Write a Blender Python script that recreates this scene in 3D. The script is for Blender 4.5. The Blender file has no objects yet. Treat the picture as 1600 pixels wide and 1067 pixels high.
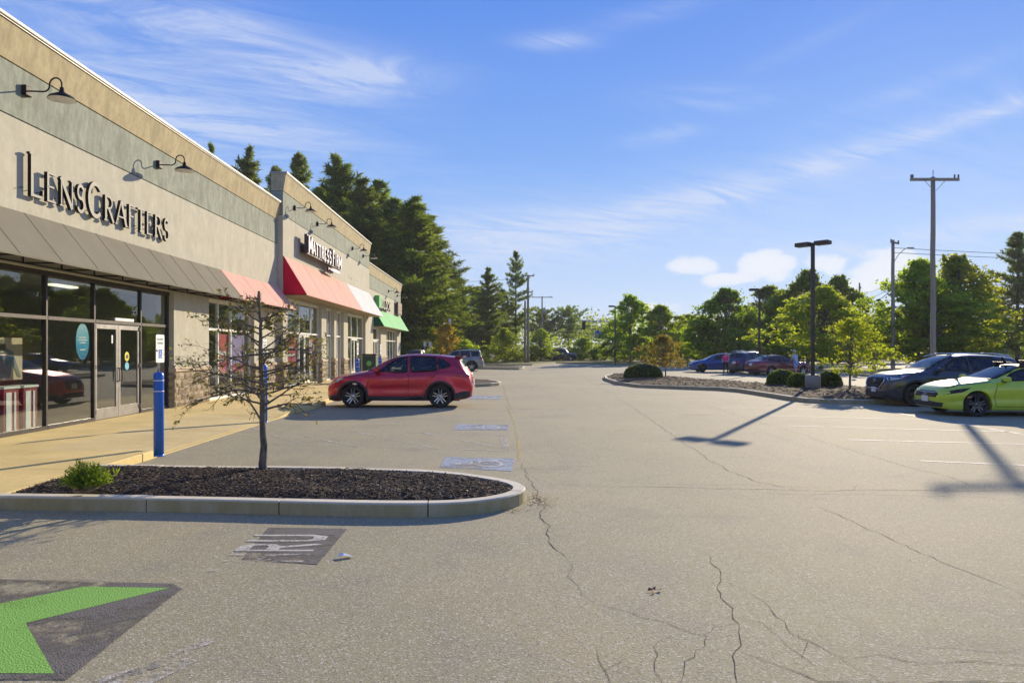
import bpy, bmesh, math, random
import numpy as np
from mathutils import Vector, Matrix, noise as mnoise
from mathutils.bvhtree import BVHTree
from mathutils.geometry import delaunay_2d_cdt
R = math.radians
PI = math.pi
scene = bpy.context.scene
COL = scene.collection
rnd = random.Random(7)

# ------------------------------------------------------------------ camera
EYE = 1.8
F = 1120.0                      # focal length in pixels of the 1600 px wide photograph
cam_d = bpy.data.cameras.new('camera')
cam_d.sensor_width = 36.0
cam_d.lens = F / 1600.0 * 36.0
cam_d.shift_x = 24.0 / 1600.0
cam_d.shift_y = 12.5 / 1600.0
cam_d.clip_end = 6000
cam_d.clip_start = 0.05
cam = bpy.data.objects.new('camera', cam_d)
cam.location = (0, 0, EYE)
cam.rotation_euler = (R(90), 0, 0)
COL.objects.link(cam)
scene.camera = cam

# ------------------------------------------------------------------ light
SUN_AZ, SUN_EL = R(29.5), R(18.7)          # azimuth from +Y towards +X
world = bpy.data.worlds.new('World')
scene.world = world
world.use_nodes = True
def build_world():
    nt = world.node_tree
    N, L = nt.nodes, nt.links
    bg = N['Background']
    sky = N.new('ShaderNodeTexSky')
    sky.sky_type = 'NISHITA'
    sky.sun_disc = False
    sky.sun_elevation = SUN_EL
    sky.sun_rotation = SUN_AZ
    sky.altitude = 60
    sky.air_density = 1.0
    sky.dust_density = 0.15
    sky.ozone_density = 3.0
    tc = N.new('ShaderNodeTexCoord')
    sep = N.new('ShaderNodeSeparateXYZ')
    L.new(tc.outputs['Generated'], sep.inputs[0])
    def math_(op, a, b=None, clamp=False):
        m = N.new('ShaderNodeMath'); m.operation = op; m.use_clamp = clamp
        for i, v in enumerate((a, b)):
            if v is None: continue
            if isinstance(v, (int, float)): m.inputs[i].default_value = v
            else: L.new(v, m.inputs[i])
        return m.outputs[0]
    def ramp(v, stops):
        r = N.new('ShaderNodeValToRGB')
        el = r.color_ramp.elements
        while len(el) < len(stops): el.new(0.5)
        for e, (p, c) in zip(el, stops):
            e.position = p
            e.color = c if len(c) == 4 else (*c, 1)
        L.new(v, r.inputs[0])
        return r.outputs[0]
    def mix(f, a, b):
        m = N.new('ShaderNodeMix'); m.data_type = 'RGBA'
        if isinstance(f, float): m.inputs[0].default_value = f
        else: L.new(f, m.inputs[0])
        for i, v in ((6, a), (7, b)):
            if isinstance(v, tuple): m.inputs[i].default_value = (*v, 1)
            else: L.new(v, m.inputs[i])
        return m.outputs[2]
    def noise(vec, scale, detail, rough, dist=0.0):
        n = N.new('ShaderNodeTexNoise')
        n.inputs['Scale'].default_value = scale
        n.inputs['Detail'].default_value = detail
        n.inputs['Roughness'].default_value = rough
        n.inputs['Distortion'].default_value = dist
        L.new(vec, n.inputs['Vector'])
        return n.outputs[0]
    def combine(x, y, z=0.0):
        c = N.new('ShaderNodeCombineXYZ')
        for i, v in enumerate((x, y, z)):
            if isinstance(v, (int, float)): c.inputs[i].default_value = v
            else: L.new(v, c.inputs[i])
        return c.outputs[0]
    X, Y, Z = sep.outputs[0], sep.outputs[1], sep.outputs[2]
    Zc = math_('MAXIMUM', Z, 0.0)
    # even clear-sky colour by height (same all round) blended with the physical sky
    grad = ramp(Zc, [(0.0, (4.3, 5.3, 7.3)), (0.06, (3.7, 5.0, 7.4)), (0.14, (2.75, 4.3, 7.5)), (0.26, (1.5, 3.15, 7.2)), (0.44, (0.78, 2.15, 6.7)), (1.0, (0.45, 1.3, 4.9))])
    base = mix(0.86, sky.outputs[0], grad)
    az = math_('ARCTAN2', X, Y)
    hor = math_('SQRT', math_('ADD', math_('MULTIPLY', X, X), math_('MULTIPLY', Y, Y)))
    ev = math_('ARCTAN2', Z, hor)
    # high thin clouds on a plane far up
    inv = math_('DIVIDE', 1.0, math_('ADD', Zc, 0.12))
    px, py = math_('MULTIPLY', X, inv), math_('MULTIPLY', Y, inv)
    a = R(-68)
    u = math_('ADD', math_('MULTIPLY', px, math.cos(a)), math_('MULTIPLY', py, math.sin(a)))
    v = math_('SUBTRACT', math_('MULTIPLY', py, math.cos(a)), math_('MULTIPLY', px, math.sin(a)))
    n1 = noise(combine(math_('MULTIPLY', u, 3.6), math_('MULTIPLY', v, 1.0), 3.7), 1.7, 10, 0.70, 1.4)
    n2 = noise(combine(px, py, 9.1), 0.7, 3, 0.5)
    thin = ramp(n1, [(0.38, (0, 0, 0)), (0.68, (1, 1, 1))])
    c1 = ramp(n2, [(0.52, (0, 0, 0)), (0.72, (.5, .5, .5))])
    def blob(cx, cy, rx, ry, amp, tilt=0.0):
        ca, ce = math.atan((cx - 776) / 1120), math.atan((546 - cy) / math.hypot(1120, cx - 776))
        ra, re = rx / 1120, ry / 1120
        da, de = math_('SUBTRACT', az, ca), math_('SUBTRACT', ev, ce)
        ct, st = math.cos(tilt), math.sin(tilt)
        p = math_('MULTIPLY', math_('ADD', math_('MULTIPLY', da, ct), math_('MULTIPLY', de, st)), 1 / ra)
        q = math_('MULTIPLY', math_('SUBTRACT', math_('MULTIPLY', de, ct), math_('MULTIPLY', da, st)), 1 / re)
        d2 = math_('ADD', math_('MULTIPLY', p, p), math_('MULTIPLY', q, q))
        return math_('MULTIPLY', math_('POWER', 2.718, math_('MULTIPLY', d2, -1.0)), amp)
    acc = None
    for b_ in [(120, 100, 260, 120, .95, -.25), (330, 190, 200, 30, .9, -.08), (560, 118, 120, 28, 1.3, .05), (400, 90, 190, 46, .65, -.25), (300, 30, 200, 30, .7, -.1), (870, 65, 62, 12, .95, -.02), (1100, 155, 90, 16, .75, -.1), (1040, 210, 60, 13, .6, .1),
               (1450, 130, 130, 12, .35, .2), (850, 352, 220, 26, 1.1, .08), (1060, 312, 190, 17, .8, .22), (1290, 258, 200, 16, .7, .26), (1520, 186, 140, 10, 1.0, .22),
               (1520, 362, 240, 18, .95, .1), (760, 385, 260, 34, .8, .03), (1250, 390, 300, 22, .3, .08), (1020, 20, 90, 14, .4, 0.1), (1050, 350, 560, 70, .45, .2), (500, 330, 300, 90, .3, .1), (1280, 60, 120, 10, .25, .3)]:
        b2 = blob(*b_); acc = b2 if acc is None else math_('ADD', acc, b2)
    cov = math_('MULTIPLY', math_('ADD', math_('MULTIPLY', c1, 0.6), acc), math_('ADD', math_('MULTIPLY', thin, 0.85), 0.12))
    col = mix(math_('MULTIPLY', math_('MINIMUM', cov, 1.0), 0.62), base, (5.6, 6.1, 7.3))
    # low heaped clouds near the horizon
    n3 = noise(combine(math_('MULTIPLY', az, 6.0), math_('MULTIPLY', ev, 10.0), 1.3), 3.2, 6, 0.58, 0.2)
    acc = None
    for b_ in [(1085, 415, 52, 17, 1.0), (1195, 415, 48, 26, 1.1), (1150, 436, 60, 12, .9), (1290, 412, 40, 18, .85), (1395, 425, 62, 30, 1.1), (1350, 445, 50, 16, .9), (1020, 482, 50, 13, .9), (1080, 500, 60, 10, .7), (1250, 455, 120, 14, .6), (1555, 470, 60, 20, .7), (300, 480, 200, 22, .9), (-200, 440, 160, 25, 1.0), (1900, 450, 140, 26, 1.0), (2400, 440, 140, 26, 1.0)]:
        b2 = blob(*b_); acc = b2 if acc is None else math_('MAXIMUM', acc, b2)
    rest = math_('MULTIPLY', ramp(ev, [(0.0, (.7, .7, .7)), (0.11, (.75, .75, .75)), (0.15, (0, 0, 0))]), math_('LESS_THAN', Y, 0.1))
    c2 = ramp(math_('ADD', math_('MULTIPLY', n3, .75), math_('MULTIPLY', math_('MAXIMUM', acc, rest), .55)), [(0.60, (0, 0, 0)), (0.72, (0.85, .85, .85)), (0.85, (1, 1, 1))])
    col = mix(math_('MULTIPLY', c2, 0.85), col, (7.0, 7.2, 7.7))
    L.new(col, bg.inputs[0])
    bg.inputs[1].default_value = 0.084
build_world()
sun_d = bpy.data.lights.new('sun', 'SUN')
sun_d.energy = 5.0
sun_d.angle = R(0.55)
sun_d.color = (1.0, 0.84, 0.60)
sun = bpy.data.objects.new('sun', sun_d)
sd = Vector((math.sin(SUN_AZ) * math.cos(SUN_EL), math.cos(SUN_AZ) * math.cos(SUN_EL), math.sin(SUN_EL)))
sun.rotation_euler = sd.to_track_quat('Z', 'Y').to_euler()
sun.location = sd * 60
COL.objects.link(sun)
scene.view_settings.view_transform = 'Standard'
scene.view_settings.look = 'None'
scene.view_settings.gamma = 1
scene.view_settings.use_curve_mapping = False
scene.view_settings.exposure = 0.62
scene.render.engine = 'CYCLES'
scene.cycles.max_bounces = 8
scene.cycles.transparent_max_bounces = 16
scene.cycles.use_denoising = True

# ------------------------------------------------------------------ survey: photograph measurements to metres
def G(px, py, z=0.0):           # point on a level surface at height z
    Y = F * (EYE - z) / (py - 546.0)
    return ((px - 776.0) / F * Y, Y)
def FY(px, X):                  # distance along a facade plane at X
    return F * X / (px - 776.0)
def ZZ(py, Y):                  # height at distance Y
    return EYE + (546.0 - py) * Y / F

# ------------------------------------------------------------------ mesh helpers
class MB:
    def __init__(s):
        s.v = []; s.f = []; s.m = []; s.sm = []
    def add(s, vs, fs, mi=0, smooth=False):
        o = len(s.v)
        s.v.extend([tuple(p) for p in vs])
        for f in fs:
            s.f.append(tuple(i + o for i in f)); s.m.append(mi); s.sm.append(smooth)
        return s
    def box(s, x0, x1, y0, y1, z0, z1, mi=0):
        vs = [(x0, y0, z0), (x1, y0, z0), (x1, y1, z0), (x0, y1, z0), (x0, y0, z1), (x1, y0, z1), (x1, y1, z1), (x0, y1, z1)]
        return s.add(vs, [(3, 2, 1, 0), (4, 5, 6, 7), (0, 1, 5, 4), (1, 2, 6, 5), (2, 3, 7, 6), (3, 0, 4, 7)], mi)
    def bbox(s, x0, x1, y0, y1, z0, z1, b=0.01, mi=0):   # box with chamfered edges
        bm = bmesh.new()
        bmesh.ops.create_cube(bm, size=1)
        for v in bm.verts:
            v.co = Vector(((x0 + x1) / 2 + v.co.x * (x1 - x0), (y0 + y1) / 2 + v.co.y * (y1 - y0), (z0 + z1) / 2 + v.co.z * (z1 - z0)))
        bmesh.ops.bevel(bm, geom=bm.edges[:], offset=b, segments=1, affect='EDGES', clamp_overlap=True)
        bm.verts.ensure_lookup_table()
        s.add([v.co[:] for v in bm.verts], [[v.index for v in f.verts] for f in bm.faces], mi)
        bm.free(); return s
    def prism(s, pts, z0, z1, mi=0, axis='z', smooth=False):   # polygon in plan, extruded
        n = len(pts)
        def P(a, b, c):
            return (a, b, c) if axis == 'z' else ((c, a, b) if axis == 'x' else (a, c, b))
        vs = [P(p[0], p[1], z0) for p in pts] + [P(p[0], p[1], z1) for p in pts]
        fs = [tuple(range(n - 1, -1, -1)), tuple(range(n, 2 * n))]
        fs += [(i, (i + 1) % n, n + (i + 1) % n, n + i) for i in range(n)]
        area = sum(pts[i][0] * pts[(i + 1) % n][1] - pts[(i + 1) % n][0] * pts[i][1] for i in range(n))
        flip = (area < 0) != (axis == 'y')
        if flip: fs = [tuple(reversed(f)) for f in fs]
        return s.add(vs, fs, mi, smooth)
    def sheet(s, pts, z, mi=0):
        return s.add([(p[0], p[1], z) for p in pts], [tuple(range(len(pts)))], mi)
    def tube(s, path, rad, n=8, mi=0, cap=True, smooth=True):
        path = [Vector(p) for p in path]
        if isinstance(rad, (int, float)): rad = [rad] * len(path)
        rings = []
        up = None
        for i, p in enumerate(path):
            d = (path[min(i + 1, len(path) - 1)] - path[max(i - 1, 0)]).normalized()
            if up is None:
                up = Vector((0, 0, 1)) if abs(d.z) < 0.9 else Vector((1, 0, 0))
            a = d.cross(up).normalized(); b = a.cross(d).normalized(); up = b
            rings.append([p + (a * math.cos(t) + b * math.sin(t)) * rad[i] for t in (2 * PI * k / n for k in range(n))])
        vs = [q for r_ in rings for q in r_]
        fs = []
        for i in range(len(path) - 1):
            for k in range(n):
                fs.append((i * n + k, i * n + (k + 1) % n, (i + 1) * n + (k + 1) % n, (i + 1) * n + k))
        s.add(vs, fs, mi, smooth)
        if cap:
            o = len(s.v) - len(vs)
            s.f.append(tuple(o + k for k in range(n - 1, -1, -1))); s.m.append(mi); s.sm.append(False)
            s.f.append(tuple(o + (len(path) - 1) * n + k for k in range(n))); s.m.append(mi); s.sm.append(False)
        return s
    def lathe(s, prof, n=16, axis='z', origin=(0, 0, 0), mi=0, smooth=True):
        vs = []
        for (r_, h) in prof:
            for k in range(n):
                t = 2 * PI * k / n
                c, q = r_ * math.cos(t), r_ * math.sin(t)
                p = (c, q, h) if axis == 'z' else ((h, c, q) if axis == 'x' else (c, h, q))
                vs.append((p[0] + origin[0], p[1] + origin[1], p[2] + origin[2]))
        fs = []
        for i in range(len(prof) - 1):
            for k in range(n):
                fs.append((i * n + k, i * n + (k + 1) % n, (i + 1) * n + (k + 1) % n, (i + 1) * n + k))
        return s.add(vs, fs, mi, smooth)
    def mesh(s, name, mats):
        me = bpy.data.meshes.new(name)
        me.from_pydata(s.v, [], s.f)
        if not isinstance(mats, (list, tuple)): mats = [mats]
        for m in mats: me.materials.append(m)
        if len(mats) > 1: me.polygons.foreach_set('material_index', s.m)
        me.polygons.foreach_set('use_smooth', s.sm)
        me.update()
        return me
    def build(s, name, mats, parent=None, loc=None):
        o = bpy.data.objects.new(name, s.mesh(name, mats))
        COL.objects.link(o)
        if parent: o.parent = parent
        if loc: o.location = loc
        return o
def tag(o, label=None, cat=None, group=None, kind=None):
    if label: o['label'] = label
    if cat: o['category'] = cat
    if group: o['group'] = group
    if kind: o['kind'] = kind
    return o
def thing(name, label, cat, loc=(0, 0, 0), rz=0.0, group=None):
    o = bpy.data.objects.new(name, None)
    o.empty_display_size = 0.2
    COL.objects.link(o)
    o.location = loc; o.rotation_euler = (0, 0, rz)
    return tag(o, label, cat, group)
KIDS = {}
def kids_of(o):
    return [c for c in bpy.data.objects if c.parent == o]
def copy_tree(o, parent=None, cache=None):
    if cache is None:
        cache = {}
        for c in bpy.data.objects:
            if c.parent: cache.setdefault(c.parent, []).append(c)
    n = o.copy(); COL.objects.link(n); n.parent = parent
    for ch in cache.get(o, []): copy_tree(ch, n, cache)
    return n
def struct(o): o['kind'] = 'structure'; return o
def inst(mesh_obj, name, parent, loc, rz=0, scale=None):
    o = mesh_obj.copy(); o.name = name; COL.objects.link(o); o.parent = parent; o.location = loc
    if rz: o.rotation_euler = (0, 0, rz)
    if scale: o.scale = scale
    return o
def np_mesh(name, verts, quads, mats, midx=None, smooth=False):
    verts = np.asarray(verts, dtype=np.float32); quads = np.asarray(quads, dtype=np.int32)
    k = quads.shape[1]
    me = bpy.data.meshes.new(name)
    me.vertices.add(len(verts)); me.vertices.foreach_set('co', verts.ravel())
    me.loops.add(quads.size); me.loops.foreach_set('vertex_index', quads.ravel())
    me.polygons.add(len(quads))
    me.polygons.foreach_set('loop_start', np.arange(0, quads.size, k, dtype=np.int32))
    me.polygons.foreach_set('loop_total', np.full(len(quads), k, dtype=np.int32))
    if not isinstance(mats, (list, tuple)): mats = [mats]
    for m in mats: me.materials.append(m)
    if midx is not None: me.polygons.foreach_set('material_index', np.asarray(midx, dtype=np.int32))
    if smooth: me.polygons.foreach_set('use_smooth', np.ones(len(quads), dtype=bool))
    me.update(calc_edges=True)
    return me

# ------------------------------------------------------------------ materials
class MatB:
    def __init__(s, name):
        s.mat = bpy.data.materials.new(name); s.mat.use_nodes = True
        s.N = s.mat.node_tree.nodes; s.L = s.mat.node_tree.links
        s.b = s.N['Principled BSDF']
        s.tc = None
    def obj(s):
        if s.tc is None: s.tc = s.N.new('ShaderNodeTexCoord')
        return s.tc.outputs['Object']
    def wpos(s):
        g = s.N.new('ShaderNodeNewGeometry'); return g.outputs['Position']
    def mapp(s, vec, scale=(1, 1, 1), rot=(0, 0, 0)):
        m = s.N.new('ShaderNodeMapping'); m.inputs['Scale'].default_value = scale; m.inputs['Rotation'].default_value = rot
        s.L.new(vec, m.inputs[0]); return m.outputs[0]
    def noise(s, vec, scale, detail=4, rough=0.55, dist=0.0):
        n = s.N.new('ShaderNodeTexNoise'); n.inputs['Scale'].default_value = scale; n.inputs['Detail'].default_value = detail
        n.inputs['Roughness'].default_value = rough; n.inputs['Distortion'].default_value = dist
        s.L.new(vec, n.inputs['Vector']); return n.outputs[0]
    def voro(s, vec, scale, feature='F1', out='Distance', rand=1.0):
        n = s.N.new('ShaderNodeTexVoronoi'); n.feature = feature; n.inputs['Scale'].default_value = scale
        n.inputs['Randomness'].default_value = rand
        s.L.new(vec, n.inputs['Vector']); return n.outputs[out]
    def ramp(s, v, stops, interp='LINEAR'):
        r = s.N.new('ShaderNodeValToRGB'); r.color_ramp.interpolation = interp
        el = r.color_ramp.elements
        while len(el) < len(stops): el.new(0.5)
        for e, (p, c) in zip(el, stops):
            if isinstance(c, (int, float)): c = (c, c, c)
            e.position = p; e.color = (*c[:3], 1)
        s.L.new(v, r.inputs[0]); return r.outputs[0]
    def mix(s, f, a, b, mode='MIX'):
        m = s.N.new('ShaderNodeMix'); m.data_type = 'RGBA'; m.blend_type = mode
        if isinstance(f, (int, float)): m.inputs[0].default_value = f
        else: s.L.new(f, m.inputs[0])
        for i, v in ((6, a), (7, b)):
            if isinstance(v, (int, float)): v = (v, v, v)
            if isinstance(v, tuple): m.inputs[i].default_value = (*v[:3], 1)
            else: s.L.new(v, m.inputs[i])
        return m.outputs[2]
    def math(s, op, a, b=None):
        m = s.N.new('ShaderNodeMath'); m.operation = op
        for i, v in enumerate((a, b)):
            if v is None: continue
            if isinstance(v, (int, float)): m.inputs[i].default_value = v
            else: s.L.new(v, m.inputs[i])
        return m.outputs[0]
    def bump(s, h, strength=0.3, dist=0.01):
        b = s.N.new('ShaderNodeBump'); b.inputs['Strength'].default_value = strength; b.inputs['Distance'].default_value = dist
        s.L.new(h, b.inputs['Height']); s.L.new(b.outputs[0], s.b.inputs['Normal']); return s
    def set(s, color=None, rough=None, metal=None, spec=None, coat=None, alpha=None, emit=None):
        def S(k, v):
            if v is None: return
            if isinstance(v, (int, float)): s.b.inputs[k].default_value = v
            elif isinstance(v, tuple): s.b.inputs[k].default_value = (*v[:3], 1)
            else: s.L.new(v, s.b.inputs[k])
        S('Base Color', color); S('Roughness', rough); S('Metallic', metal); S('Specular IOR Level', spec); S('Coat Weight', coat); S('Alpha', alpha)
        return s
def simple(name, color, rough=0.6, metal=0.0, vary=0.12, scale=6.0, spec=0.5, coat=0.0, bump=0.0):
    m = MatB(name)
    n = m.noise(m.obj(), scale, 5, 0.6)
    c = m.mix(m.ramp(n, [(0.3, 0.0), (0.7, 1.0)]), tuple(x * (1 - vary) for x in color), tuple(min(1, x * (1 + vary)) for x in color))
    r_ = m.math('ADD', m.math('MULTIPLY', n, 0.14), rough - 0.07)
    m.set(c, r_, metal, spec, coat if coat else None)
    if bump: m.bump(m.noise(m.obj(), scale * 8, 4), bump, 0.01)
    return m.mat
M = {}
def mat_asphalt(name, tone=1.0, dark=False):
    m = MatB(name); p = m.wpos()
    big = m.noise(p, 0.16, 4, 0.6)
    mid = m.noise(p, 1.3, 5, 0.65)
    fine = m.noise(p, 60, 3, 0.8)
    grit = m.voro(p, 85)
    gcol = m.voro(p, 85, out='Color')
    sepn = m.N.new('ShaderNodeSeparateColor'); m.L.new(gcol, sepn.inputs[0])
    c = m.mix(m.ramp(big, [(0.35, 0), (0.65, 1)]), (0.305 * tone, 0.28 * tone, 0.175 * tone), (0.365 * tone, 0.335 * tone, 0.21 * tone))
    c = m.mix(m.ramp(mid, [(0.3, 0.5), (0.5, 0), (0.72, 0.0)]), c, (0.27 * tone, 0.24 * tone, 0.19 * tone))
    tn = m.noise(p, 0.33, 5, 0.7)
    c = m.mix(m.ramp(tn, [(0.5, 0.0), (0.68, 0.45)]), c, (0.40 * tone, 0.32 * tone, 0.185 * tone))
    tr_ = m.noise(m.mapp(p, (2.2, 0.10, 1)), 1.0, 4, 0.6)
    c = m.mix(m.ramp(tr_, [(0.56, 0.0), (0.72, 0.22)]), c, (0.20 * tone, 0.18 * tone, 0.14 * tone))
    # stones: pale, tan and dark grains
    c = m.mix(m.ramp(sepn.outputs[0], [(0.0, 0.8), (0.18, 0.55), (0.26, 0.0), (1, 0)]), c, (0.20 * tone, 0.18 * tone, 0.13 * tone))
    c = m.mix(m.ramp(sepn.outputs[1], [(0.86, 0.0), (0.92, 0.55)]), c, (0.62 * tone, 0.58 * tone, 0.50 * tone))
    c = m.mix(m.ramp(fine, [(0.35, 0.35), (0.5, 0.0)]), c, (0.14 * tone, 0.125 * tone, 0.11 * tone))
    # oil and tyre stains
    st = m.noise(m.mapp(p, (0.55, 0.9, 1)), 0.8, 3, 0.5)
    c = m.mix(m.ramp(st, [(0.60, 0.0), (0.76, 0.38)]), c, (0.13, 0.12, 0.11))
    m.set(c, 0.88, 0, 0.25)
    m.bump(m.math('ADD', m.math('MULTIPLY', grit, 0.7), fine), 0.3, 0.008)
    return m.mat
def mat_stucco(name, col, streak=0.2):
    m = MatB(name); p = m.wpos()
    s1 = m.noise(m.mapp(p, (1.0, 1.6, 0.55)), 1.5, 7, 0.72, 0.6)
    s2 = m.noise(p, 2.4, 6, 0.7)
    s3 = m.noise(p, 45, 3, 0.7)
    c = m.mix(m.ramp(s1, [(0.32, 0), (0.68, 1)]), tuple(x * (1 - streak) for x in col), tuple(x * (1 + streak * 0.75) for x in col))
    c = m.mix(m.ramp(s2, [(0.35, 0.35), (0.6, 0.0)]), c, tuple(x * 0.75 for x in col))
    s4 = m.noise(m.mapp(p, (1, 1.2, .6)), 5.5, 6, 0.75)
    c = m.mix(m.ramp(s4, [(0.36, streak * 2.2), (0.5, 0.0)]), c, tuple(x * 0.68 for x in col))
    c = m.mix(m.ramp(s4, [(0.52, 0.0), (0.68, streak * 1.8)]), c, tuple(min(1, x * 1.3) for x in col))
    c = m.mix(m.ramp(s3, [(0.3, 0.16), (0.5, 0)]), c, tuple(x * 0.6 for x in col))
    m.set(c, 0.92, 0, 0.2); m.bump(s3, 0.35, 0.006)
    return m.mat
def mat_concrete(name, col, face_shade=False):
    m = MatB(name); p = m.wpos()
    a = m.noise(p, 0.7, 6, 0.65); b = m.noise(p, 9, 5, 0.7); g = m.noise(p, 120, 2, 0.7)
    c = m.mix(m.ramp(a, [(0.3, 0), (0.7, 1)]), tuple(x * 0.80 for x in col), tuple(x * 1.1 for x in col))
    c = m.mix(m.ramp(b, [(0.3, 0.4), (0.5, 0)]), c, tuple(x * 0.62 for x in col))
    c = m.mix(m.ramp(g, [(0.36, 0.4), (0.48, 0)]), c, tuple(x * 0.5 for x in col))
    if face_shade:   # moss tint on the face, its shade put into the colour too
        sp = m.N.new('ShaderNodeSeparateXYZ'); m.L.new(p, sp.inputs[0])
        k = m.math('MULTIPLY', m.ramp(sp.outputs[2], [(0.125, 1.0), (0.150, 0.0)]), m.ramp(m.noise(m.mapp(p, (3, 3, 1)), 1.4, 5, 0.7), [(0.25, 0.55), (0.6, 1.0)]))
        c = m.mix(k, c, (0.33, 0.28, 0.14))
    m.set(c, 0.85, 0, 0.3); m.bump(g, 0.3, 0.006)
    return m.mat
def mat_grass(name):
    m = MatB(name); p = m.wpos()
    a = m.noise(p, 0.25, 5, 0.6); b = m.noise(p, 14, 4, 0.7)
    c = m.mix(m.ramp(a, [(0.35, 0), (0.65, 1)]), (0.10, 0.115, 0.028), (0.19, 0.175, 0.06))
    c = m.mix(m.ramp(b, [(0.3, 0.6), (0.6, 0)]), c, (0.04, 0.06, 0.014))
    m.set(c, 0.9, 0, 0.2); m.bump(b, 0.8, 0.05)
    return m.mat
def mat_leaf(name, ca, cb, trans=0.45):
    m = MatB(name)
    g = m.N.new('ShaderNodeNewGeometry')
    oi = m.N.new('ShaderNodeObjectInfo')
    rv = g.outputs['Random Per Island']
    c = m.ramp(rv, [(0.0, ca), (0.55, tuple((x + y) / 2 for x, y in zip(ca, cb))), (1.0, cb)])
    v = m.N.new('ShaderNodeHueSaturation')
    m.L.new(c, v.inputs['Color'])
    m.L.new(m.math('ADD', m.math('MULTIPLY', oi.outputs['Random'], 0.35), 0.82), v.inputs['Value'])
    m.L.new(m.math('ADD', m.math('MULTIPLY', oi.outputs['Random'], 0.025), 0.488), v.inputs['Hue'])
    m.set(v.outputs[0], 0.6, 0, 0.25)
    tr = m.N.new('ShaderNodeBsdfTranslucent')
    tcn = m.mix(1.0, v.outputs[0], (2.3, 2.25, 0.9), 'MULTIPLY')
    m.L.new(tcn, tr.inputs[0])
    ms = m.N.new('ShaderNodeMixShader'); ms.inputs[0].default_value = trans
    m.L.new(m.b.outputs[0], ms.inputs[1]); m.L.new(tr.outputs[0], ms.inputs[2])
    m.L.new(ms.outputs[0], m.N['Material Output'].inputs[0])
    return m.mat
def mat_glass(name, tint=(0.8, 0.86, 0.84), ior=1.7, rough=0.0):
    m = MatB(name)
    fr = m.N.new('ShaderNodeFresnel'); fr.inputs[0].default_value = ior
    tr = m.N.new('ShaderNodeBsdfTransparent'); tr.inputs[0].default_value = (*tint, 1)
    gl = m.N.new('ShaderNodeBsdfGlossy'); gl.inputs['Roughness'].default_value = rough
    gl.inputs[0].default_value = (0.96, 0.98, 1, 1)
    gg = m.N.new('ShaderNodeNewGeometry')
    fac = m.math('MULTIPLY', fr.outputs[0], m.math('SUBTRACT', 1.0, gg.outputs['Backfacing']))
    ms = m.N.new('ShaderNodeMixShader')
    m.L.new(fac, ms.inputs[0]); m.L.new(tr.outputs[0], ms.inputs[1]); m.L.new(gl.outputs[0], ms.inputs[2])
    m.L.new(ms.outputs[0], m.N['Material Output'].inputs[0])
    m.N.remove(m.b)
    return m.mat
def mat_paint(name, col, metal=0.3, rough=0.35, flake=True):
    m = MatB(name)
    n = m.noise(m.obj(), 3.0, 3)
    c = m.mix(m.ramp(n, [(0.3, 0), (0.7, 1)]), tuple(x * 0.92 for x in col), tuple(x * 1.06 for x in col))
    # road film low on the body
    sp = m.N.new('ShaderNodeSeparateXYZ'); m.L.new(m.obj(), sp.inputs[0])
    dust = m.math('MULTIPLY', m.ramp(sp.outputs[2], [(0.25, 0.28), (0.6, 0.0)]), m.noise(m.obj(), 8, 4))
    c = m.mix(dust, c, (0.25, 0.22, 0.18))
    m.set(c, rough, metal, 0.5, 1.0)
    m.b.inputs['Coat Roughness'].default_value = 0.04
    m.b.inputs['Coat IOR'].default_value = 1.5
    return m.mat
def mat_worn(name, col, wear=0.5, scale=14.0):   # thin worn road paint: see-through where worn
    m = MatB(name); p = m.wpos()
    n = m.noise(p, scale, 6, 0.75); n2 = m.noise(p, 1.6, 3, 0.5); g = m.voro(p, 85)
    k = m.math('ADD', m.math('MULTIPLY', n, 0.6), m.math('MULTIPLY', n2, 0.4))
    al = m.ramp(k, [(wear - 0.06, 0.0), (wear + 0.07, 1.0)])
    c = m.mix(m.ramp(n, [(0.3, 0), (0.7, 1)]), tuple(x * 0.85 for x in col), col)
    m.set(c, 0.75, 0, 0.3, alpha=al); m.bump(g, 0.4, 0.01)
    return m.mat
M['asphalt'] = mat_asphalt('asphalt')
M['cream'] = mat_stucco('cream_stucco', (0.485, 0.465, 0.37), 0.11)
M['grey_green'] = mat_stucco('grey_green_stucco', (0.29, 0.315, 0.255), 0.30)
M['tan'] = mat_stucco('tan_stucco', (0.45, 0.385, 0.235), 0.26)
M['sidewalk'] = mat_concrete('sidewalk_concrete', (0.73, 0.57, 0.24))
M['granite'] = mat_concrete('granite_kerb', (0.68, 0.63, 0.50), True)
M['concrete'] = mat_concrete('grey_concrete', (0.36, 0.33, 0.28))
M['grass'] = mat_grass('grass_turf')
M['block'] = mat_concrete('split_face_block', (0.30, 0.235, 0.15))
M['block2'] = mat_concrete('split_face_block_pale', (0.36, 0.29, 0.19))
M['block3'] = mat_concrete('split_face_block_dark', (0.24, 0.19, 0.125))
M['mortar'] = mat_concrete('mortar', (0.62, 0.53, 0.40))
M['cap'] = mat_concrete('cast_cap', (0.50, 0.41, 0.29))
M['bronze'] = simple('dark_bronze_metal', (0.045, 0.04, 0.036), 0.45, 0.4)
M['black'] = simple('black_metal', (0.018, 0.017, 0.016), 0.62, 0.0, spec=.25)
M['alu'] = simple('grey_aluminium', (0.27, 0.26, 0.25), 0.4, 0.6)
M['white_alu'] = simple('pale_aluminium', (0.72, 0.71, 0.68), 0.4, 0.2)
M['white'] = simple('white_paint', (0.78, 0.77, 0.74), 0.5)
M['coping'] = simple('coping_metal', (0.30, 0.30, 0.30), 0.6, 0.2)
M['coping_dark'] = simple('coping_metal_blue', (0.12, 0.135, 0.17), 0.4, 0.5)
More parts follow.
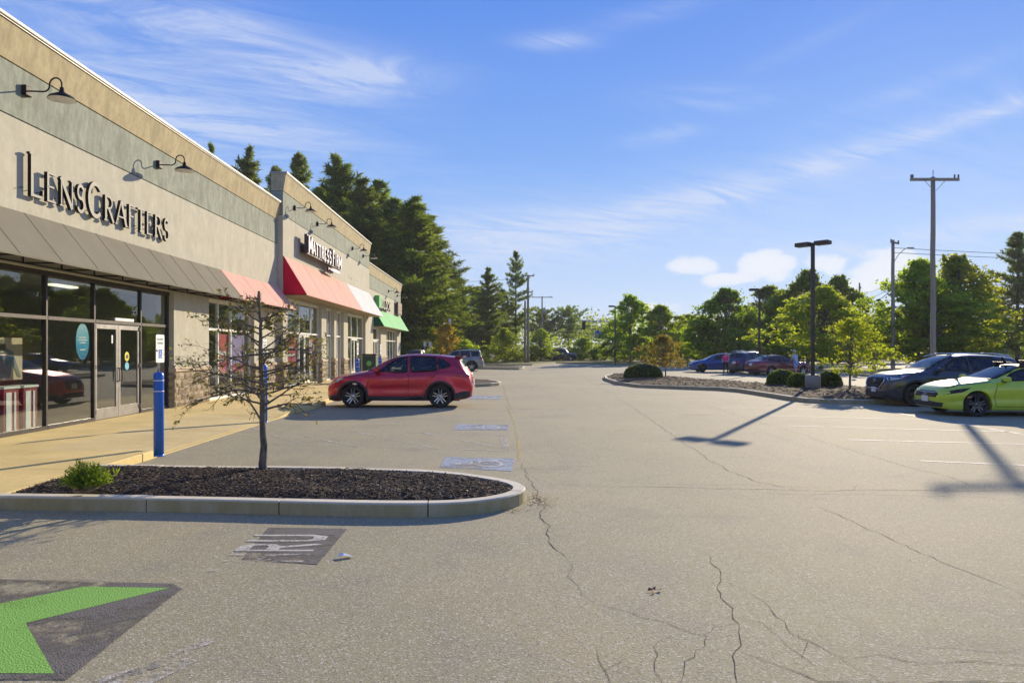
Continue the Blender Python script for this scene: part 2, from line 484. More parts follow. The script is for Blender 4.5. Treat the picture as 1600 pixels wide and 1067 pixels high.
M['glass'] = mat_glass('shop_glass', (0.86, 0.90, 0.88), 2.0)
M['blue'] = simple('blue_plastic', (0.010, 0.12, 0.55), 0.35, 0, 0.06)
M['galv'] = simple('galvanised_steel', (0.5, 0.5, 0.5), 0.4, 0.7)
def mat_fabric(name, col, trans=0.08):
    m = MatB(name); p = m.wpos()
    n = m.noise(m.mapp(p, (1, 1.2, 0.8)), 1.1, 5, 0.6); w = m.noise(p, 160, 2)
    c = m.mix(m.ramp(n, [(0.3, 0), (0.7, 1)]), tuple(x * 0.93 for x in col), tuple(min(1, x * 1.06) for x in col))
    m.set(c, 0.8, 0, 0.04); m.bump(w, 0.15, 0.003)
    tr = m.N.new('ShaderNodeBsdfTranslucent'); m.L.new(c, tr.inputs[0])
    ms = m.N.new('ShaderNodeMixShader'); ms.inputs[0].default_value = trans
    m.L.new(m.b.outputs[0], ms.inputs[1]); m.L.new(tr.outputs[0], ms.inputs[2])
    m.L.new(ms.outputs[0], m.N['Material Output'].inputs[0])
    return m.mat
M['awn_grey'] = mat_fabric('taupe_awning', (0.225, 0.21, 0.16))
M['awn_red'] = mat_fabric('red_awning', (0.62, 0.012, 0.05))
M['awn_pink'] = mat_fabric('pale_red_awning', (0.72, 0.42, 0.345))  # paler red for the sloping panels than for the end pieces
M['awn_white'] = mat_fabric('white_awning', (0.66, 0.66, 0.66))
M['awn_green'] = mat_fabric('pale_green_awning', (0.30, 0.62, 0.31))
M['awn_dkgreen'] = mat_fabric('dark_green_awning', (0.012, 0.09, 0.05))
M['mulch'] = (lambda m: (m.set(m.mix(m.ramp(m.noise(m.wpos(), 38, 4, 0.8), [(0.35, 0), (0.7, 1)]), m.mix(m.ramp(m.noise(m.wpos(), 1.8, 3), [(0.42, 0), (0.7, 1)]), (0.018, 0.015, 0.013), (0.075, 0.045, 0.03)), (0.12, 0.095, 0.075)), 0.95, 0, 0.15), m.bump(m.noise(m.wpos(), 40, 4, 0.8), 1.0, 0.03), m.mat)[-1])(MatB('dark_mulch'))
M['mulch_brown'] = (lambda m: (m.set(m.mix(m.ramp(m.noise(m.wpos(), 30, 4, 0.8), [(0.35, 0), (0.7, 1)]), (0.04, 0.03, 0.02), (0.14, 0.105, 0.07)), 0.95, 0, 0.15), m.bump(m.noise(m.wpos(), 30, 4, 0.8), 1.0, 0.03), m.mat)[-1])(MatB('brown_mulch'))
M['bark'] = (lambda m: (m.set(m.mix(m.ramp(m.noise(m.mapp(m.obj(), (9, 9, 2)), 2.5, 5, 0.7), [(0.35, 0), (0.65, 1)]), (0.07, 0.06, 0.048), (0.23, 0.205, 0.165)), 0.9, 0, 0.2), m.bump(m.noise(m.mapp(m.obj(), (9, 9, 2)), 2.5, 5, 0.7), 0.9, 0.02), m.mat)[-1])(MatB('grey_bark'))
M['bark_pine'] = simple('pine_bark', (0.085, 0.062, 0.045), 0.9, 0, 0.4, 9)
M['wood_pole'] = (lambda m: (m.set(m.mix(m.ramp(m.noise(m.mapp(m.obj(), (14, 14, 0.5)), 2.0, 5, 0.7), [(0.35, 0), (0.65, 1)]), (0.22, 0.185, 0.14), (0.38, 0.33, 0.26)), 0.85, 0, 0.2), m.mat)[-1])(MatB('weathered_pole_timber'))
M['paint_white'] = mat_worn('worn_white_road_paint', (0.56, 0.54, 0.48), 0.43, 30)
M['paint_white_faint'] = mat_worn('faded_white_road_paint', (0.60, 0.57, 0.50), 0.53, 9)
M['paint_green'] = mat_worn('green_road_marking', (0.22, 0.46, 0.09), 0.36, 60)
M['paint_dark'] = mat_worn('dark_sealer', (0.15, 0.14, 0.125), 0.46, 3.0)
M['paint_blue'] = mat_worn('faded_blue_road_paint', (0.30, 0.36, 0.44), 0.45, 9)
M['crack'] = simple('asphalt_crack', (0.025, 0.022, 0.02), 0.95)
M['crack_fill'] = simple('thin_crack', (0.10, 0.09, 0.078), 0.95)
# ------------------------------------------------------------------ ground and parking lot
WALL1, GLASS1, WALL2, GLASS2, KERBX, SWZ = -9.23, -9.42, -9.0, -9.22, -5.68, 0.13
struct(MB().sheet([(-700, -300), (900, -300), (900, 1500), (-700, 1500)], -0.02).build('ground', M['grass']))
lot_pts = [(-9.0, -30), (70, -30), (62, 47), (22, 60), (22, 71), (17.5, 76), (7.8, 94.5), (3.9, 80.5), (-9, 79), (-26, 78), (-26, 69.3), (-9.0, 69.3)]
lot = struct(MB().sheet(lot_pts, 0.0).build('parking_lot', M['asphalt']))

def strip(pts, w, z=0.004, mb=None):
    mb = mb or MB()
    pts = [Vector(p) for p in pts]
    vs = []
    for i, p in enumerate(pts):
        d = (pts[min(i + 1, len(pts) - 1)] - pts[max(i - 1, 0)]).normalized()
        n = Vector((-d.y, d.x)); ww = w[i] if isinstance(w, list) else w
        vs += [(p.x - n.x * ww / 2, p.y - n.y * ww / 2, z), (p.x + n.x * ww / 2, p.y + n.y * ww / 2, z)]
    mb.add(vs, [(2 * i, 2 * i + 2, 2 * i + 3, 2 * i + 1) for i in range(len(pts) - 1)])
    return mb
def crack(pxs, w, mat, step=0.09, jit=0.03, z=0.0035):
    pts = [Vector(G(*p)) for p in pxs]
    out = []
    for a, b in zip(pts, pts[1:]):
        n = max(2, int((b - a).length / step))
        for k in range(n): out.append(a.lerp(b, k / n))
    out.append(pts[-1])
    n_ = len(out)
    res = []; ws = []
    off = 0
    for i, p in enumerate(out):
        d = (out[min(i + 1, n_ - 1)] - out[max(i - 1, 0)]).normalized()
        off = off * 0.7 + rnd.uniform(-jit, jit)
        res.append(p + Vector((-d.y, d.x)) * off)
        ws.append(max(0.0018, w * .52 * rnd.uniform(0.35, 1.25) * min(1, (i + 1) / 4, (n_ - i) / 4)))
    return strip(res, ws, z).build('crack', mat, lot)
ck = M['crack']; cf = M['crack_fill']
for w, mt, pxs in [
    (0.022, ck, [(850, 788), (852, 812), (862, 850), (885, 871)]),
    (0.010, cf, [(885, 871), (893, 900), (905, 930)]),
    (0.012, ck, [(1105, 868), (1135, 908), (1133, 920), (1147, 950), (1152, 975), (1163, 1000), (1160, 1018), (1147, 1035), (1148, 1067), (1149, 1090)]),
    (0.010, ck, [(1135, 908), (1178, 923), (1213, 945), (1238, 972), (1245, 990), (1310, 1024), (1375, 1022), (1440, 1034), (1500, 1033), (1560, 1036), (1640, 1037)]),
    (0.007, ck, [(1152, 968), (1185, 975), (1215, 993), (1255, 1020), (1265, 1040)]),
    (0.008, ck, [(905, 930), (950, 948), (1040, 975), (1100, 994), (1097, 1008), (1063, 1043), (1072, 1080)]),
    (0.006, cf, [(1100, 992), (1120, 980), (1150, 972)]),
    (0.012, ck, [(1163, 1018), (1230, 1040), (1280, 1063), (1400, 1063), (1500, 1062), (1640, 1062)]),
    (0.008, ck, [(925, 1010), (930, 1030), (948, 1055), (950, 1080)]),
    (0.006, ck, [(948, 1055), (955, 1040), (962, 1028)]),
    (0.008, ck, [(1045, 993), (1020, 1010), (1022, 1035), (1030, 1080)]),
    (0.006, ck, [(1310, 1024), (1340, 1045), (1378, 1062)]),
    (0.006, ck, [(1245, 990), (1262, 1003), (1265, 1030)]),
    (0.006, cf, [(1060, 852), (1085, 858), (1105, 868)]),
    (0.006, cf, [(1400, 1005), (1480, 1010), (1600, 1016)]),
    (0.022, ck, [(860, 756), (900, 757), (950, 760), (1100, 762), (1250, 765), (1400, 766), (1640, 768)]),
    (0.012, cf, [(960, 753), (1060, 757), (1200, 758), (1300, 762)]),
    (0.012, cf, [(1180, 770), (1330, 773), (1560, 777)]),
    (0.014, cf, [(1330, 765), (1338, 759), (1352, 757)]),
    (0.02, cf, [(905, 583), (930, 600), (1010, 650), (1065, 690), (1110, 720), (1180, 752), (1250, 765)]),
    (0.016, cf, [(1040, 622), (1100, 631), (1147, 647), (1300, 694), (1412, 728), (1480, 745), (1531, 764)]),
    (0.014, cf, [(1280, 790), (1380, 835), (1480, 880), (1600, 935)]),
    (0.02, ck, [(786, 604), (790, 618), (799, 640)]),
    (0.02, cf, [(812, 724), (822, 742), (840, 765), (850, 788)]),
    (0.012, cf, [(822, 742), (860, 756)]),
    (0.02, cf, [(840, 572), (860, 580), (905, 583)]),
    (0.008, ck, [(-60, 975), (0, 978), (30, 982), (45, 986), (75, 992), (130, 990)]),
    (0.007, cf, [(180, 912), (250, 911), (285, 912), (298, 917)]),
    (0.007, cf, [(0, 905), (100, 905), (200, 910)]),
]: crack(pxs, w, mt)
# dotted yellow seam
mb = MB()
ypts = [Vector(G(*p)) for p in [(790, 632), (800, 650), (806, 668), (809, 685), (811, 705), (812, 723)]]
for a, b in zip(ypts, ypts[1:]):
    n = int((b - a).length / 0.16)
    for k in range(n):
        if rnd.random() < 0.72:
            p = a.lerp(b, k / n); q = a.lerp(b, (k + rnd.uniform(.4, .9)) / n)
            strip([p + Vector((rnd.uniform(-.02, .02), 0)), q], 0.045, 0.0037, mb)
mb.build('yellow_seam', simple('old_yellow_paint', (0.46, 0.36, 0.10), 0.8), lot)['kind'] = 'stuff'

# parking stall lines
def pline(a, b, w=0.10, mat='paint_white', ext=0.0):
    A, B = Vector(G(*a)), Vector(G(*b))
    B = B + (B - A).normalized() * ext
    strip([A, B], w, 0.0045).build('parking_line', M[mat], lot)
pline((1437, 720), (1600, 727), ext=2.2)
pline((1325, 687), (1590, 694), ext=1.0)
pline((1231, 665.5), (1594, 675))
pline((1170, 649), (1440, 655.5), ext=0.4)
pline((1114, 637), (1330, 641))
pline((1085, 628.3), (1275, 632))
pline((1058, 621), (1230, 624))
pline((1036, 615.5), (1180, 618), mat='paint_white_faint')
pline((1335, 634), (1600, 679), 0.11, ext=3.0)
# left accessible bay markings
for a, b, w in [((415, 694), (797, 704), 0.09), ((470, 672), (789, 679), 0.08), ((430, 671), (560, 699), 0.08), ((545, 673), (690, 703), 0.08),
                ((390, 668), (470, 694), 0.08), ((640, 655), (800, 658), 0.07), ((560, 645), (700, 648), 0.07), ((660, 676), (792, 702), 0.06)]:
    pline(a, b, w, 'paint_white_faint')
A_ = [G(780, 680), G(790, 680), G(797, 703), G(784, 703)]
MB().sheet(A_, 0.0046).build('parking_line', M['paint_white_faint'], lot)

# letter strokes (used for road letters, symbols, shop letters)
def stroke_quads(pts, w0, w1=None):
    w1 = w0 if w1 is None else w1
    n = len(pts); L_ = []; R_ = []
    for i in range(n):
        p = Vector(pts[i]); a = Vector(pts[max(i - 1, 0)]); b = Vector(pts[min(i + 1, n - 1)])
        d = (b - a).normalized(); nn = Vector((-d.y, d.x))
        t = i / (n - 1); w = (w0 + (w1 - w0) * t) / 2
        L_.append(p + nn * w); R_.append(p - nn * w)
    return L_, R_
def arc(cx, cy, rx, ry, a0, a1, n=12):
    return [(cx + rx * math.cos(R(a0 + (a1 - a0) * k / n)), cy + ry * math.sin(R(a0 + (a1 - a0) * k / n))) for k in range(n + 1)]
def isa_strokes():    # wheelchair symbol in a unit square, up = +y
    return [('disc', (0.40, 0.90), 0.075), ('s', [(0.40, 0.80), (0.42, 0.50), (0.66, 0.50), (0.76, 0.20), (0.84, 0.22)], 0.075),
            ('s', [(0.40, 0.66), (0.62, 0.66)], 0.06), ('s', arc(0.47, 0.30, 0.24, 0.24, 115, 335), 0.07)]
def flat_strokes(mb, strokes, fn, dz=0.0004):
    k = 0
    for s_ in strokes:
        k += 1
        if s_[0] == 'disc':
            (cx, cy), r_ = s_[1], s_[2]
            pts = [fn(cx + r_ * math.cos(t), cy + r_ * math.sin(t), k * dz) for t in (2 * PI * q / 14 for q in range(14))]
            mb.add(pts, [tuple(range(14))])
        else:
            L_, R_ = stroke_quads(s_[1], s_[2])
            pts = [fn(p.x, p.y, k * dz) for p in L_] + [fn(p.x, p.y, k * dz) for p in R_]
            n = len(L_)
            mb.add(pts, [(i, i + 1, n + i + 1, n + i) for i in range(n - 1)])
    return mb
def ground_symbol(quad, z=0.0045):
    Q = [Vector(q) for q in quad]      # far-left, far-right, near-right, near-left (as seen)
    base = MB().sheet(Q, z).build('accessible_bay_marking', M['paint_blue'], lot)
    # symbol faces drivers looking at the shops: up = -X
    def fn(u, v, dz):
        # v (up) runs from the right side to the left side, u runs from near to far
        a = Q[2].lerp(Q[1], u); b = Q[3].lerp(Q[0], u)
        p = a.lerp(b, 0.12 + 0.72 * v)
        return (p.x, p.y, z + 0.001 + dz)
    flat_strokes(MB(), isa_strokes(), fn).build('wheelchair_symbol', M['paint_white'], base)
ground_symbol([G(697, 714), G(804, 716), G(800, 736), G(686, 731)])
ground_symbol([G(716, 662.5), G(795, 663.5), G(793, 672.5), G(708, 671.5)])
ground_symbol([G(735, 618), G(783, 618.5), G(781, 624), G(731, 623.5)])

# THRU lettering, dark sealed patch underneath
pl = [G(420, 824), G(543, 826), G(496, 882), G(378, 874)]
MB().sheet(pl, 0.004).build('sealed_patch', M['paint_dark'], lot)
x0, x1, yA, yB = G(520, 830)[0] , G(440, 830)[0], 5.85, 7.12
LH = [('s', arc(.5, .35, .34, .26, 180, 360, 10)[::-1], .2), ]
def road_letters():
    lets = {
        'T': [[(.5, 0), (.5, .9)], [(.1, .93), (.9, .93)]],
        'H': [[(.15, 0), (.15, 1)], [(.85, 0), (.85, 1)], [(.15, .5), (.85, .5)]],
        'R': [[(.15, 0), (.15, 1)], [(.15, .92), (.62, .92), (.82, .84), (.82, .62), (.62, .54), (.15, .54)], [(.5, .5), (.88, 0)]],
        'U': [[(.15, 1), (.15, .22), (.3, .06), (.7, .06), (.85, .22), (.85, 1)]]}
    n = 4; pitch = (7.02 - 5.72) / n
    for i, ch in enumerate('THRU'):
        y0 = 5.72 + i * pitch
        def fn(u, v, dz):
            return (-1.62 - v * 0.70 - 0.02, y0 + u * pitch * 0.86, 0.0052 + dz)
        mat = 'paint_white' if ch in 'RU' else 'paint_white_faint'
        st = [('s', s_, .17 if ch != 'U' else .19) for s_ in lets[ch]]
        flat_strokes(MB(), st, fn).build('road_letter', M[mat], lot)
road_letters()
# green chevron over dark sealer
def S(p): return G(*p)
MB().sheet([S((-70, 903)), S((270, 912)), S((285, 920)), S((200, 985)), S((105, 1062)), S((-120, 1062)), S((-260, 990))], 0.004).build('sealed_patch', M['paint_dark'], lot)
c0 = [S((130, 917)), S((265, 919)), S((40, 974)), S((85, 1053)), S((-60, 1052))]
tip = (c0[2][0] - 0.78, c0[2][1] + 0.02)
MB().add([(*c0[0], .0053), (*c0[1], .0053), (*c0[2], .0053), (*tip, .0053), (*c0[3], .0053), (*c0[4], .0053)], [(3, 2, 1, 0), (5, 4, 2, 3)]).build('green_arrow', M['paint_green'], lot)
for a, b in [((330, 1000), (120, 1090)), ((300, 1030), (180, 1090)), ((255, 1035), (150, 1067))]:
    pline(a, b, 0.09, 'paint_white_faint')
# litter: crumpled paper
pp = G(541, 871)
mb = MB(); mb.add([(pp[0] - .08, pp[1] - .02, .006), (pp[0] - .02, pp[1] - .035, .03), (pp[0] + .07, pp[1] - .01, .012), (pp[0] + .03, pp[1] + .03, .006), (pp[0] - .06, pp[1] + .035, .035), (pp[0] - .02, pp[1], .042)],
       [(0, 1, 5), (1, 2, 5), (2, 3, 5), (3, 4, 5), (4, 0, 5)])
tag(mb.build('paper_scrap', simple('paper', (.8, .8, .78), .7)), 'crumpled white scrap of paper lying on the asphalt beside the road lettering', 'litter')
lp = G(1024, 924)
mb = MB()
for k in range(4):
    a = k * 1.3; mb.add([(lp[0], lp[1], .01), (lp[0] + .05 * math.cos(a), lp[1] + .05 * math.sin(a), .025), (lp[0] + .06 * math.cos(a + .5), lp[1] + .06 * math.sin(a + .5), .008)], [(0, 1, 2)])
tag(mb.build('dead_leaf', simple('dead_leaf', (.22, .10, .06), .8)), 'small curled reddish dead leaf on the open asphalt', 'leaf')

# ------------------------------------------------------------------ kerbs and islands
def resample(pts, step, closed=False):
    P = [Vector(p) for p in pts] + ([Vector(pts[0])] if closed else [])
    out = []
    for a, b in zip(P, P[1:]):
        n = max(1, int(round((b - a).length / step)))
        out += [a.lerp(b, k / n) for k in range(n)]
    if not closed: out.append(P[-1])
    return out
def smooth_line(pts, it=2, closed=False):
    P = [Vector(p) for p in pts]
    for _ in range(it):
        Q = []
        n = len(P)
        rng = range(n) if closed else range(n - 1)
        if not closed: Q.append(P[0])
        for i in rng:
            a, b = P[i], P[(i + 1) % n]
            Q += [a.lerp(b, .25), a.lerp(b, .75)]
        if not closed: Q.append(P[-1])
        P = Q
    return P
def kerb_run(parent, pts, width, h, stone=1.6, mat='granite', closed=False, inner=1, name='kerb_stone', z0=0.0):
    """stones along the outer edge; inner=+1 puts the width on the left of the walking direction"""
    P = resample(pts, 0.18 if stone < 5 else 1.0, closed)
    n = len(P)
    seg = 0; cur = []; dist = 0
    def nrm(i):
        a = P[(i - 1) % n] if closed else P[max(i - 1, 0)]; b = P[(i + 1) % n] if closed else P[min(i + 1, n - 1)]
        d = (b - a).normalized(); return Vector((-d.y, d.x)) * inner
    idx = list(range(n)) + ([0] if closed else [])
    stones = []; cur = [idx[0]]; dist = 0; target = stone * rnd.uniform(.8, 1.15)
    for a, b in zip(idx, idx[1:]):
        dist += (P[b] - P[a]).length; cur.append(b)
        if dist > target:
            stones.append(cur); cur = [b]; dist = 0; target = stone * rnd.uniform(.8, 1.15)
    if len(cur) > 1: stones.append(cur)
    for st in stones:
        mb = MB(); o = rnd.uniform(-.006, .006); zt = h + rnd.uniform(-.006, .006); bev = 0.015
        prof = [(0, z0 - .05), (0, zt - bev), (bev, zt), (width - .005, zt), (width, zt - .005), (width, z0 - .05)]
        rings = []
        for k, i in enumerate(st):
            p = P[i].copy(); nn = nrm(i)
            if k == 0: p += (P[st[1]] - P[i]).normalized() * .006
            if k == len(st) - 1: p += (P[st[-2]] - P[i]).normalized() * .006
            rings.append([(p.x + nn.x * (u + o), p.y + nn.y * (u + o), z) for u, z in prof])
        vs = [q for r_ in rings for q in r_]; m_ = len(prof)
        fs = [(i * m_ + k, i * m_ + (k + 1) % m_, (i + 1) * m_ + (k + 1) % m_, (i + 1) * m_ + k) for i in range(len(rings) - 1) for k in range(m_)]
        if inner < 0: fs = [f[::-1] for f in fs]
        mb.add(vs, fs); o2 = len(vs)
        mb.f.append(tuple(range(m_))[::inner]); mb.m.append(0); mb.sm.append(False)
        mb.f.append(tuple(range(o2 - m_, o2))[::-inner]); mb.m.append(0); mb.sm.append(False)
        mb.build(name, M[mat], parent)
def in_poly(x, y, P):
    c = False; n = len(P); j = n - 1
    for i in range(n):
        if (P[i][1] > y) != (P[j][1] > y) and x < (P[j][0] - P[i][0]) * (y - P[i][1]) / (P[j][1] - P[i][1]) + P[i][0]: c = not c
        j = i
    return c
def dist_poly(x, y, P):
    d = 1e9; n = len(P)
    for i in range(n):
        ax, ay = P[i][0], P[i][1]; bx, by = P[(i + 1) % n][0], P[(i + 1) % n][1]
        t = max(0, min(1, ((x - ax) * (bx - ax) + (y - ay) * (by - ay)) / max(1e-9, (bx - ax) ** 2 + (by - ay) ** 2)))
        d = min(d, math.hypot(x - ax - t * (bx - ax), y - ay - t * (by - ay)))
    return d
def bed(parent, poly, z, hmax, step, mat, name='mulch_bed', rough=0.02):
    P = [(p[0], p[1]) for p in poly]
    xs = [p[0] for p in P]; ys = [p[1] for p in P]
    pts = [Vector(p) for p in resample(P, step * 2, True)]
    nb = len(pts)
    x = min(xs)
    while x < max(xs):
        y = min(ys)
        while y < max(ys):
            if in_poly(x, y, P) and dist_poly(x, y, P) > step * .6: pts.append(Vector((x + rnd.uniform(-.2, .2) * step, y + rnd.uniform(-.2, .2) * step)))
            y += step
        x += step
    r_ = delaunay_2d_cdt(pts, [(i, (i + 1) % nb) for i in range(nb)], [list(range(nb))], 1, 1e-5)
    vs = []
    for v in r_[0]:
        d = dist_poly(v.x, v.y, P); q = min(1, d / 0.5)
        h = z + hmax * (1 - (1 - q) ** 2) * (0.6 + 0.5 * mnoise.noise(Vector((v.x * 1.1, v.y * 1.1, 3)))) + rough * mnoise.noise(Vector((v.x * 9, v.y * 9, 1)))
        vs.append((v.x, v.y, h if d > .01 else z))
    fs = [tuple(f) for f in r_[2]]
    mb = MB(); mb.add(vs, fs, smooth=True)
    o = mb.build(name, mat, parent); o['kind'] = 'stuff'
    return vs
def chips(parent, vs, poly, n, size, mats, name='mulch_chips'):
    P = [(p[0], p[1]) for p in poly]
    V = []; Q = []; MI = []
    for _ in range(n):
        b = vs[rnd.randrange(len(vs))]
        x, y = b[0] + rnd.uniform(-.05, .05), b[1] + rnd.uniform(-.05, .05)
        if not in_poly(x, y, P) or dist_poly(x, y, P) < .03: continue
        l = size * rnd.uniform(.3, 1.3); w = size * rnd.uniform(.12, .3); a = rnd.uniform(0, PI); t = rnd.uniform(-.35, .35)
        d = Vector((math.cos(a), math.sin(a), t)) * l / 2; e = Vector((-math.sin(a), math.cos(a), rnd.uniform(-.3, .3))) * w / 2
        c = Vector((x, y, b[2] + .008 + abs(t) * l * .3)); o = len(V)
        up = Vector((0, 0, w * .35))
        V += [c - d - e, c + d - e, c + d + e, c - d + e, c + up - d * .9, c + up + d * .9]
        Q += [(o, o + 1, o + 5, o + 4), (o + 3, o + 4, o + 5, o + 2)]
        k = rnd.random(); mi = 0 if k < .62 else (1 if k < .93 else 2); MI += [mi, mi]
    me = np_mesh(name, [tuple(v) for v in V], Q, mats, MI)
    o = bpy.data.objects.new(name, me); COL.objects.link(o); o.parent = parent; o['kind'] = 'stuff'
chip_mats = [simple('bark_chip_black', (.030, .022, .015), .9), simple('bark_chip_brown', (.10, .06, .035), .9), simple('bark_chip_pale', (.30, .24, .17), .85)]

isl = struct(thing('kerbed_island', None, None))
outer = smooth_line([(-5.66, 8.06), (-3.4, 7.93), (-1.5, 7.70), (-.6, 7.68), (-.10, 7.86), (.26, 8.2), (.38, 8.6), (.25, 9.0), (-.1, 9.35), (-.6, 9.72), (-1.2, 9.95), (-3.2, 10.15), (-5.66, 10.30)], 2)
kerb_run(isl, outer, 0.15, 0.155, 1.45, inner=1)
inner_poly = []
for i, p in enumerate(outer):
    a = outer[max(i - 1, 0)]; b = outer[min(i + 1, len(outer) - 1)]; d = (b - a).normalized()
    inner_poly.append((p.x - d.y * .149, p.y + d.x * .149))
vs_ = bed(isl, inner_poly, 0.125, 0.09, 0.07, M['mulch'])
chips(isl, vs_, inner_poly, 15000, 0.055, chip_mats)
# small stick on the mulch
a_ = G(195, 765, .2); b_ = G(236, 755, .2)
tag(MB().tube([(a_[0], a_[1], .18), (a_[0] + .12, a_[1] + .05, .215), (b_[0] - .05, b_[1], .21), (b_[0], b_[1], .235)], [.008, .009, .007, .003], 6).build('stick', M['bark']), 'bent pale dead stick lying on the dark mulch', 'stick')

# right island
isr = struct(thing('kerbed_island', None, None))
ro = [G(x, y) for x, y in [(938, 592), (975, 604.5), (1069, 608.5), (1142, 611), (1194, 619), (1246, 628), (1300, 631), (1366, 631.5)]] + [(16.4, 23.8), (19.0, 24.0), (20.2, 26.5), (19.4, 31.5)] + [G(1330, 609), G(1200, 604), G(1160, 600.5), G(1040, 591.5), G(960, 586)]
ro_s = smooth_line(ro, 1, True)
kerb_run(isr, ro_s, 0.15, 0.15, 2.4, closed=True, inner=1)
P_ = []
for i, p in enumerate(ro_s):
    d = (ro_s[(i + 1) % len(ro_s)] - ro_s[i - 1]).normalized(); P_.append((p.x - d.y * .149, p.y + d.x * .149))
vs_ = bed(isr, P_, 0.12, 0.12, 0.35, M['mulch_brown'], rough=.03)
chips(isr, vs_, P_, 5000, .12, [chip_mats[1], simple('bark_chip_tan', (.11, .08, .05), .9), chip_mats[2]])
# far left islands
def small_island(pts, mt='mulch_brown'):
    s_ = struct(thing('kerbed_island', None, None))
    sm = smooth_line(pts, 1, True)
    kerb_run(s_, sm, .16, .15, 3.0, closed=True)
    P = []
    for i, p in enumerate(sm):
        d = (sm[(i + 1) % len(sm)] - sm[i - 1]).normalized(); P.append((p.x - d.y * .159, p.y + d.x * .159))
    bed(s_, P, .12, .12, .5, M[mt])
small_island([(-5.6, 33.5), G(740, 604.8), G(777, 603), (.35, 37.0), (-.6, 40.5), (-3.5, 41.0), (-5.6, 41)])
small_island([(-9, 65.2), G(758, 576.8), G(808, 578), G(820, 577), G(819, 574), (-1, 73.5), (-9, 73.5)], 'mulch_brown')

# far grass bank, verge and road on the right
def plate(name, pts, z, mat, kerb=True):
    o = struct(MB().prism(pts, -.03, z).build(name, M[mat]))
    if kerb:
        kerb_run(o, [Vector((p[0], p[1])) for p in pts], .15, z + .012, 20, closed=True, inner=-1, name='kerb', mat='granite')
    return o
bank = [(-26, 79), (-9, 79.5), (3.9, 81), (7.8, 95), (17.5, 76.5), (22, 71.5), (26, 70), (26, 140), (-26, 160), (-80, 160), (-80, 82)]
plate('grass_bank', bank, .13, 'grass')
plate('grass_verge', [(27, 54), (61, 47.5), (61, 58), (27, 66)], .13, 'grass')
plate('grass_verge', [(24.5, 46.5), (36, 44.0), (36, 47.5), (25, 50.5)], .13, 'grass')
M['road'] = mat_asphalt('road_asphalt', 1.25)
struct(MB().sheet([(26.2, 72), (62, 60), (120, 40), (160, 60), (90, 90), (45, 108), (26.2, 112)], 0.002).build('road', M['road']))
plate('grass_verge', [(45, 110), (90, 92), (180, 62), (260, 160), (45, 200)], .12, 'grass', False)

# ------------------------------------------------------------------ sidewalk with slabs
RY0, RY1 = 11.86, 18.6        # dropped kerb between these distances
sw = struct(thing('sidewalk', None, None))
MB().box(-9.6, -7.60, -4, 68.8, -.05, SWZ - .02).box(-7.60, KERBX - .14, -4, RY0, -.05, SWZ - .02).box(-7.60, KERBX - .14, RY1 + 1.9, 68.8, -.05, SWZ - .02).build('bedding', M['concrete'], sw)
M['ramp'] = mat_concrete('ramp_concrete', (0.66, 0.53, 0.26))
cols_ = [(-9.40, -7.62), (-7.62, KERBX - .15)]
def slab(x0, x1, y0, y1, za, zb, zc, zd, mat):    # z at (x0,y0) (x1,y0) (x1,y1) (x0,y1)
    g = .006
    x0 += g; x1 -= g; y0 += g; y1 -= g
    mb = MB(); b = .0
    mb.add([(x0, y0, -.04), (x1, y0, -.04), (x1, y1, -.04), (x0, y1, -.04), (x0, y0, za), (x1, y0, zb), (x1, y1, zc), (x0, y1, zd)],
           [(4, 5, 6, 7), (0, 1, 5, 4), (1, 2, 6, 5), (2, 3, 7, 6), (3, 0, 4, 7)])
    mb.build('paving_slab', M[mat], sw)
def ramp_z(y):
    if y <= RY0 or y >= RY1 + 1.9: return SWZ
    if y >= RY1: return .012 + (SWZ - .012) * (y - RY1) / 1.9
    return .012
y = -3.0
ys_ = []
while y < 68: ys_.append(y); y += 1.86
ys_ = sorted([v for v in ys_ if abs(v - RY0) > .5 and abs(v - RY1) > .5] + [RY0, RY1]) + [68.8]
for a, b in zip(ys_, ys_[1:]):
    slab(*cols_[0], a, b, SWZ, SWZ, SWZ, SWZ, 'sidewalk')
    if b <= RY0 + .01 or a > RY1 + 1.8:
        slab(*cols_[1], a, b, SWZ, SWZ, SWZ, SWZ, 'sidewalk')
    else:
        slab(*cols_[1], a, b, SWZ, ramp_z(a + .001) + .006, ramp_z(b - .001) + .006, SWZ, 'ramp' if b <= RY1 + .01 else 'sidewalk')
        if a < RY1: M['sidewalk']
kerb_run(sw, [Vector((KERBX, -4)), Vector((KERBX, RY0))], .15, SWZ + .004, 1.8, 'sidewalk', inner=1)
kerb_run(sw, [Vector((KERBX, 20.4)), Vector((KERBX + .2, 21.6)), Vector((KERBX + .2, 23)), Vector((KERBX, 23.6)), Vector((KERBX, 68.8))], .15, SWZ + .004, 1.8, 'sidewalk', inner=1)
# dropped and rising kerb
mb = MB()
ky = [RY0, RY1 - .4, RY1, RY1 + .7, 20.4]
kz = [.012, .012, .02, .075, SWZ + .004]
vs = []
for yy, zz in zip(ky, kz): vs += [(KERBX, yy, -.05), (KERBX, yy, zz), (KERBX - .15, yy, zz), (KERBX - .15, yy, -.05)]
mb.add(vs, [(4 * i + k, 4 * i + (k + 1) % 4, 4 * i + 4 + (k + 1) % 4, 4 * i + 4 + k) for i in range(4) for k in range(4)])
mb.build('dropped_kerb', M['sidewalk'], sw)
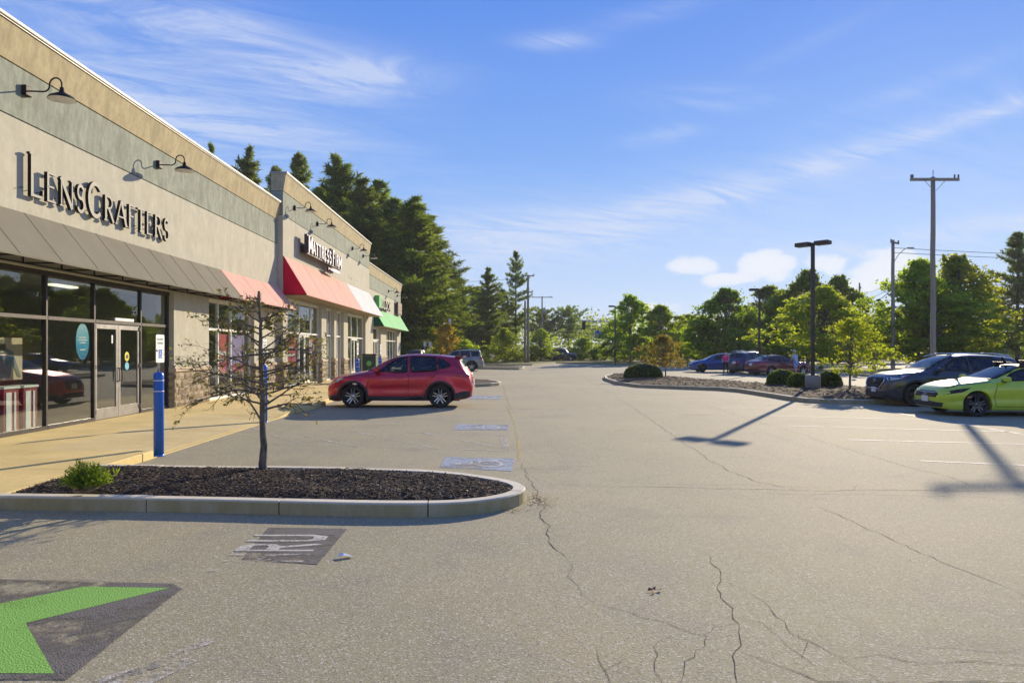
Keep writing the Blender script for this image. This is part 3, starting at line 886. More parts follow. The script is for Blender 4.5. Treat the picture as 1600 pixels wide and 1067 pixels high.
# ------------------------------------------------------------------ shop buildings
def wall_box(parent, name, x0, x1, y0, y1, z0, z1, mat):
    return MB().box(x0, x1, y0, y1, z0, z1).build(name, M[mat], parent)
def gooseneck(X, Y, Z, label, first=[None]):
    if first[0] is None:
        t = thing('gooseneck_lamp', label, 'wall lamp', (X, Y, Z), 0, 'gooseneck lamps above the shop signs')
        MB().bbox(0.0, .10, -.10, .10, -.10, .10, .015).build('wall_box', M['black'], t)
        path = [(.10, 0, 0), (.38, 0, -.01)] + [(.38 + .12 * math.sin(a), 0, .10 - .11 * math.cos(a)) for a in (R(d) for d in (20, 45, 70))] + \
               [(.62 - .12 * math.cos(a), 0, .13 + .13 * math.sin(a)) for a in (R(d) for d in (15, 45, 75, 105, 135, 165))] + [(.74, 0, .06), (.74, 0, -.02)]
        MB().tube(path, .016, 8).build('arm', M['black'], t)
        sh = MB().lathe([(.0, .10), (.035, .10), (.045, .03), (.06, .0), (.12, -.03), (.22, -.085), (.25, -.125), (.252, -.135), (.245, -.135)], 24, origin=(.74, 0, -.03)).build('shade', M['black'], t)
        MB().lathe([(.243, -.135), (.22, -.09), (.12, -.038), (.0, -.02)], 24, origin=(.74, 0, -.032)).build('reflector', M['white'], sh)
        first[0] = t
        return t
    t = copy_tree(first[0]); t.location = (X, Y, Z); t['label'] = label
    return t
def facade(parent, X, y0, y1, zt, z_tan, z_grey, z_head, openings, thick=0.5, end_lo=False, base=SWZ):
    B = X - thick
    # upper wall in three bands with a reveal groove between them
    wall_box(parent, 'wall', B, X, y0, y1, z_head, z_grey - .015, 'cream')
    wall_box(parent, 'joint', B, X - .02, y0 + .003, y1 - .003, z_grey - .015, z_grey + .012, 'bronze')
    wall_box(parent, 'wall_band', B, X + .004, y0, y1, z_grey + .012, z_tan - .02, 'grey_green')
    wall_box(parent, 'joint', B, X - .02, y0 + .003, y1 - .003, z_tan - .02, z_tan, 'bronze')
    # flared cornice
    mb = MB()
    f = .14
    pr = [(B, z_tan), (X + .02, z_tan), (X + f, zt - .07), (B, zt - .07)]
    mb.prism(pr, y0, y1, axis='y')
    mb.build('cornice', M['tan'], parent)
    # coping in lengths
    yy = y0 - .03
    while yy < y1:
        e = min(yy + 3.05, y1 + .03)
        MB().prism([(B - .04, zt - .07), (X + f + .035, zt - .07), (X + f + .045, zt - .055), (X + f + .045, zt + .0), (B - .04, zt - .0)], yy + .004, e - .004, axis='y').build('coping', M['coping'], parent)
        MB().box(X + f - .02, X + f + .02, yy + .004, e - .004, zt - .095, zt - .07).build('drip_edge', M['bronze'], parent)
        yy = e
        if e >= y1: break
    # piers
    edges = [y0] + [v for o in openings for v in o] + [y1]
    for a, b in zip(edges[::2], edges[1::2]):
        if b - a < .05: continue
        wall_box(parent, 'pier', B, X, a, b, 1.30, z_head - .002, 'cream')
        MB().prism([(B, 1.14), (X + .03, 1.14), (X + .075, 1.17), (X + .075, 1.25), (X + .012, 1.30), (B, 1.30)], a - .03, b + .03, axis='y').build('cast_cap', M['cap'], parent)
        wall_box(parent, 'pier_base', B, X - .005, a + .012, b - .012, 0, 1.14, 'mortar')
        blocks(parent, X, a, b, (y0, y1), B)
blk = None
def blocks(parent, X, a, b, ends, B):
    global blk
    if blk is None:
        blk = {}
        for k in ('block', 'block2', 'block3'):
            for L_ in (.395, .195):
                mb = MB(); bm = bmesh.new(); bmesh.ops.create_grid(bm, x_segments=4 if L_ > .3 else 2, y_segments=2, size=.5)
                vs = []
                for v in bm.verts:
                    e = abs(v.co.x) > .49 or abs(v.co.y) > .49
                    vs.append((0.0 if e else rnd.uniform(.015, .035), (v.co.x + .5) * L_, (v.co.y + .5) * .190))
                bm.verts.ensure_lookup_table()
                fs = [[v.index for v in f.verts] for f in bm.faces]; n = len(vs)
                mb.add(vs, fs)
                mb.add([(0, 0, 0), (0, L_, 0), (0, L_, .19), (0, 0, .19), (-.05, 0, 0), (-.05, L_, 0), (-.05, L_, .19), (-.05, 0, .19)], [(0, 1, 5, 4), (1, 2, 6, 5), (2, 3, 7, 6), (3, 0, 4, 7)][::1])
                bm.free()
                blk[(k, L_)] = mb.mesh('block', M[k])
    for r_ in range(5):
        z = SWZ + .006 + r_ * .2
        y = a + (0 if r_ % 2 else -.2)
        while y < b - .05:
            s0 = max(y, a); e0 = min(y + .4, b)
            ln = e0 - s0
            if ln > .06:
                k = rnd.choice(('block', 'block', 'block2', 'block3'))
                o = bpy.data.objects.new('block', blk[(k, .395)]); COL.objects.link(o); o.parent = parent
                o.location = (X + .022, s0 + .004, z); o.scale = (1, (ln - .008) / .395, 1)
            y += .4
        # return face looking back towards the camera
        if a > ends[0] + .1 or True:
            k = rnd.choice(('block', 'block2', 'block3'))
            o = bpy.data.objects.new('block', blk[(k, .395)]); COL.objects.link(o); o.parent = parent
            o.rotation_euler = (0, 0, R(-90)); o.location = (B + .10, a - .012, z); o.scale = (1, (X - B - .11) / .395, 1)
def storefront(parent, X, y0, y1, z1, ztr, posts, fmat, doors=(), name='storefront_window', z0=SWZ, dmat=None, glass='glass'):
    """glazing bars and panes in the plane X; doors = list of (y0,y1)"""
    sf = MB().box(X - .06, X + .05, y0, y1, z0, z0 + .07)
    for d in doors: pass
    root = MB().box(X - .06, X + .06, y0, y1, z1 - .10, z1).build(name, M[fmat], parent)   # head bar carries the rest
    def bar(*a): MB().bbox(*a, .004).build('glazing_bar', M[fmat], root)
    P = sorted([y0 + .03] + list(posts) + [y1 - .03])
    for p in P: bar(X - .055, X + .05, p - .03, p + .03, z0, z1 - .10)
    dm = dmat or fmat
    for a, b in zip(P, P[1:]):
        isdoor = any(abs(a - d[0]) < .12 and abs(b - d[1]) < .12 for d in doors)
        bar(X - .05, X + .055, a + .03, b - .03, ztr - .04, ztr + .04)
        MB().box(X - .006, X + .006, a + .03, b - .03, ztr + .04, z1 - .10).build('pane', M[glass], root)
        if not isdoor:
            bar(X - .05, X + .055, a + .03, b - .03, z0, z0 + .08)
            MB().box(X - .006, X + .006, a + .03, b - .03, z0 + .08, ztr - .04).build('pane', M[glass], root)
        else:
            mid = (a + b) / 2
            for (p, q, hs) in ((a + .035, mid - .006, 1), (mid + .006, b - .035, -1)):
                d = MB(); zt = ztr - .045; s_ = .10
                d.box(X - .022, X + .022, p, p + s_, z0 + .012, zt); d.box(X - .022, X + .022, q - s_, q, z0 + .012, zt)
                d.box(X - .021, X + .021, p + s_, q - s_, z0 + .012, z0 + .27); d.box(X - .021, X + .021, p + s_, q - s_, zt - .12, zt)
                dr = d.build('door', M[dm], parent)
                MB().box(X - .004, X + .004, p + s_, q - s_, z0 + .27, zt - .12).build('pane', M[glass], dr)
                yh = (q - .05) if hs == 1 else (p + .05)
                MB().tube([(X + .022, yh, 1.02), (X + .085, yh, 1.02), (X + .085, yh, 1.34), (X + .022, yh, 1.34)], .012, 6).build('handle', M['black'], dr)
                for hz in (.2, 1.25, 2.3):
                    yy = p + .012 if hs == 1 else q - .012
                    MB().box(X + .02, X + .045, yy - .03, yy + .03, z0 + hz - .05 - .1 * (hz > 2), z0 + hz + .05 - .1 * (hz > 2)).build('hinge', M['bronze'], dr)
    return root
def awning(parent, X, y0, y1, zt, zb, out, panels, mats, side=None, under=None, frame=True):
    """sloping fabric: panels = list of y breaks, mats one per span"""
    br = panels
    for i, (a, b) in enumerate(zip(br, br[1:])):
        mb = MB(); n = 5
        for k in range(n):
            pass
        vs = []; fs = []
        for k in range(n + 1):
            t = k / n
            for u in (0, .5, 1):
                yy = a + .0004 + (b - a - .0008) * u
                sag = -.012 * math.sin(PI * t) * (1 if u == .5 else .4)
                vs.append((X + .02 + (out - .02) * t, yy, zt + (zb - zt) * t + sag))
        m_ = len(vs)
        for k in range(n):
            for u in range(2):
                j = k * 3 + u; fs.append((j, j + 3, j + 4, j + 1))
        vs2 = [(v[0] - .006, v[1], v[2] - .008) for v in vs]
        mb.add(vs, fs, smooth=True); mb.add(vs2, [f[::-1] for f in fs])
        mb.add([vs[-3], vs[-1], (vs[-1][0], vs[-1][1], vs[-1][2] - .04), (vs[-3][0], vs[-3][1], vs[-3][2] - .04)], [(3, 2, 1, 0), (0, 1, 2, 3)][:1])
        mb.build('awning_panel', M[mats[i] if isinstance(mats, list) else mats], parent)
        # seam welt
        MB().tube([(X + .025, a, zt + .004), (X + out + .002, a, zb + .006)], .0035, 4).build('awning_seam', M[mats[i] if isinstance(mats, list) else mats], parent)
    for yy, mt in (side or []):
        MB().prism([(X + .01, zt - .01), (X + out - .01, zb + .0), (X + .01, zb)], yy, yy + .012, axis='y').build('awning_side', M[mt], parent)
    if under:
        wall_box(parent, 'awning_soffit', X + .01, X + out - .01, y0 + .02, y1 - .02, zb - .035, zb - .01, under)
    if frame:
        fr = MB()
        fr.tube([(X + out - .02, y0, zb - .02), (X + out - .02, y1, zb - .02)], .018, 6)
        fr.tube([(X + .04, y0, zb - .02), (X + .04, y1, zb - .02)], .018, 6)
        n = max(2, int((y1 - y0) / 1.2))
        for k in range(n + 1):
            yy = y0 + .03 + (y1 - y0 - .06) * k / n
            fr.tube([(X + .03, yy, zb - .02), (X + out - .02, yy, zb - .02)], .018, 6)
            fr.tube([(X + .03, yy, zb - .02), (X + .03, yy, zt - .05)], .015, 6)
            fr.tube([(X + .03, yy, zt - .05), (X + out - .03, yy, zb)], .015, 6)
        fr.build('awning_frame', M['black'], parent)
M['inside_wall'] = simple('shop_inside_wall', (.42, .39, .30), .8)
M['inside_floor'] = simple('shop_floor', (.22, .19, .15), .35)
M['inside_ceiling'] = simple('shop_ceiling', (.45, .45, .43), .9)
M['soffit'] = simple('soffit_tan', (.34, .26, .17), .85)
def room(parent, X, y0, y1, z1, depth=7, dividers=()):
    wall_box(parent, 'floor', X - depth, X - .07, y0, y1, .0, SWZ - .002, 'inside_floor')
    wall_box(parent, 'ceiling', X - depth, X - .07, y0, y1, z1 + .02, z1 + .06, 'inside_ceiling')
    wall_box(parent, 'back_wall', X - depth - .1, X - depth, y0, y1, .0, z1 + .06, 'inside_wall')
    for d in list(dividers) + [y0 + .05, y1 - .05]:
        wall_box(parent, 'partition', X - depth + .01, X - .075, d - .05, d + .05, SWZ, z1 + .018, 'inside_wall')

BY1 = 30.18
M['added_glow'] = MatB('added_fill_panel').set((.9,.9,.85)).mat  # glow added to lift the dark shop inside, not a real fitting
M['added_glow'].node_tree.nodes['Principled BSDF'].inputs['Emission Color'].default_value = (1, .9, .7, 1)
M['added_glow'].node_tree.nodes['Principled BSDF'].inputs['Emission Strength'].default_value = 1.0
b1 = thing('shop_building', 'nearest low beige and grey-green banded shop with a taupe awning and dark framed glass front', 'building')
z_head = 3.44
facade(b1, WALL1, -4.0, BY1 - .002, 8.02, 7.26, 6.24, z_head, [(7.6, 20.5), (23.0, 27.3)], .5)
storefront(b1, GLASS1, 7.6, 20.5, z_head, 2.46, [9.6, 12.3, 14.94, 16.72, 18.9], 'bronze', [(16.72, 18.9)], dmat='alu')
storefront(b1, GLASS1, 23.0, 27.3, z_head, 2.46, [24.15, 25.3], 'white_alu')
wall_box(b1, 'roof', -26, WALL1 - .5, -4, BY1 - .01, 7.2, 7.35, 'concrete')
wall_box(b1, 'side_wall', -26, WALL1 - .5, -4.2, -4.0, 0, 7.2, 'cream')
wall_box(b1, 'side_wall', -26.2, -26, -4.2, 68.7, 0, 7.2, 'cream')
room(b1, GLASS1, 7.5, 29.9, z_head, 7, [22.2])
n_ = [4.0 + i * 1.245 for i in range(16)] + [23.86]
awning(b1, WALL1, 4.0, 23.86, 4.46, 3.50, .78, n_, 'awn_grey')
awning(b1, WALL1, 23.9, BY1 - .02, 4.46, 3.50, .78, [23.9, 25.9, 28.0, BY1 - .02], 'awn_pink', frame=True, side=[(23.885, 'awn_red')])

for xx in (-11.2, -13.6):
    for yy in (9.5, 12.5, 15.5, 18.5, 24.5, 27):
        MB().bbox(xx - .12, xx + .12, yy - .5, yy + .5, z_head - .03, z_head + .015, .01).build('added_fill_panel', M['added_glow'], b1)  # added glowing panels that brighten the room
b2 = thing('shop_building', 'taller middle beige shop with red and white awnings and white framed doors', 'building')
BY2 = 50.6
facade(b2, WALL2, BY1, BY2, 9.28, 8.48, 7.47, 4.0, [(30.85, 36.86), (37.9, 39.72), (40.3, 42.2), (43.4, 49.2)], .5)
storefront(b2, GLASS2, 30.85, 36.86, 4.0, 2.55, [33.3, 35.4], 'white_alu', [(33.3, 35.4)])
storefront(b2, GLASS2, 37.9, 39.72, 4.0, 2.55, [39.0], 'white_alu')
storefront(b2, GLASS2, 40.3, 42.2, 4.0, 2.55, [41.4], 'white_alu')
storefront(b2, GLASS2, 43.4, 49.2, 4.0, 2.55, [45.3, 47.3], 'white_alu', [(45.3, 47.3)])
wall_box(b2, 'roof', -26, WALL2 - .5, BY1, BY2, 7.6, 7.8, 'concrete')
wall_box(b2, 'side_wall', -26, WALL2 - .5, BY1, BY1 + .2, 7.36, 7.7, 'cream')
room(b2, GLASS2, BY1 + .25, BY2, 4.0, 7, [37.4, 42.8])
awning(b2, WALL2, BY1 + .02, 42.8, 5.75, 4.13, 1.0, [BY1 + .02, 33.2, 36.4, 39.6, 42.8], 'awn_pink', side=[(BY1 + .012, 'awn_red')], under='soffit')
awning(b2, WALL2, 42.82, BY2 - .02, 5.75, 4.13, 1.0, [42.82, 46.7, BY2 - .02], 'awn_white', under='soffit')

b3 = thing('shop_building', 'farthest low beige shop at the end of the row with a green awning', 'building')
BY3 = 68.9
facade(b3, WALL1, BY2 + .002, BY3, 8.02, 7.26, 6.24, 3.47, [(53.6, 57.1), (60.0, 66.4)], .5)
storefront(b3, GLASS1, 53.6, 57.1, 3.47, 2.55, [54.3, 56.4], 'white_alu', [(54.3, 56.4)])
storefront(b3, GLASS1, 60.0, 66.4, 3.47, 2.55, [61.5, 63.0, 64.7], 'white_alu', [])
wall_box(b3, 'roof', -26, WALL1 - .5, BY2, BY3, 7.2, 7.35, 'concrete')
wall_box(b3, 'side_wall', -26, WALL1 - .5, BY3 - .2, BY3, 0, 7.2, 'cream')
room(b3, GLASS1, BY2, BY3 - .25, 3.47, 7, [58.5])
awning(b3, WALL1, 53.8, BY3 - .05, 4.87, 3.58, .78, [53.8, 58.8, 63.8, BY3 - .05], 'awn_green', side=[(53.79, 'awn_dkgreen')], under='soffit')
for X, Y, Z, lb in [(WALL1, 14.0, 6.84, 'black gooseneck lamp nearest the camera, left of the big L letter'), (WALL1, 19.5, 6.82, 'black gooseneck lamp above the last letters of the nearest shop sign'),
                    (WALL2, 31.85, 8.08, 'first black gooseneck lamp on the taller shop, beside its corner'), (WALL2, 35.9, 8.08, 'black gooseneck lamp right above the purple-brown backed white sign'),
                    (WALL2, 44.6, 8.08, 'third black gooseneck lamp on the taller shop, above its bare wall'), (WALL2, 48.2, 8.08, 'last black gooseneck lamp at the far end of the taller shop'),
                    (WALL1, 61.0, 6.76, 'black gooseneck lamp above the green square on the farthest shop'), (WALL1, 66.3, 6.76, 'black gooseneck lamp above the small brown sign at the end of the row')]:
    gooseneck(X, Y, Z, lb)

# ------------------------------------------------------------------ signs on the shops
M['letter_face'] = simple('letter_face', (.40, .385, .32), .7, spec=.2)
M['letter_side'] = simple('letter_side', (.014, .013, .013), .6, spec=.2)
def letter_obj(parent, strokes, u0, v0, w, h, X0, X1, face, side, name='letter'):
    """strokes in a unit box; u runs along +Y, v up. box letters from X0 (back) to X1 (face)"""
    mb = MB()
    for k, s_ in enumerate(strokes):
        L_, R_ = stroke_quads(s_[0], s_[1] , s_[2] if len(s_) > 2 else None)
        x1 = X1 + k * .0015
        n = len(L_)
        P = L_ + R_[::-1]
        asp = w / h
        def q(p, x): return (x, u0 + p.x * w, v0 + p.y * h)
        vs = [q(p, x1) for p in P] + [q(p, X0 + k * .0015) for p in P]
        m_ = len(P)
        fs = [(i, i + 1, 2 * n - 2 - i, 2 * n - 1 - i) for i in range(n - 1)]
        a = Vector(vs[fs[0][1]]) - Vector(vs[fs[0][0]]); b = Vector(vs[fs[0][2]]) - Vector(vs[fs[0][0]])
        if a.cross(b).x < 0: fs = [f[::-1] for f in fs]
        mb.add(vs, fs, 0)
        mb.add(vs, [(i, (i + 1) % m_, m_ + (i + 1) % m_, m_ + i) for i in range(m_)], 1)
        mb.add(vs, [tuple(m_ + j for j in f[::-1]) for f in fs], 1)
    return mb.build(name, [M[face], M[side]], parent)
def glyph(ch, t=.145, thin=.06, serif=.045):
    """thick and thin roman capitals"""
    s_ = []
    def sf(x, y, w=.16): s_.append(([(x - w, y), (x + w, y)], serif))
    if ch == 'L': s_ += [([(.2, 0), (.2, 1)], t), ([(.12, .035), (.86, .035)], thin)]; sf(.2, .975); s_.append(([(.86, .02), (.88, .2)], thin * .8))
    elif ch == 'E': s_ += [([(.2, 0), (.2, 1)], t), ([(.12, .035), (.8, .035)], thin), ([(.12, .965), (.78, .965)], thin), ([(.2, .52), (.65, .52)], thin)]
    elif ch == 'N': s_ += [([(.16, 0), (.16, 1)], thin * 1.2), ([(.12, 1), (.84, 0)], t * 1.05), ([(.84, 0), (.84, 1)], thin * 1.2)]; sf(.16, .025, .12); sf(.84, .975, .12)
    elif ch == 'S': s_ += [(arc(.5, .73, .27, .235, 25, 180, 8) + arc(.5, .73, .27, .235, 180, 250, 4)[1:] + arc(.5, .27, .30, .25, 70, 0, 4) + arc(.5, .27, .30, .25, 0, -155, 8)[1:], t * .85)]
    elif ch == 'C': s_ += [(arc(.56, .5, .42, .47, 48, 312, 18), t * .85)]; s_.append(([(.84, .78), (.84, .95)], thin))
    elif ch == 'R': s_ += [([(.2, 0), (.2, 1)], t), ([(.2, .965)] + arc(.46, .74, .28, .225, 90, -90, 8) + [(.2, .515)], thin * 1.3), ([(.45, .5), (.88, 0)], t * .9)]; sf(.2, .025)
    elif ch == 'A': s_ += [([(.06, 0), (.48, 1)], thin * 1.2), ([(.48, 1), (.92, 0)], t * 1.05), ([(.22, .34), (.74, .34)], thin)]; sf(.07, .025, .1); sf(.91, .025, .1)
    elif ch == 'F': s_ += [([(.2, 0), (.2, 1)], t), ([(.12, .965), (.8, .965)], thin), ([(.2, .52), (.65, .52)], thin)]; sf(.2, .025)
    elif ch == 'T': s_ += [([(.5, 0), (.5, 1)], t), ([(.1, .965), (.9, .965)], thin)]; sf(.5, .025)
    elif ch == 'M': s_ += [([(.13, 0), (.13, 1)], t), ([(.13, 1), (.5, .25)], t * .9), ([(.5, .25), (.87, 1)], t * .9), ([(.87, 0), (.87, 1)], t)]
    elif ch == 'I': s_ += [([(.5, 0), (.5, 1)], t * 1.2)]
    elif ch == 'B': s_ += [([(.2, 0), (.2, 1)], t), ([(.2, .95)] + arc(.45, .74, .3, .2, 90, -90, 8) + arc(.47, .28, .34, .23, 90, -90, 8) + [(.2, .05)], t)]
    elif ch == 'O': s_ += [(arc(.5, .5, .38, .45, 0, 360, 20), t)]
    elif ch == 'K': s_ += [([(.2, 0), (.2, 1)], t), ([(.85, 1), (.25, .45)], t), ([(.4, .55), (.88, 0)], t)]
    return s_
sg = thing('shop_sign', 'raised pale serif letters LENSCRAFTERS with black sides on the nearest shop wall', 'sign', (0, 0, 0))
word = 'LENSCRAFTERS'
wid = {'L': .50, 'E': .43, 'N': .56, 'S': .42, 'C': .66, 'R': .50, 'A': .56, 'F': .42, 'T': .46}
tot = sum(wid[c] for c in word); span = 6.05
yy = 13.95
for i, c in enumerate(word):
    w = wid[c] * span / tot; h = .86 if i == 0 else (.78 if i == 4 else .60)
    letter_obj(sg, glyph(c), yy, 4.80, w * .95, h, WALL1 + .06, WALL1 + .13, 'letter_face', 'letter_side')
    yy += w
for k in range(24):
    y_ = 13.85 + k * .255
    MB().tube([(WALL1, y_, 4.93), (WALL1 + .09, y_, 4.93)], .008, 5).build('standoff_pin', M['black'], sg)
sg = thing('shop_sign', 'white capital letters MATTRESS FIRM on a deep dark backing above the red awning', 'sign', (0, 0, 0))
M['sign_dark'] = simple('dark_purple_brown', (.035, .02, .028), .5)
M['sign_white'] = simple('sign_white', (.80, .74, .78), .4)
ya, yb = 32.6, 39.4
word = 'MATTRESS FIRM'
zb_ = 6.23
X0, X1 = WALL2 + .28, WALL2 + .46
nn = len(word); pitch = (yb - ya) / 12.4
yy = ya
mb = MB()
for i, c in enumerate(word):
    if c == ' ': yy += pitch * .35; continue
    big = (i == 0 or c == 'F')
    w = pitch * (1.35 if c == 'M' else (.6 if c == 'I' else 1.0)); h = .74 if big else .6
    zc = zb_ - .0
    MB().bbox(X0 - .02, X1 - .06, yy - .05, yy + w + .02, zc - .08, zc + h + .08, .01).build('backing', M['sign_dark'], sg)
    letter_obj(sg, glyph(c, .24, .16, .02), yy, zc, w * .92, h, X1 - .058, X1, 'sign_white', 'sign_dark')
    yy += w
MB().bbox(WALL2 + .002, X0 - .025, ya + .3, yb - .3, zb_ + .02, zb_ + .35, .01).build('raceway', M['sign_dark'], sg)
# swoosh below
def arc_x(y0, z0, ln, t, x0, x1, mat, name):
    mb = MB(); n = 10
    top = [(y0 + ln * k / n, z0 + .10 * math.sin(PI * k / n) + .05 * k / n) for k in range(n + 1)]
    bot = [(p[0], p[1] - t * math.sin(PI * (k + .6) / (n + 1.2))) for k, p in enumerate(top)]
    for k in range(n): mb.prism([top[k], top[k + 1], bot[k + 1], bot[k]][::-1], x0, x1, axis='x')
    return mb.build(name, M[mat], sg)
arc_x(37.0, 5.93, 2.3, .16, X1 - .1, X1 - .02, 'sign_white', 'swoosh')
MB().bbox(X0 - .02, X1 - .12, 36.9, 38.0, 5.82, 6.05, .01).build('backing', M['sign_dark'], sg)
MB().box(WALL2, X0, 37.6, 37.75, 5.9, 6.0).build('raceway', M['sign_white'], sg)
sg = thing('shop_sign', 'green square and raised dark capital letters above the green awning', 'sign', (0, 0, 0))
MB().bbox(WALL1 + .02, WALL1 + .35, 54.2, 55.5, 4.98, 5.9, .01).build('green_square', simple('sign_green', (.10, .45, .12), .4), sg)
yy = 55.9
for c in 'BLOCK':
    letter_obj(sg, glyph(c, .26, .26, .02), yy, 5.05, .82, .62, WALL1 + .12, WALL1 + .30, 'letter_face', 'letter_side'); yy += .92
sg = thing('shop_sign', 'small dark brown square sign on the far end of the farthest shop', 'sign', (0, 0, 0))
MB().bbox(WALL1 + .1, WALL1 + .3, 64.9, 67.6, 5.0, 6.1, .02).build('board', simple('sign_brown', (.07, .035, .025), .5), sg)
for k in range(3):
    MB().bbox(WALL1 + .3, WALL1 + .315, 65.2, 67.3, 5.15 + k * .3, 5.3 + k * .3, .004).build('raised_band', simple('sign_rust', (.22, .10, .07), .5), sg)
# bolt holes left by a removed sign
mb = MB()
for k in range(9): mb.box(WALL2 + .001, WALL2 + .012, 43.2 + k * .42 + rnd.uniform(-.1, .1), 43.27 + k * .42 + .02, 6.15 + rnd.uniform(-.06, .1), 6.22)
o = mb.build('bolt_marks', M['bronze'], b2); o['kind'] = 'stuff'

# posters in the windows
M['poster_red'] = simple('poster_red', (.62, .05, .09), .4)
M['poster_purple'] = simple('poster_purple', (.42, .30, .62), .4)
M['poster_yellow'] = simple('poster_yellow', (.78, .55, .06), .4)
M['poster_white'] = simple('poster_white', (.75, .72, .72), .4)
def poster(X, y0, y1, z0, z1, mat, label, extra=()):
    t = thing('window_poster', label, 'poster', (X, (y0 + y1) / 2, z0))
    w = (y1 - y0) / 2; h = z1 - z0
    MB().box(-.004, .004, -w, w, 0, h).build('sheet', M[mat], t)
    for (a, b, c, d, m2) in extra:
        MB().box(.0045, .006, -w + a * 2 * w, -w + b * 2 * w, c * h, d * h).build('printed_band', M[m2], t)
poster(GLASS1 - .05, 24.22, 25.22, .98, 2.33, 'poster_red', 'red sale poster behind the leaning bare tree, left of the purple one', [(.12, .88, .45, .56, 'poster_white'), (.2, .8, .3, .38, 'poster_white')])
poster(GLASS1 - .05, 25.36, 26.9, .98, 2.33, 'poster_purple', 'purple sale poster in the window beside the red one', [(.05, .95, .0, .2, 'poster_red')])
poster(GLASS2 - .05, 31.3, 33.2, 1.05, 2.35, 'poster_red', 'red poster in the window left of the white double door', [(.15, .85, .35, .43, 'poster_white'), (.2, .8, .6, .66, 'poster_white')])
poster(GLASS2 - .05, 35.5, 36.1, 1.05, 2.35, 'poster_red', 'narrow red poster directly right of the white double door', [(.2, .8, .4, .5, 'poster_white'), (.2, .8, .62, .7, 'poster_white')])
poster(GLASS2 - .05, 36.15, 36.75, 1.05, 2.35, 'poster_red', 'second narrow red poster right of the white double door with white print', [(.2, .8, .35, .8, 'poster_white')])
poster(GLASS2 - .05, 38.0, 38.95, 1.05, 2.45, 'poster_yellow', 'tall yellow poster in the narrow window of the middle shop')
poster(GLASS2 - .05, 40.4, 41.3, 1.3, 2.3, 'poster_purple', 'pale lilac poster in the second narrow window of the middle shop')
# oval blue sticker, door stickers
def disc_x(parent, name, X, y, z, ry, rz, mat, label=None, cat=None):
    mb = MB(); pts = [(y + ry * math.cos(a), z + rz * math.sin(a)) for a in (2 * PI * k / 24 for k in range(24))]
    mb.prism(pts, X, X + .003, axis='x'); o = mb.build(name, M[mat], parent)
    if label: tag(o, label, cat)
    return o
m_ = MatB('blue_oval_print'); sp = m_.N.new('ShaderNodeSeparateXYZ'); m_.L.new(m_.wpos(), sp.inputs[0])
m_.set(m_.ramp(m_.math('MULTIPLY', m_.math('SUBTRACT', sp.outputs[2], 1.45), 1.0), [(0.0, (.02, .16, .36)), (.5, (.06, .40, .62)), (1.0, (.55, .75, .8))]), .3); M['oval'] = m_.mat
t = thing('window_sticker', 'blue oval sticker with white print in the pane left of the grey double door', 'sticker', (0, 0, 0))
disc_x(t, 'oval', GLASS1 - .016, 16.33, 1.98, .26, .42, 'oval')
for k, (zz, ww) in enumerate([(2.06, .15), (2.0, .18), (1.94, .12), (1.78, .1)]):
    MB().box(GLASS1 - .0125, GLASS1 - .011, 16.33 - ww, 16.33 + ww, zz, zz + .028).build('print_line', M['poster_white'], t)
t = thing('window_sticker', 'round yellow sticker on the right glass door leaf', 'sticker'); M['st_y'] = simple('sticker_yellow', (.65, .58, .05), .4); M['st_b'] = simple('sticker_cyan', (.12, .45, .55), .4)
disc_x(t, 'disc', GLASS1 + .006, 18.25, 1.62, .11, .12, 'st_y'); disc_x(t, 'print', GLASS1 + .0095, 18.25, 1.62, .06, .05, 'bronze')
t = thing('window_sticker', 'round cyan sticker below the yellow one on the glass door', 'sticker'); disc_x(t, 'disc', GLASS1 + .006, 18.25, 1.38, .10, .10, 'st_b')
t = thing('window_sticker', 'small white tag near the top of the left door leaf', 'sticker'); MB().box(GLASS1 + .006, GLASS1 + .009, 17.52, 17.58, 1.95, 2.15).build('tag', M['poster_white'], t)
t = thing('notice_strip', 'white strip lying on the bar above the double door', 'notice'); MB().bbox(GLASS1 + .02, GLASS1 + .06, 17.6, 18.5, 2.505, 2.58, .004).build('strip', M['poster_white'], t)

# things inside the nearest shop
M['disp_red'] = simple('display_red', (.30, .03, .05), .4)
M['photo_bg'] = simple('poster_tan', (.55, .42, .26), .5); M['photo_grey'] = simple('poster_grey_green', (.16, .18, .16), .5); M['photo_skin'] = simple('poster_dark', (.06, .05, .045), .5)
t = thing('advert_board', 'tan advert board showing a dark haired figure with spread arms behind the glass', 'advert', (GLASS1 - .9, 0, 0))
MB().bbox(-.03, 0, 14.1, 15.6, 1.15, 2.05, .005).build('board', M['photo_bg'], t)
MB().prism([(14.7, 1.2), (15.2, 1.2), (15.3, 1.75), (15.1, 1.82), (14.85, 1.82), (14.62, 1.75)], .001, .004, axis='x').build('figure', M['photo_grey'], t)
MB().prism([(14.62, 1.75), (14.4, 1.2), (14.5, 1.2), (14.75, 1.62)], .0045, .007, axis='x').build('figure_arm', M['photo_grey'], t)
MB().prism([(15.28, 1.75), (15.55, 1.2), (15.45, 1.2), (15.2, 1.6)], .0045, .007, axis='x').build('figure_arm', M['photo_grey'], t)
MB().prism([(14.96 + .1 * math.cos(a), 1.86 + .16 * math.sin(a)) for a in (2 * PI * k / 16 for k in range(16))], .0075, .01, axis='x').build('figure_head', M['photo_skin'], t)
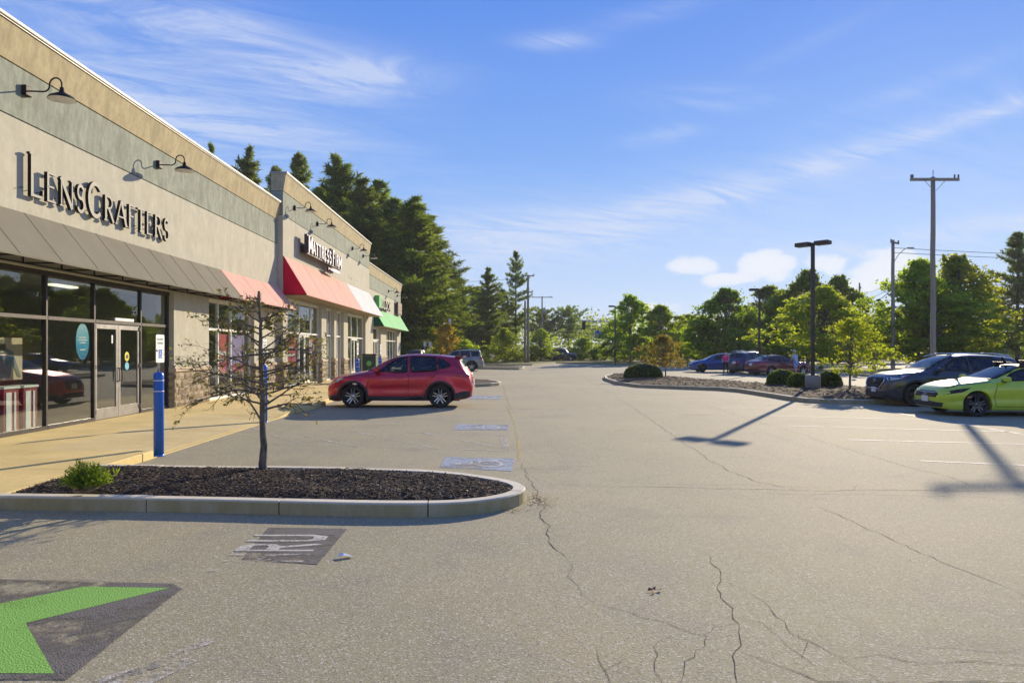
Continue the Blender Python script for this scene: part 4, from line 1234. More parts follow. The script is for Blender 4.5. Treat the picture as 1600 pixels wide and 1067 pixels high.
for i, y0 in enumerate((13.75, 14.35, 14.95)):
    t = thing('display_stand', ('leftmost', 'middle', 'rightmost')[i] + ' of the red and white display stands behind the nearest shop glass', 'display stand', (GLASS1 - .45, y0, SWZ))
    MB().bbox(-.4, -.0, 0, .46, 0, .86, .01).build('cabinet', M['disp_red'], t)
    MB().bbox(-.42, .02, -.02, .48, .865, .92, .01).build('top', M['white'], t)
    MB().box(.003, .012, .06, .22, .02, .80).build('stripe', M['white'], t)
    MB().box(.003, .012, .30, .36, .02, .80).build('stripe', M['poster_white'], t)
for k in range(3):
    t = thing('glasses_shelf', ('lowest', 'middle', 'topmost')[k] + ' yellowish wall shelf deep inside the nearest shop', 'shelf', (GLASS1 - 6.8, 10, 1.1 + k * .45))
    MB().bbox(0, .3, 0, 9, 0, .04, .005).build('board', simple('shelf_wood', (.4, .30, .12), .5), t)
    for q in range(14): MB().bbox(.05, .2, .3 + q * .62, .55 + q * .62, .045, .16, .01).build('frame_display', M[rnd.choice(['black', 'white', 'disp_red', 'bronze'])], t)

# ------------------------------------------------------------------ blue bollards carrying accessible parking signs
def bollard(first, X, Y, label, sign=True):
    if first is None:
        t = thing('bollard_sign', label, 'bollard', (X, Y, 0), 0, 'blue bollards along the sidewalk edge')
        MB().lathe([(.0, 1.42), (.06, 1.415), (.078, 1.39), (.082, 1.35), (.082, .01), (.0, .01)], 20).build('sleeve', M['blue'], t)
        for z in (1.27, 1.09): MB().lathe([(.0825, z), (.084, z + .002), (.084, z + .012), (.0825, z + .014)], 20).build('reflective_ring', M['white'], t)
        MB().lathe([(.09, .0), (.09, .03), (.083, .035)], 20).build('base_ring', M['blue'], t)
        MB().tube([(0, 0, 1.40), (0, 0, 2.0)], .02, 8).build('post', M['galv'], t)
        pl = MB(); r_ = .03; pts = []
        for cx, cz, a0 in ((.15 - r_, 2.05 - r_, 0), (-.15 + r_, 2.05 - r_, 90), (-.15 + r_, 1.58 + r_, 180), (.15 - r_, 1.58 + r_, 270)):
            pts += [(cx + r_ * math.cos(R(a0 + k * 30)), cz + r_ * math.sin(R(a0 + k * 30))) for k in range(4)]
        pl.prism(pts, .022, .026, axis='x')
        s_ = pl.build('sign_plate', M['white'], t)
        MB().box(.0262, .0272, -.06, .06, 1.65, 1.80).build('blue_square', M['blue'], s_)
        flat_strokes(MB(), isa_strokes(), lambda u, v, dz: (.0275 + dz, -.055 + u * .11, 1.655 + v * .14)).build('wheelchair_symbol', M['white'], s_)
        M['sign_greenink'] = simple('sign_green_ink', (.03, .22, .10), .5)
        cu = bpy.data.curves.new('txt', 'FONT')
        for txt, zz, sz in (('RESERVED', 1.955, .052), ('PARKING', 1.89, .052)):
            cu = bpy.data.curves.new('sign_text', 'FONT'); cu.body = txt; cu.size = sz; cu.align_x = 'CENTER'; cu.extrude = .0004
            o = bpy.data.objects.new('tmp', cu); COL.objects.link(o)
            me = bpy.data.meshes.new_from_object(o.evaluated_get(bpy.context.evaluated_depsgraph_get()))
            bpy.data.objects.remove(o)
            me.materials.clear(); me.materials.append(M['sign_greenink'])
            q = bpy.data.objects.new('lettering', me); COL.objects.link(q); q.parent = s_; q.rotation_euler = (R(90), 0, R(90)); q.location = (.0275, 0, zz)
        return t
    t = copy_tree(first); t.location = (X, Y, 0); t['label'] = label
    return t
bl = bollard(None, *G(248, 712.5), 'nearest blue bollard with a white wheelchair parking sign, in front of the grey doors')
bollard(bl, *G(412.5, 660), 'blue bollard partly hidden behind the bare tree trunk')
bollard(bl, -5.72, 29.4, 'blue bollard standing just beyond the red car bonnet, left of the far one')
bollard(bl, -5.72, 35.2, 'farthest blue bollard, seen over the red car windscreen')
# dark green litter cabinet by the far shop
t = thing('litter_bin', 'dark green square bin with a pale green emblem in front of the far shop', 'bin', (-6.6, 37.4, SWZ))
MB().bbox(-.35, .35, -.35, .35, 0, 1.35, .03).build('body', simple('bin_green', (.015, .05, .025), .5), t)
MB().bbox(-.38, .38, -.38, .38, 1.36, 1.44, .02).build('lid', M['black'], t)
MB().lathe([(.0, -.352), (.14, -.352), (.14, -.362), (0, -.362)], 16, axis='y', origin=(0, 0, .95)).build('emblem', simple('emblem_green', (.2, .5, .15), .5), t)
# ------------------------------------------------------------------ cars
def pchip(P):
    xs = [p[0] for p in P]; ys = [p[1] for p in P]; n = len(P)
    h = [xs[i + 1] - xs[i] for i in range(n - 1)]; d = [(ys[i + 1] - ys[i]) / h[i] for i in range(n - 1)]
    m = [d[0]] + [0 if d[i - 1] * d[i] <= 0 else 2 * d[i - 1] * d[i] / (d[i - 1] + d[i]) for i in range(1, n - 1)] + [d[-1]]
    def f(x):
        if x <= xs[0]: return ys[0]
        if x >= xs[-1]: return ys[-1]
        i = max(k for k in range(n - 1) if xs[k] <= x)
        t = (x - xs[i]) / h[i]
        return (ys[i] * (1 + 2 * t) * (1 - t) ** 2 + m[i] * h[i] * t * (1 - t) ** 2 + ys[i + 1] * t * t * (3 - 2 * t) + m[i + 1] * h[i] * t * t * (t - 1))
    return f
M['tyre'] = simple('tyre_rubber', (.022, .021, .02), .85)
M['rim_dark'] = simple('dark_alloy', (.035, .035, .037), .35, .7)
M['rim_silver'] = simple('machined_alloy', (.62, .61, .60), .28, .9)
M['rim_grey'] = simple('grey_alloy', (.16, .155, .15), .35, .8)
M['cladding'] = simple('black_plastic_cladding', (.035, .034, .033), .65)
M['chrome'] = simple('chrome', (.75, .75, .76), .12, 1.0)
M['lamp_clear'] = simple('clear_headlamp', (.55, .57, .60), .08, .3, coat=1)
M['lamp_red'] = simple('red_lamp', (.42, .012, .015), .12, 0, coat=1)
M['lamp_amber'] = simple('amber_lamp', (.6, .22, .02), .2, 0, coat=1)
M['seat'] = simple('dark_seat', (.045, .042, .04), .8)
M['car_glass'] = mat_glass('tinted_car_glass', (.42, .50, .47), 1.55)
M['car_glass_dark'] = mat_glass('dark_privacy_glass', (.10, .12, .13), 1.6)
M['plate'] = simple('number_plate', (.72, .72, .70), .45)
M['gap'] = simple('panel_gap', (.008, .007, .007), .7)
def patch(bvh, outline, axis, off, step=.07, side=1, thick=0.0):
    """sheet that follows the body. side: outline in (x,z); top: (x,y); front/rear: (y,z)"""
    O = resample(outline, step, True); n = len(O)
    pts = [Vector(p) for p in O]
    xs = [p.x for p in O]; ys = [p.y for p in O]; P = [(p.x, p.y) for p in O]
    x = min(xs) + step / 2
    while x < max(xs):
        y = min(ys) + step / 2
        while y < max(ys):
            if in_poly(x, y, P) and dist_poly(x, y, P) > step * .4: pts.append(Vector((x, y)))
            y += step
        x += step
    r_ = delaunay_2d_cdt(pts, [(i, (i + 1) % n) for i in range(n)], [list(range(n))], 1, 1e-6)
    vs = []
    for v in r_[0]:
        if axis == 'side': o, d = Vector((v.x, 3 * side, v.y)), Vector((0, -side, 0))
        elif axis == 'top': o, d = Vector((v.x, v.y, 4)), Vector((0, 0, -1))
        elif axis == 'front': o, d = Vector((-6, v.x, v.y)), Vector((1, 0, 0))
        else: o, d = Vector((12, v.x, v.y)), Vector((-1, 0, 0))
        loc, nor, i_, dist = bvh.ray_cast(o, d)
        if loc is None or (axis == 'side' and loc.y * side < .2):
            q = o + d * (2.1 if axis == 'side' else 4)
            loc, nor, i_, dist = bvh.find_nearest(q)
            if axis == 'side': loc = Vector((v.x, loc.y, v.y))
        vs.append(loc - d * off)
    fs = [tuple(f) for f in r_[2]]
    a, b, c = (vs[i] for i in fs[0][:3])
    dd = {'side': Vector((0, -side, 0)), 'top': Vector((0, 0, -1)), 'front': Vector((1, 0, 0)), 'rear': Vector((-1, 0, 0))}[axis]
    if (b - a).cross(c - a).dot(dd) > 0: fs = [f[::-1] for f in fs]
    mb = MB(); mb.add(vs, fs, smooth=True)
    if thick:
        k = len(vs); mb.add([v + dd * thick for v in vs[:n]] , [])
        # rim skirt along the outline
        ring = list(range(n))
        mb2 = [(i, (i + 1) % n, k + (i + 1) % n, k + i) for i in range(n)]
        for f in mb2: mb.f.append(f); mb.m.append(0); mb.sm.append(False)
    return mb
def ring_band(outline, w):
    """outline with a hole approximated by a thin strip polygon going round"""
    P = resample(outline, .06, True); n = len(P); out = []
    cx = sum(p.x for p in P) / n; cy = sum(p.y for p in P) / n
    inn = []
    for i, p in enumerate(P):
        d = (P[(i + 1) % n] - P[i - 1]).normalized(); nn = Vector((-d.y, d.x))
        if nn.dot(Vector((cx, cy)) - p) < 0: nn = -nn
        inn.append(p + nn * w)
    return P, inn
def band_patch(bvh, outline, w, axis, off, side=1):
    P, I = ring_band(outline, w); n = len(P); vs = []
    for v in P + I:
        if axis == 'side': o, d = Vector((v.x, 3 * side, v.y)), Vector((0, -side, 0))
        elif axis == 'top': o, d = Vector((v.x, v.y, 4)), Vector((0, 0, -1))
        else: o, d = Vector((12, v.x, v.y)), Vector((-1, 0, 0))
        loc = bvh.ray_cast(o, d)[0]
        if loc is None: loc = bvh.find_nearest(o + d * 3)[0]
        vs.append(loc - d * off)
    fs = [(i, (i + 1) % n, n + (i + 1) % n, n + i) for i in range(n)]
    a, b, c = (vs[i] for i in fs[0][:3])
    dd = {'side': Vector((0, -side, 0)), 'top': Vector((0, 0, -1)), 'rear': Vector((-1, 0, 0))}[axis]
    if (b - a).cross(c - a).dot(dd) > 0: fs = [f[::-1] for f in fs]
    return MB().add(vs, fs, smooth=True)
def wheel(car, x, y, r, w, style, mats, side):
    rim_r = r * style.get('ratio', .70)
    ty = MB().lathe([(rim_r, -w / 2 + .01), (rim_r + .02, -w / 2), (r - .04, -w / 2 + .0), (r - .01, -w / 2 + .02), (r, -w / 2 + .05), (r, w / 2 - .05), (r - .01, w / 2 - .02), (r - .04, w / 2), (rim_r + .02, w / 2), (rim_r, w / 2 - .01)], 36, axis='y')
    t = ty.build('wheel', M['tyre'], car, (x, y, r))
    s = side
    MB().lathe([(rim_r, s * (w / 2 - .008)), (rim_r - .012, s * (w / 2 - .004)), (rim_r - .02, s * (w / 2 - .02)), (rim_r - .03, s * (w / 2 - .09)), (rim_r * .5, s * (w / 2 - .11)), (0.0, s * (w / 2 - .10))], 30, axis='y').build('rim', M[mats[0]], t)
    n = style.get('n', 5); tw = style.get('twin', .13)
    sp = MB()
    for k in range(n):
        a = 2 * PI * k / n + style.get('a0', .3)
        for q in ((-tw, tw) if tw else (0,)):
            a1 = a + q * style.get('fan', 1.0); a2 = a + q * style.get('root', 2.2)
            p0 = Vector((math.cos(a2) * .055, 0, math.sin(a2) * .055)); p1 = Vector((math.cos(a1) * (rim_r - .008), 0, math.sin(a1) * (rim_r - .008)))
            d = (p1 - p0).normalized(); nn = Vector((-d.z, 0, d.x)) * style.get('sw', .018)
            y0 = s * (w / 2 - .045); y1 = s * (w / 2 - .018)
            vs = [p0 - nn + Vector((0, y0, 0)), p0 + nn + Vector((0, y0, 0)), p1 + nn * .9 + Vector((0, y1, 0)), p1 - nn * .9 + Vector((0, y1, 0))]
            vs += [v - Vector((0, s * .035, 0)) for v in vs]
            fs = [(0, 1, 2, 3), (1, 0, 4, 5), (2, 1, 5, 6), (3, 2, 6, 7), (0, 3, 7, 4)]
            if s > 0: fs = [f[::-1] for f in fs]
            sp.add(vs, fs)
    sp.lathe([(.062, s * (w / 2 - .05)), (.06, s * (w / 2 - .03)), (.0, s * (w / 2 - .026))], 14, axis='y')
    sp.build('spokes', M[mats[1]], t)
    MB().lathe([(rim_r * .62, s * (w / 2 - .10)), (rim_r * .62, s * (w / 2 - .105)), (.06, s * (w / 2 - .105))], 20, axis='y').build('brake_disc', M['rim_grey'], t)
def make_car(name, label, cat, S, pos, rz, group=None, parts=True):
    L, W, H = S['L'], S['W'], S['H']
    top, belt = pchip(S['top']), pchip(S['belt']); plan = pchip(S['plan']); wrf = pchip(S['wr'])
    xf, xr, r = S['xf'], S['xr'], S['r']
    RA = r + S.get('gapw', .055)
    sill = pchip(S.get('sill', [(0, .26), (.3, .20), (.7, .22), (L - .7, .24), (L - .25, .27), (L, .34)]))
    def low(x):
        z = sill(x)
        for xc in (xf, xr):
            if abs(x - xc) < RA: z = max(z, r + math.sqrt(RA * RA - (x - xc) ** 2))
        return z
    st = set([round(i * L / 70, 4) for i in range(71)] + [.015, .035, L - .015, L - .035])
    for xc in (xf, xr):
        st = {x for x in st if abs(x - xc) > RA + .01}
        for k in range(25): st.add(round(xc - RA * math.cos(PI * k / 24), 4))
        st.add(xc - RA - .002); st.add(xc + RA + .002)
    st = sorted(x for x in st if 0 <= x <= L)
    SC = S.get('sidecurve', [(0, .955), (.1, .985), (.25, .992), (.42, .985), (.6, .998), (.75, 1.0), (.86, .99), (.94, .965), (1, .93)])
    scf = pchip(SC)
    nose = S.get('nose', .12); tail = S.get('tail', .06)
    rings = []
    NS, NG, NR = 14, 8, 8
    for x in st:
        w = W * plan(x); zl = low(x); zb = belt(x); zt = top(x)
        zb = max(zb, zl + .04); zt = max(zt, zb + .012)
        wr = min(wrf(x) * W, w * .93 - .005)
        pts = [(0, zl + .0), (w * .45, zl), (w * .86, zl)]
        base = sill(x)
        for k in range(NS + 1):
            z = zl + (zb - zl) * k / NS
            t = (z - base) / max(.05, zb - base)
            y = w * scf(max(0, min(1, t)))
            # flared arches
            for xc in (xf, xr):
                d = math.hypot(x - xc, z - r)
                if d < RA + .16: y += S.get('flare', .02) * max(0, 1 - (d - RA) / .16) ** .7 * (1 if d > RA - .02 else 1)
            pts.append((y, z))
        yb = w * .93; drop = min(.085, (zt - zb) * .45); ze = zt - drop
        for k in range(1, NG + 1):
            t = k / NG
            z = zb + (ze - zb) * t
            bow = S.get('ghbow', .035) * math.sin(PI * min(1, t)) * min(1, (zt - zb) / .4)
            pts.append((yb + (wr - yb) * (t ** 1.15) + bow, z))
        for k in range(1, NR + 1):
            a = PI / 2 * k / NR
            pts.append((wr * math.cos(a) ** .75 if k < NR else 0, ze + drop * math.sin(a) ** 1.0))
        ring = []
        for (y, z) in pts:
            dx = 0
            if x < .8: dx += nose * max(0, (z - .5)) ** 1.5 * 2.2 * (1 - x / .8) ** 2 + S.get('chin', .04) * max(0, .45 - z) * 3 * (1 - x / .8) ** 2
            if x > L - .5: dx -= tail * abs(z - .62) ** 1.4 * 3 * (1 - (L - x) / .5) ** 2
            ring.append(Vector((x + dx, y, z)))
        rings.append(ring)
    m = len(rings[0]); mb = MB()
    full = []
    for ring in rings:
        mirror = [Vector((p.x, -p.y, p.z)) for p in ring[1:-1]][::-1]
        full.append(ring + mirror)
    mm = len(full[0])
    vs = [p for r_ in full for p in r_]
    fs = [(i * mm + k, i * mm + (k + 1) % mm, (i + 1) * mm + (k + 1) % mm, (i + 1) * mm + k) for i in range(len(full) - 1) for k in range(mm)]
    fs.append(tuple(range(mm))[::-1]); fs.append(tuple(range((len(full) - 1) * mm, len(full) * mm)))
    # triangulated copy for ray casting
    bvh = BVHTree.FromPolygons([v[:] for v in vs], fs[:-2] + [])
    cap0 = sum((v for v in full[0]), Vector()) / mm; cap1 = sum((v for v in full[-1]), Vector()) / mm
    vs2 = vs + [cap0, cap1]; a0, a1 = len(vs), len(vs) + 1; lo = (len(full) - 1) * mm
    capf = [((k + 1) % mm, k, a0) for k in range(mm)] + [(lo + k, lo + (k + 1) % mm, a1) for k in range(mm)]
    bvh = BVHTree.FromPolygons([v[:] for v in vs2], fs[:-2] + capf)
    # open the windows
    wins = S['windows']          # list (kind, outline, glass)
    keep = []
    for f in fs[:-2]:
        c = sum((vs[i] for i in f), Vector()) / len(f)
        nrm = (vs[f[1]] - vs[f[0]]).cross(vs[f[2]] - vs[f[1]])
        hit = False
        for kind, ol, gm in wins:
            if kind == 'side' and abs(c.y) > .35 and c.z > belt(c.x) - .03 and abs(nrm.normalized().y) > .35:
                if in_poly(c.x, c.z, ol): hit = True
            if kind == 'top' and c.z > belt(c.x) + .01 and abs(nrm.normalized().y) < .75 and in_poly(c.x, c.y, ol): hit = True
            if kind == 'rear' and c.x > L * .7 and nrm.normalized().x > .2 and in_poly(c.y, c.z, ol): hit = True
        if not hit: keep.append(f)
    mb.add(vs2, keep + capf, smooth=True)
    t = thing(name, label, cat, pos, rz, group)
    # centre the car on its own origin
    ox = Vector((-L / 2, 0, 0))
    pv = bpy.data.objects.new('body', mb.mesh('body', S['paint'])); COL.objects.link(pv); pv.parent = t; pv.location = ox
    def put(mbx, nm, mat, par=None):
        o = mbx.build(nm, M[mat] if isinstance(mat, str) else mat, par or t)
        if par is None: o.location = ox
        return o
    for kind, ol, gm in wins:
        for sd in ((1, -1) if kind == 'side' else (1,)):
            nm = {'side': 'side_window', 'top': 'windscreen' if sum(p[0] for p in ol) / len(ol) < L * .6 else 'rear_window', 'rear': 'rear_window'}[kind]
            o = put(patch(bvh, ol, kind, .007, .09, sd), nm, gm)
            put(band_patch(bvh, [(p[0], p[1]) for p in ol], .045 if kind == 'side' else .06, kind, .010, sd), 'window_trim', S.get('trim', 'gap'))
    cab = S.get('cabin', (xf + .5, L - .75))
    zc = belt((cab[0] + cab[1]) / 2) - .10
    put(MB().bbox(cab[0], cab[1], -W * .80, W * .80, .32, zc, .04), 'cabin_floor', 'seat')
    put(MB().bbox(cab[0] - .25, cab[0] + .25, -W * .72, W * .72, zc - .2, zc + .08, .05), 'dashboard', 'cladding')
    for q, xs_ in enumerate((cab[0] + .95, cab[0] + 1.85)):
        if xs_ > cab[1] - .15: continue
        for y in (-.36, .36):
            b_ = MB().bbox(xs_, xs_ + .14, y - .23, y + .23, zc, min(H - .38, zc + .34), .05)
            b_.bbox(xs_ + .04, xs_ + .13, y - .12, y + .12, min(H - .36, zc + .36), min(H - .18, zc + .5), .04)
            put(b_, 'seat', 'seat')
    sw_ = MB(); c_ = Vector((cab[0] + .5, -.36 * S.get('drv', 1), zc + .14))
    sw_.tube([c_ + Vector((.05 * math.cos(a), .18 * math.sin(a), .17 * math.cos(a))) for a in (2 * PI * k / 16 for k in range(17))], .014, 5)
    put(sw_, 'steering_wheel', 'black')
    put(MB().bbox(.5, L - .4, -W * .62, W * .62, .20, .62, .03), 'underbody', 'gap')
    # wheels
    wy = W - .115
    for xc in (xf, xr):
        for sd in (1, -1): wheel(t, xc - L / 2, sd * wy, r, .225, S['wheel'], S['wheelmats'], sd)
    # side details on both sides
    for sd in (1, -1):
        for ln in S.get('gaps', []):
            P = [Vector(p) for p in ln]; mb2 = MB(); pts = resample(ln, .08)
            L_ = []; 
            for i, p in enumerate(pts):
                a = pts[max(i - 1, 0)]; b = pts[min(i + 1, len(pts) - 1)]; d = (b - a).normalized(); nn = Vector((-d.y, d.x)) * .0065
                for q in (p + nn, p - nn):
                    loc = bvh.ray_cast(Vector((q.x, 3 * sd, q.y)), Vector((0, -sd, 0)))[0]
                    L_.append((loc if loc else bvh.find_nearest(Vector((q.x, sd, q.y)))[0]) + Vector((0, .0035 * sd, 0)))
            fs_ = [(2 * i, 2 * i + 1, 2 * i + 3, 2 * i + 2) for i in range(len(pts) - 1)]
            mb2.add(L_, fs_); put(mb2, 'door_gap', 'gap')
        for hx, hz in S.get('handles', []):
            loc = bvh.ray_cast(Vector((hx, 3 * sd, hz)), Vector((0, -sd, 0)))[0]
            y0 = loc.y
            put(MB().tube([(hx - .10, y0 - .01 * sd, hz), (hx - .08, y0 + .03 * sd, hz + .004), (hx + .08, y0 + .03 * sd, hz + .008), (hx + .10, y0 - .01 * sd, hz + .008)], [.012, .016, .016, .012], 8), 'door_handle', S.get('handle_mat', S['paint']))
        if 'mirror' in S:
            mx, mz = S['mirror']; y0 = W * .93
            mm_ = MB().bbox(mx - .09, mx + .07, min(sd * (y0 + .02), sd * (y0 + .21)), max(sd * (y0 + .02), sd * (y0 + .21)), mz - .055, mz + .085, .035)
            mm_.bbox(mx - .05, mx + .04, min(sd * (y0 - .12), sd * (y0 + .06)), max(sd * (y0 - .12), sd * (y0 + .06)), mz - .08, mz - .035, .015, 1)
            o = mm_.build('mirror', [S['paint'], M['cladding']], t); o.location = ox
        for nm, kind, ol, mt, off in S.get('side_patches', []):
            put(patch(bvh, ol, 'side', off, .06, sd, thick=off), nm, mt)
        if S.get('clad'):
            for xc in (xf, xr):
                out = []; inn = []
                for k in range(19):
                    a = PI * (-.06 + 1.12 * k / 18)
                    out.append((xc - (RA + .075) * math.cos(a), max(sill(xc), r + (RA + .075) * math.sin(a)))); inn.append((xc - (RA + .004) * math.cos(a), max(sill(xc), r + (RA + .004) * math.sin(a))))
                vs_ = []
                for p in out + inn:
                    loc = bvh.ray_cast(Vector((p[0], 3 * sd, p[1])), Vector((0, -sd, 0)))[0]
                    if loc is None or loc.y * sd < .5: loc = bvh.find_nearest(Vector((p[0], sd * (W + .02), p[1])))[0]
                    yy_ = sd * max(loc.y * sd, W * .93)
                    vs_.append(Vector((p[0], yy_ + .012 * sd, p[1])))
                vs_ += [v - Vector((0, .06 * sd, 0)) for v in vs_]
                nq = 19
                f_ = [(i, i + 1, nq + i + 1, nq + i) for i in range(nq - 1)] + [(nq + i, nq + i + 1, 3 * nq + i + 1, 3 * nq + i) for i in range(nq - 1)] + [(2 * nq + i, 2 * nq + i + 1, i + 1, i) for i in range(nq - 1)]
                if sd < 0: f_ = [f[::-1] for f in f_]
                put(MB().add(vs_, f_, smooth=True), 'wheel_arch', 'cladding')
    for nm, kind, ol, mt, off in S.get('patches', []):
        put(patch(bvh, ol, kind, off, .06, 1, thick=off), nm, mt)
    for fn in S.get('extra', []): fn(t, put, bvh, S)
    return t
def mir(ol):          # mirror a (y,z) or (x,y) lamp outline
    return [(-a, b) for a, b in ol]
def fascia(grille, plate_z=None, lamps=(), front=True):
    out = []
    return out
def plate_front(z, x=-.01, rear=False):
    def f(t, put, bvh, S):
        d = Vector((1, 0, 0)) if not rear else Vector((-1, 0, 0)); o = Vector((-5 if not rear else 12, 0, z))
        loc = bvh.ray_cast(o, d)[0]; xx = loc.x
        k = -1 if not rear else 1
        a, b = sorted((xx + k * .012, xx + k * .03))
        pl = put(MB().bbox(a, b, -.155, .155, z - .078, z + .078, .004), 'number_plate', 'plate')
    return f
def badge(z, s=.06, rear=False):
    def f(t, put, bvh, S):
        d = Vector((1, 0, 0)) if not rear else Vector((-1, 0, 0)); o = Vector((-5 if not rear else 12, 0, z))
        xx = bvh.ray_cast(o, d)[0].x; k = -1 if not rear else 1
        mb = MB(); mb.tube([(xx + k * .018, s * math.cos(a), z + s * .75 * math.sin(a)) for a in (2 * PI * q / 16 for q in range(17))], .008, 5)
        mb.tube([(xx + k * .018, -s * .55, z + s * .3), (xx + k * .018, 0, z - s * .35), (xx + k * .018, s * .55, z + s * .3)], .007, 5)
        put(mb, 'badge', 'chrome')
    return f
def grille_bars(y, z0, z1, n, mat='chrome'):
    def f(t, put, bvh, S):
        for k in range(n):
            z = z0 + (z1 - z0) * k / max(1, n - 1)
            pts = []
            for q in range(9):
                yy = -y + 2 * y * q / 8
                loc = bvh.ray_cast(Vector((-5, yy, z)), Vector((1, 0, 0)))[0]
                pts.append(loc + Vector((-.014, 0, 0)))
            put(MB().tube(pts, .011, 5), 'grille_bar', mat)
    return f
def outline_tube(ol, kind, rad, mat, nm, off=.012, side=0):
    def f(t, put, bvh, S):
        for sd in ((1, -1) if side else (1,)):
            pts = []
            for p in resample(ol, .06):
                if kind == 'front': o, d = Vector((-5, p.x, p.y)), Vector((1, 0, 0))
                elif kind == 'side': o, d = Vector((p.x, 3 * sd, p.y)), Vector((0, -sd, 0))
                else: o, d = Vector((12, p.x, p.y)), Vector((-1, 0, 0))
                loc = bvh.ray_cast(o, d)[0]
                if loc: pts.append(loc - d * off)
            if len(pts) > 2: put(MB().tube(pts, rad, 6), nm, mat)
    return f
SUVplan = lambda L: [(0, .60), (.05, .73), (.14, .85), (.32, .945), (.6, .985), (1.0, 1.0), (L - 1.0, 1.0), (L - .5, .975), (L - .2, .93), (L - .06, .86), (L, .76)]
# --- red crossover
L = 4.55
red = dict(L=L, W=.92, H=1.68, xf=.86, xr=3.56, r=.355, gapw=.06,
    top=[(0, .70), (.06, .86), (.2, .955), (.6, 1.045), (1.05, 1.115), (1.22, 1.15), (1.75, 1.42), (2.05, 1.56), (2.4, 1.645), (2.8, 1.675), (3.3, 1.66), (3.8, 1.61), (4.08, 1.565), (4.22, 1.40), (4.40, 1.16), (4.50, 1.02), (4.55, .72)],
    belt=[(0, .62), (.1, .74), (.3, .87), (.7, .97), (1.2, 1.03), (2, 1.07), (3, 1.105), (3.8, 1.15), (4.2, 1.13), (4.45, 1.0), (4.55, .66)],
    plan=SUVplan(L), wr=[(0, .55), (.3, .70), (1.1, .80), (1.7, .73), (2.3, .67), (3.4, .66), (4.1, .64), (4.3, .72), (4.55, .7)],
    paint=mat_paint('red_car_paint', (.55, .003, .03), .5, .30), wheel=dict(n=5, twin=.20, sw=.014, root=2.2, ratio=.72), wheelmats=('rim_dark', 'rim_silver'), flare=.022, clad=True,
    windows=[('side', [(1.62, 1.115), (1.80, 1.27), (2.02, 1.43), (2.24, 1.545), (2.52, 1.585), (2.56, 1.105), (2.1, 1.10)], 'car_glass'),
             ('side', [(2.64, 1.115), (2.60, 1.587), (3.05, 1.585), (3.40, 1.55), (3.48, 1.16), (3.0, 1.125)], 'car_glass_dark'),
             ('side', [(3.51, 1.185), (3.44, 1.545), (3.62, 1.50), (3.86, 1.36), (3.84, 1.27), (3.7, 1.215)], 'car_glass_dark'),
             ('top', [(1.32, -.70), (1.27, -.35), (1.25, 0), (1.27, .35), (1.32, .70), (1.75, .645), (2.2, .56), (2.25, .3), (2.27, 0), (2.25, -.3), (2.2, -.56), (1.75, -.645)], 'car_glass'),
             ('rear', [(-.60, 1.22), (0, 1.19), (.60, 1.22), (.52, 1.50), (0, 1.53), (-.52, 1.50)], 'car_glass_dark')],
    gaps=[[(1.34, .36), (1.30, .62), (1.40, 1.02)], [(2.58, .34), (2.59, 1.10)], [(3.52, 1.17), (3.30, .88), (3.10, .66), (3.02, .40)], [(1.36, .36), (2.58, .34), (3.04, .40)], [(.40, .88), (.75, .985), (1.3, 1.045)]],
    handles=[(2.32, .92), (3.30, .97)], mirror=(1.62, 1.16),
    side_patches=[('sill_trim', 's', [(1.30, .24), (1.30, .36), (1.9, .345), (2.5, .34), (3.12, .37), (3.12, .25), (2.2, .235)], 'cladding', .008),
                  ('rear_bumper_trim', 's', [(4.0, .28), (3.99, .44), (4.2, .50), (4.47, .52), (4.48, .36), (4.3, .28)], 'cladding', .008),
                  ('front_bumper_trim', 's', [(.10, .23), (.08, .36), (.36, .42), (.42, .25)], 'cladding', .008),
                  ('taillight', 's', [(3.98, 1.02), (4.12, 1.08), (4.32, 1.07), (4.46, 1.02), (4.46, .94), (4.28, .93), (4.10, .96)], 'lamp_red', .008),
                  ('headlight', 's', [(.14, .72), (.12, .84), (.36, .90), (.58, .925), (.40, .80)], 'lamp_clear', .006),
                  ('side_marker', 's', [(.30, .56), (.30, .60), (.44, .61), (.44, .57)], 'lamp_amber', .006)],
    patches=[('grille', 'front', [(-.42, .52), (.42, .52), (.50, .76), (.3, .82), (-.3, .82), (-.50, .76)], 'cladding', .006),
             ('lower_intake', 'front', [(-.6, .28), (.6, .28), (.62, .42), (-.62, .42)], 'cladding', .006)],
    extra=[plate_front(.62), plate_front(.78, rear=True), badge(.70, .08), badge(1.0, .06, True),
           lambda t, put, bvh, S: put(MB().bbox(3.98, 4.26, -.56, .56, 1.555, 1.585, .012), 'spoiler', S['paint']),
           lambda t, put, bvh, S: put(MB().tube([(3.5, -.35, 1.65), (3.62, -.35, 1.72)], [.02, .005], 6), 'aerial', 'black'),
           outline_tube([(1.30, .62), (1.9, .50), (2.6, .47), (3.1, .56)], 'side', .012, red_p if False else 'gap', 'body_crease', -.006, 1)])
red['extra'].pop()
# round sticker in the rear side window
red['extra'].append(lambda t, put, bvh, S: put(MB().lathe([(.0, 0), (.045, 0), (.045, .003), (0, .003)], 16, axis='y', origin=(3.70, -.735, 1.34)), 'round_sticker', 'white'))
make_car('parked_suv', 'glossy dark red crossover parked nose-in at the sidewalk', 'car', red, (-3.0, 22.95, 0), R(-1.5))

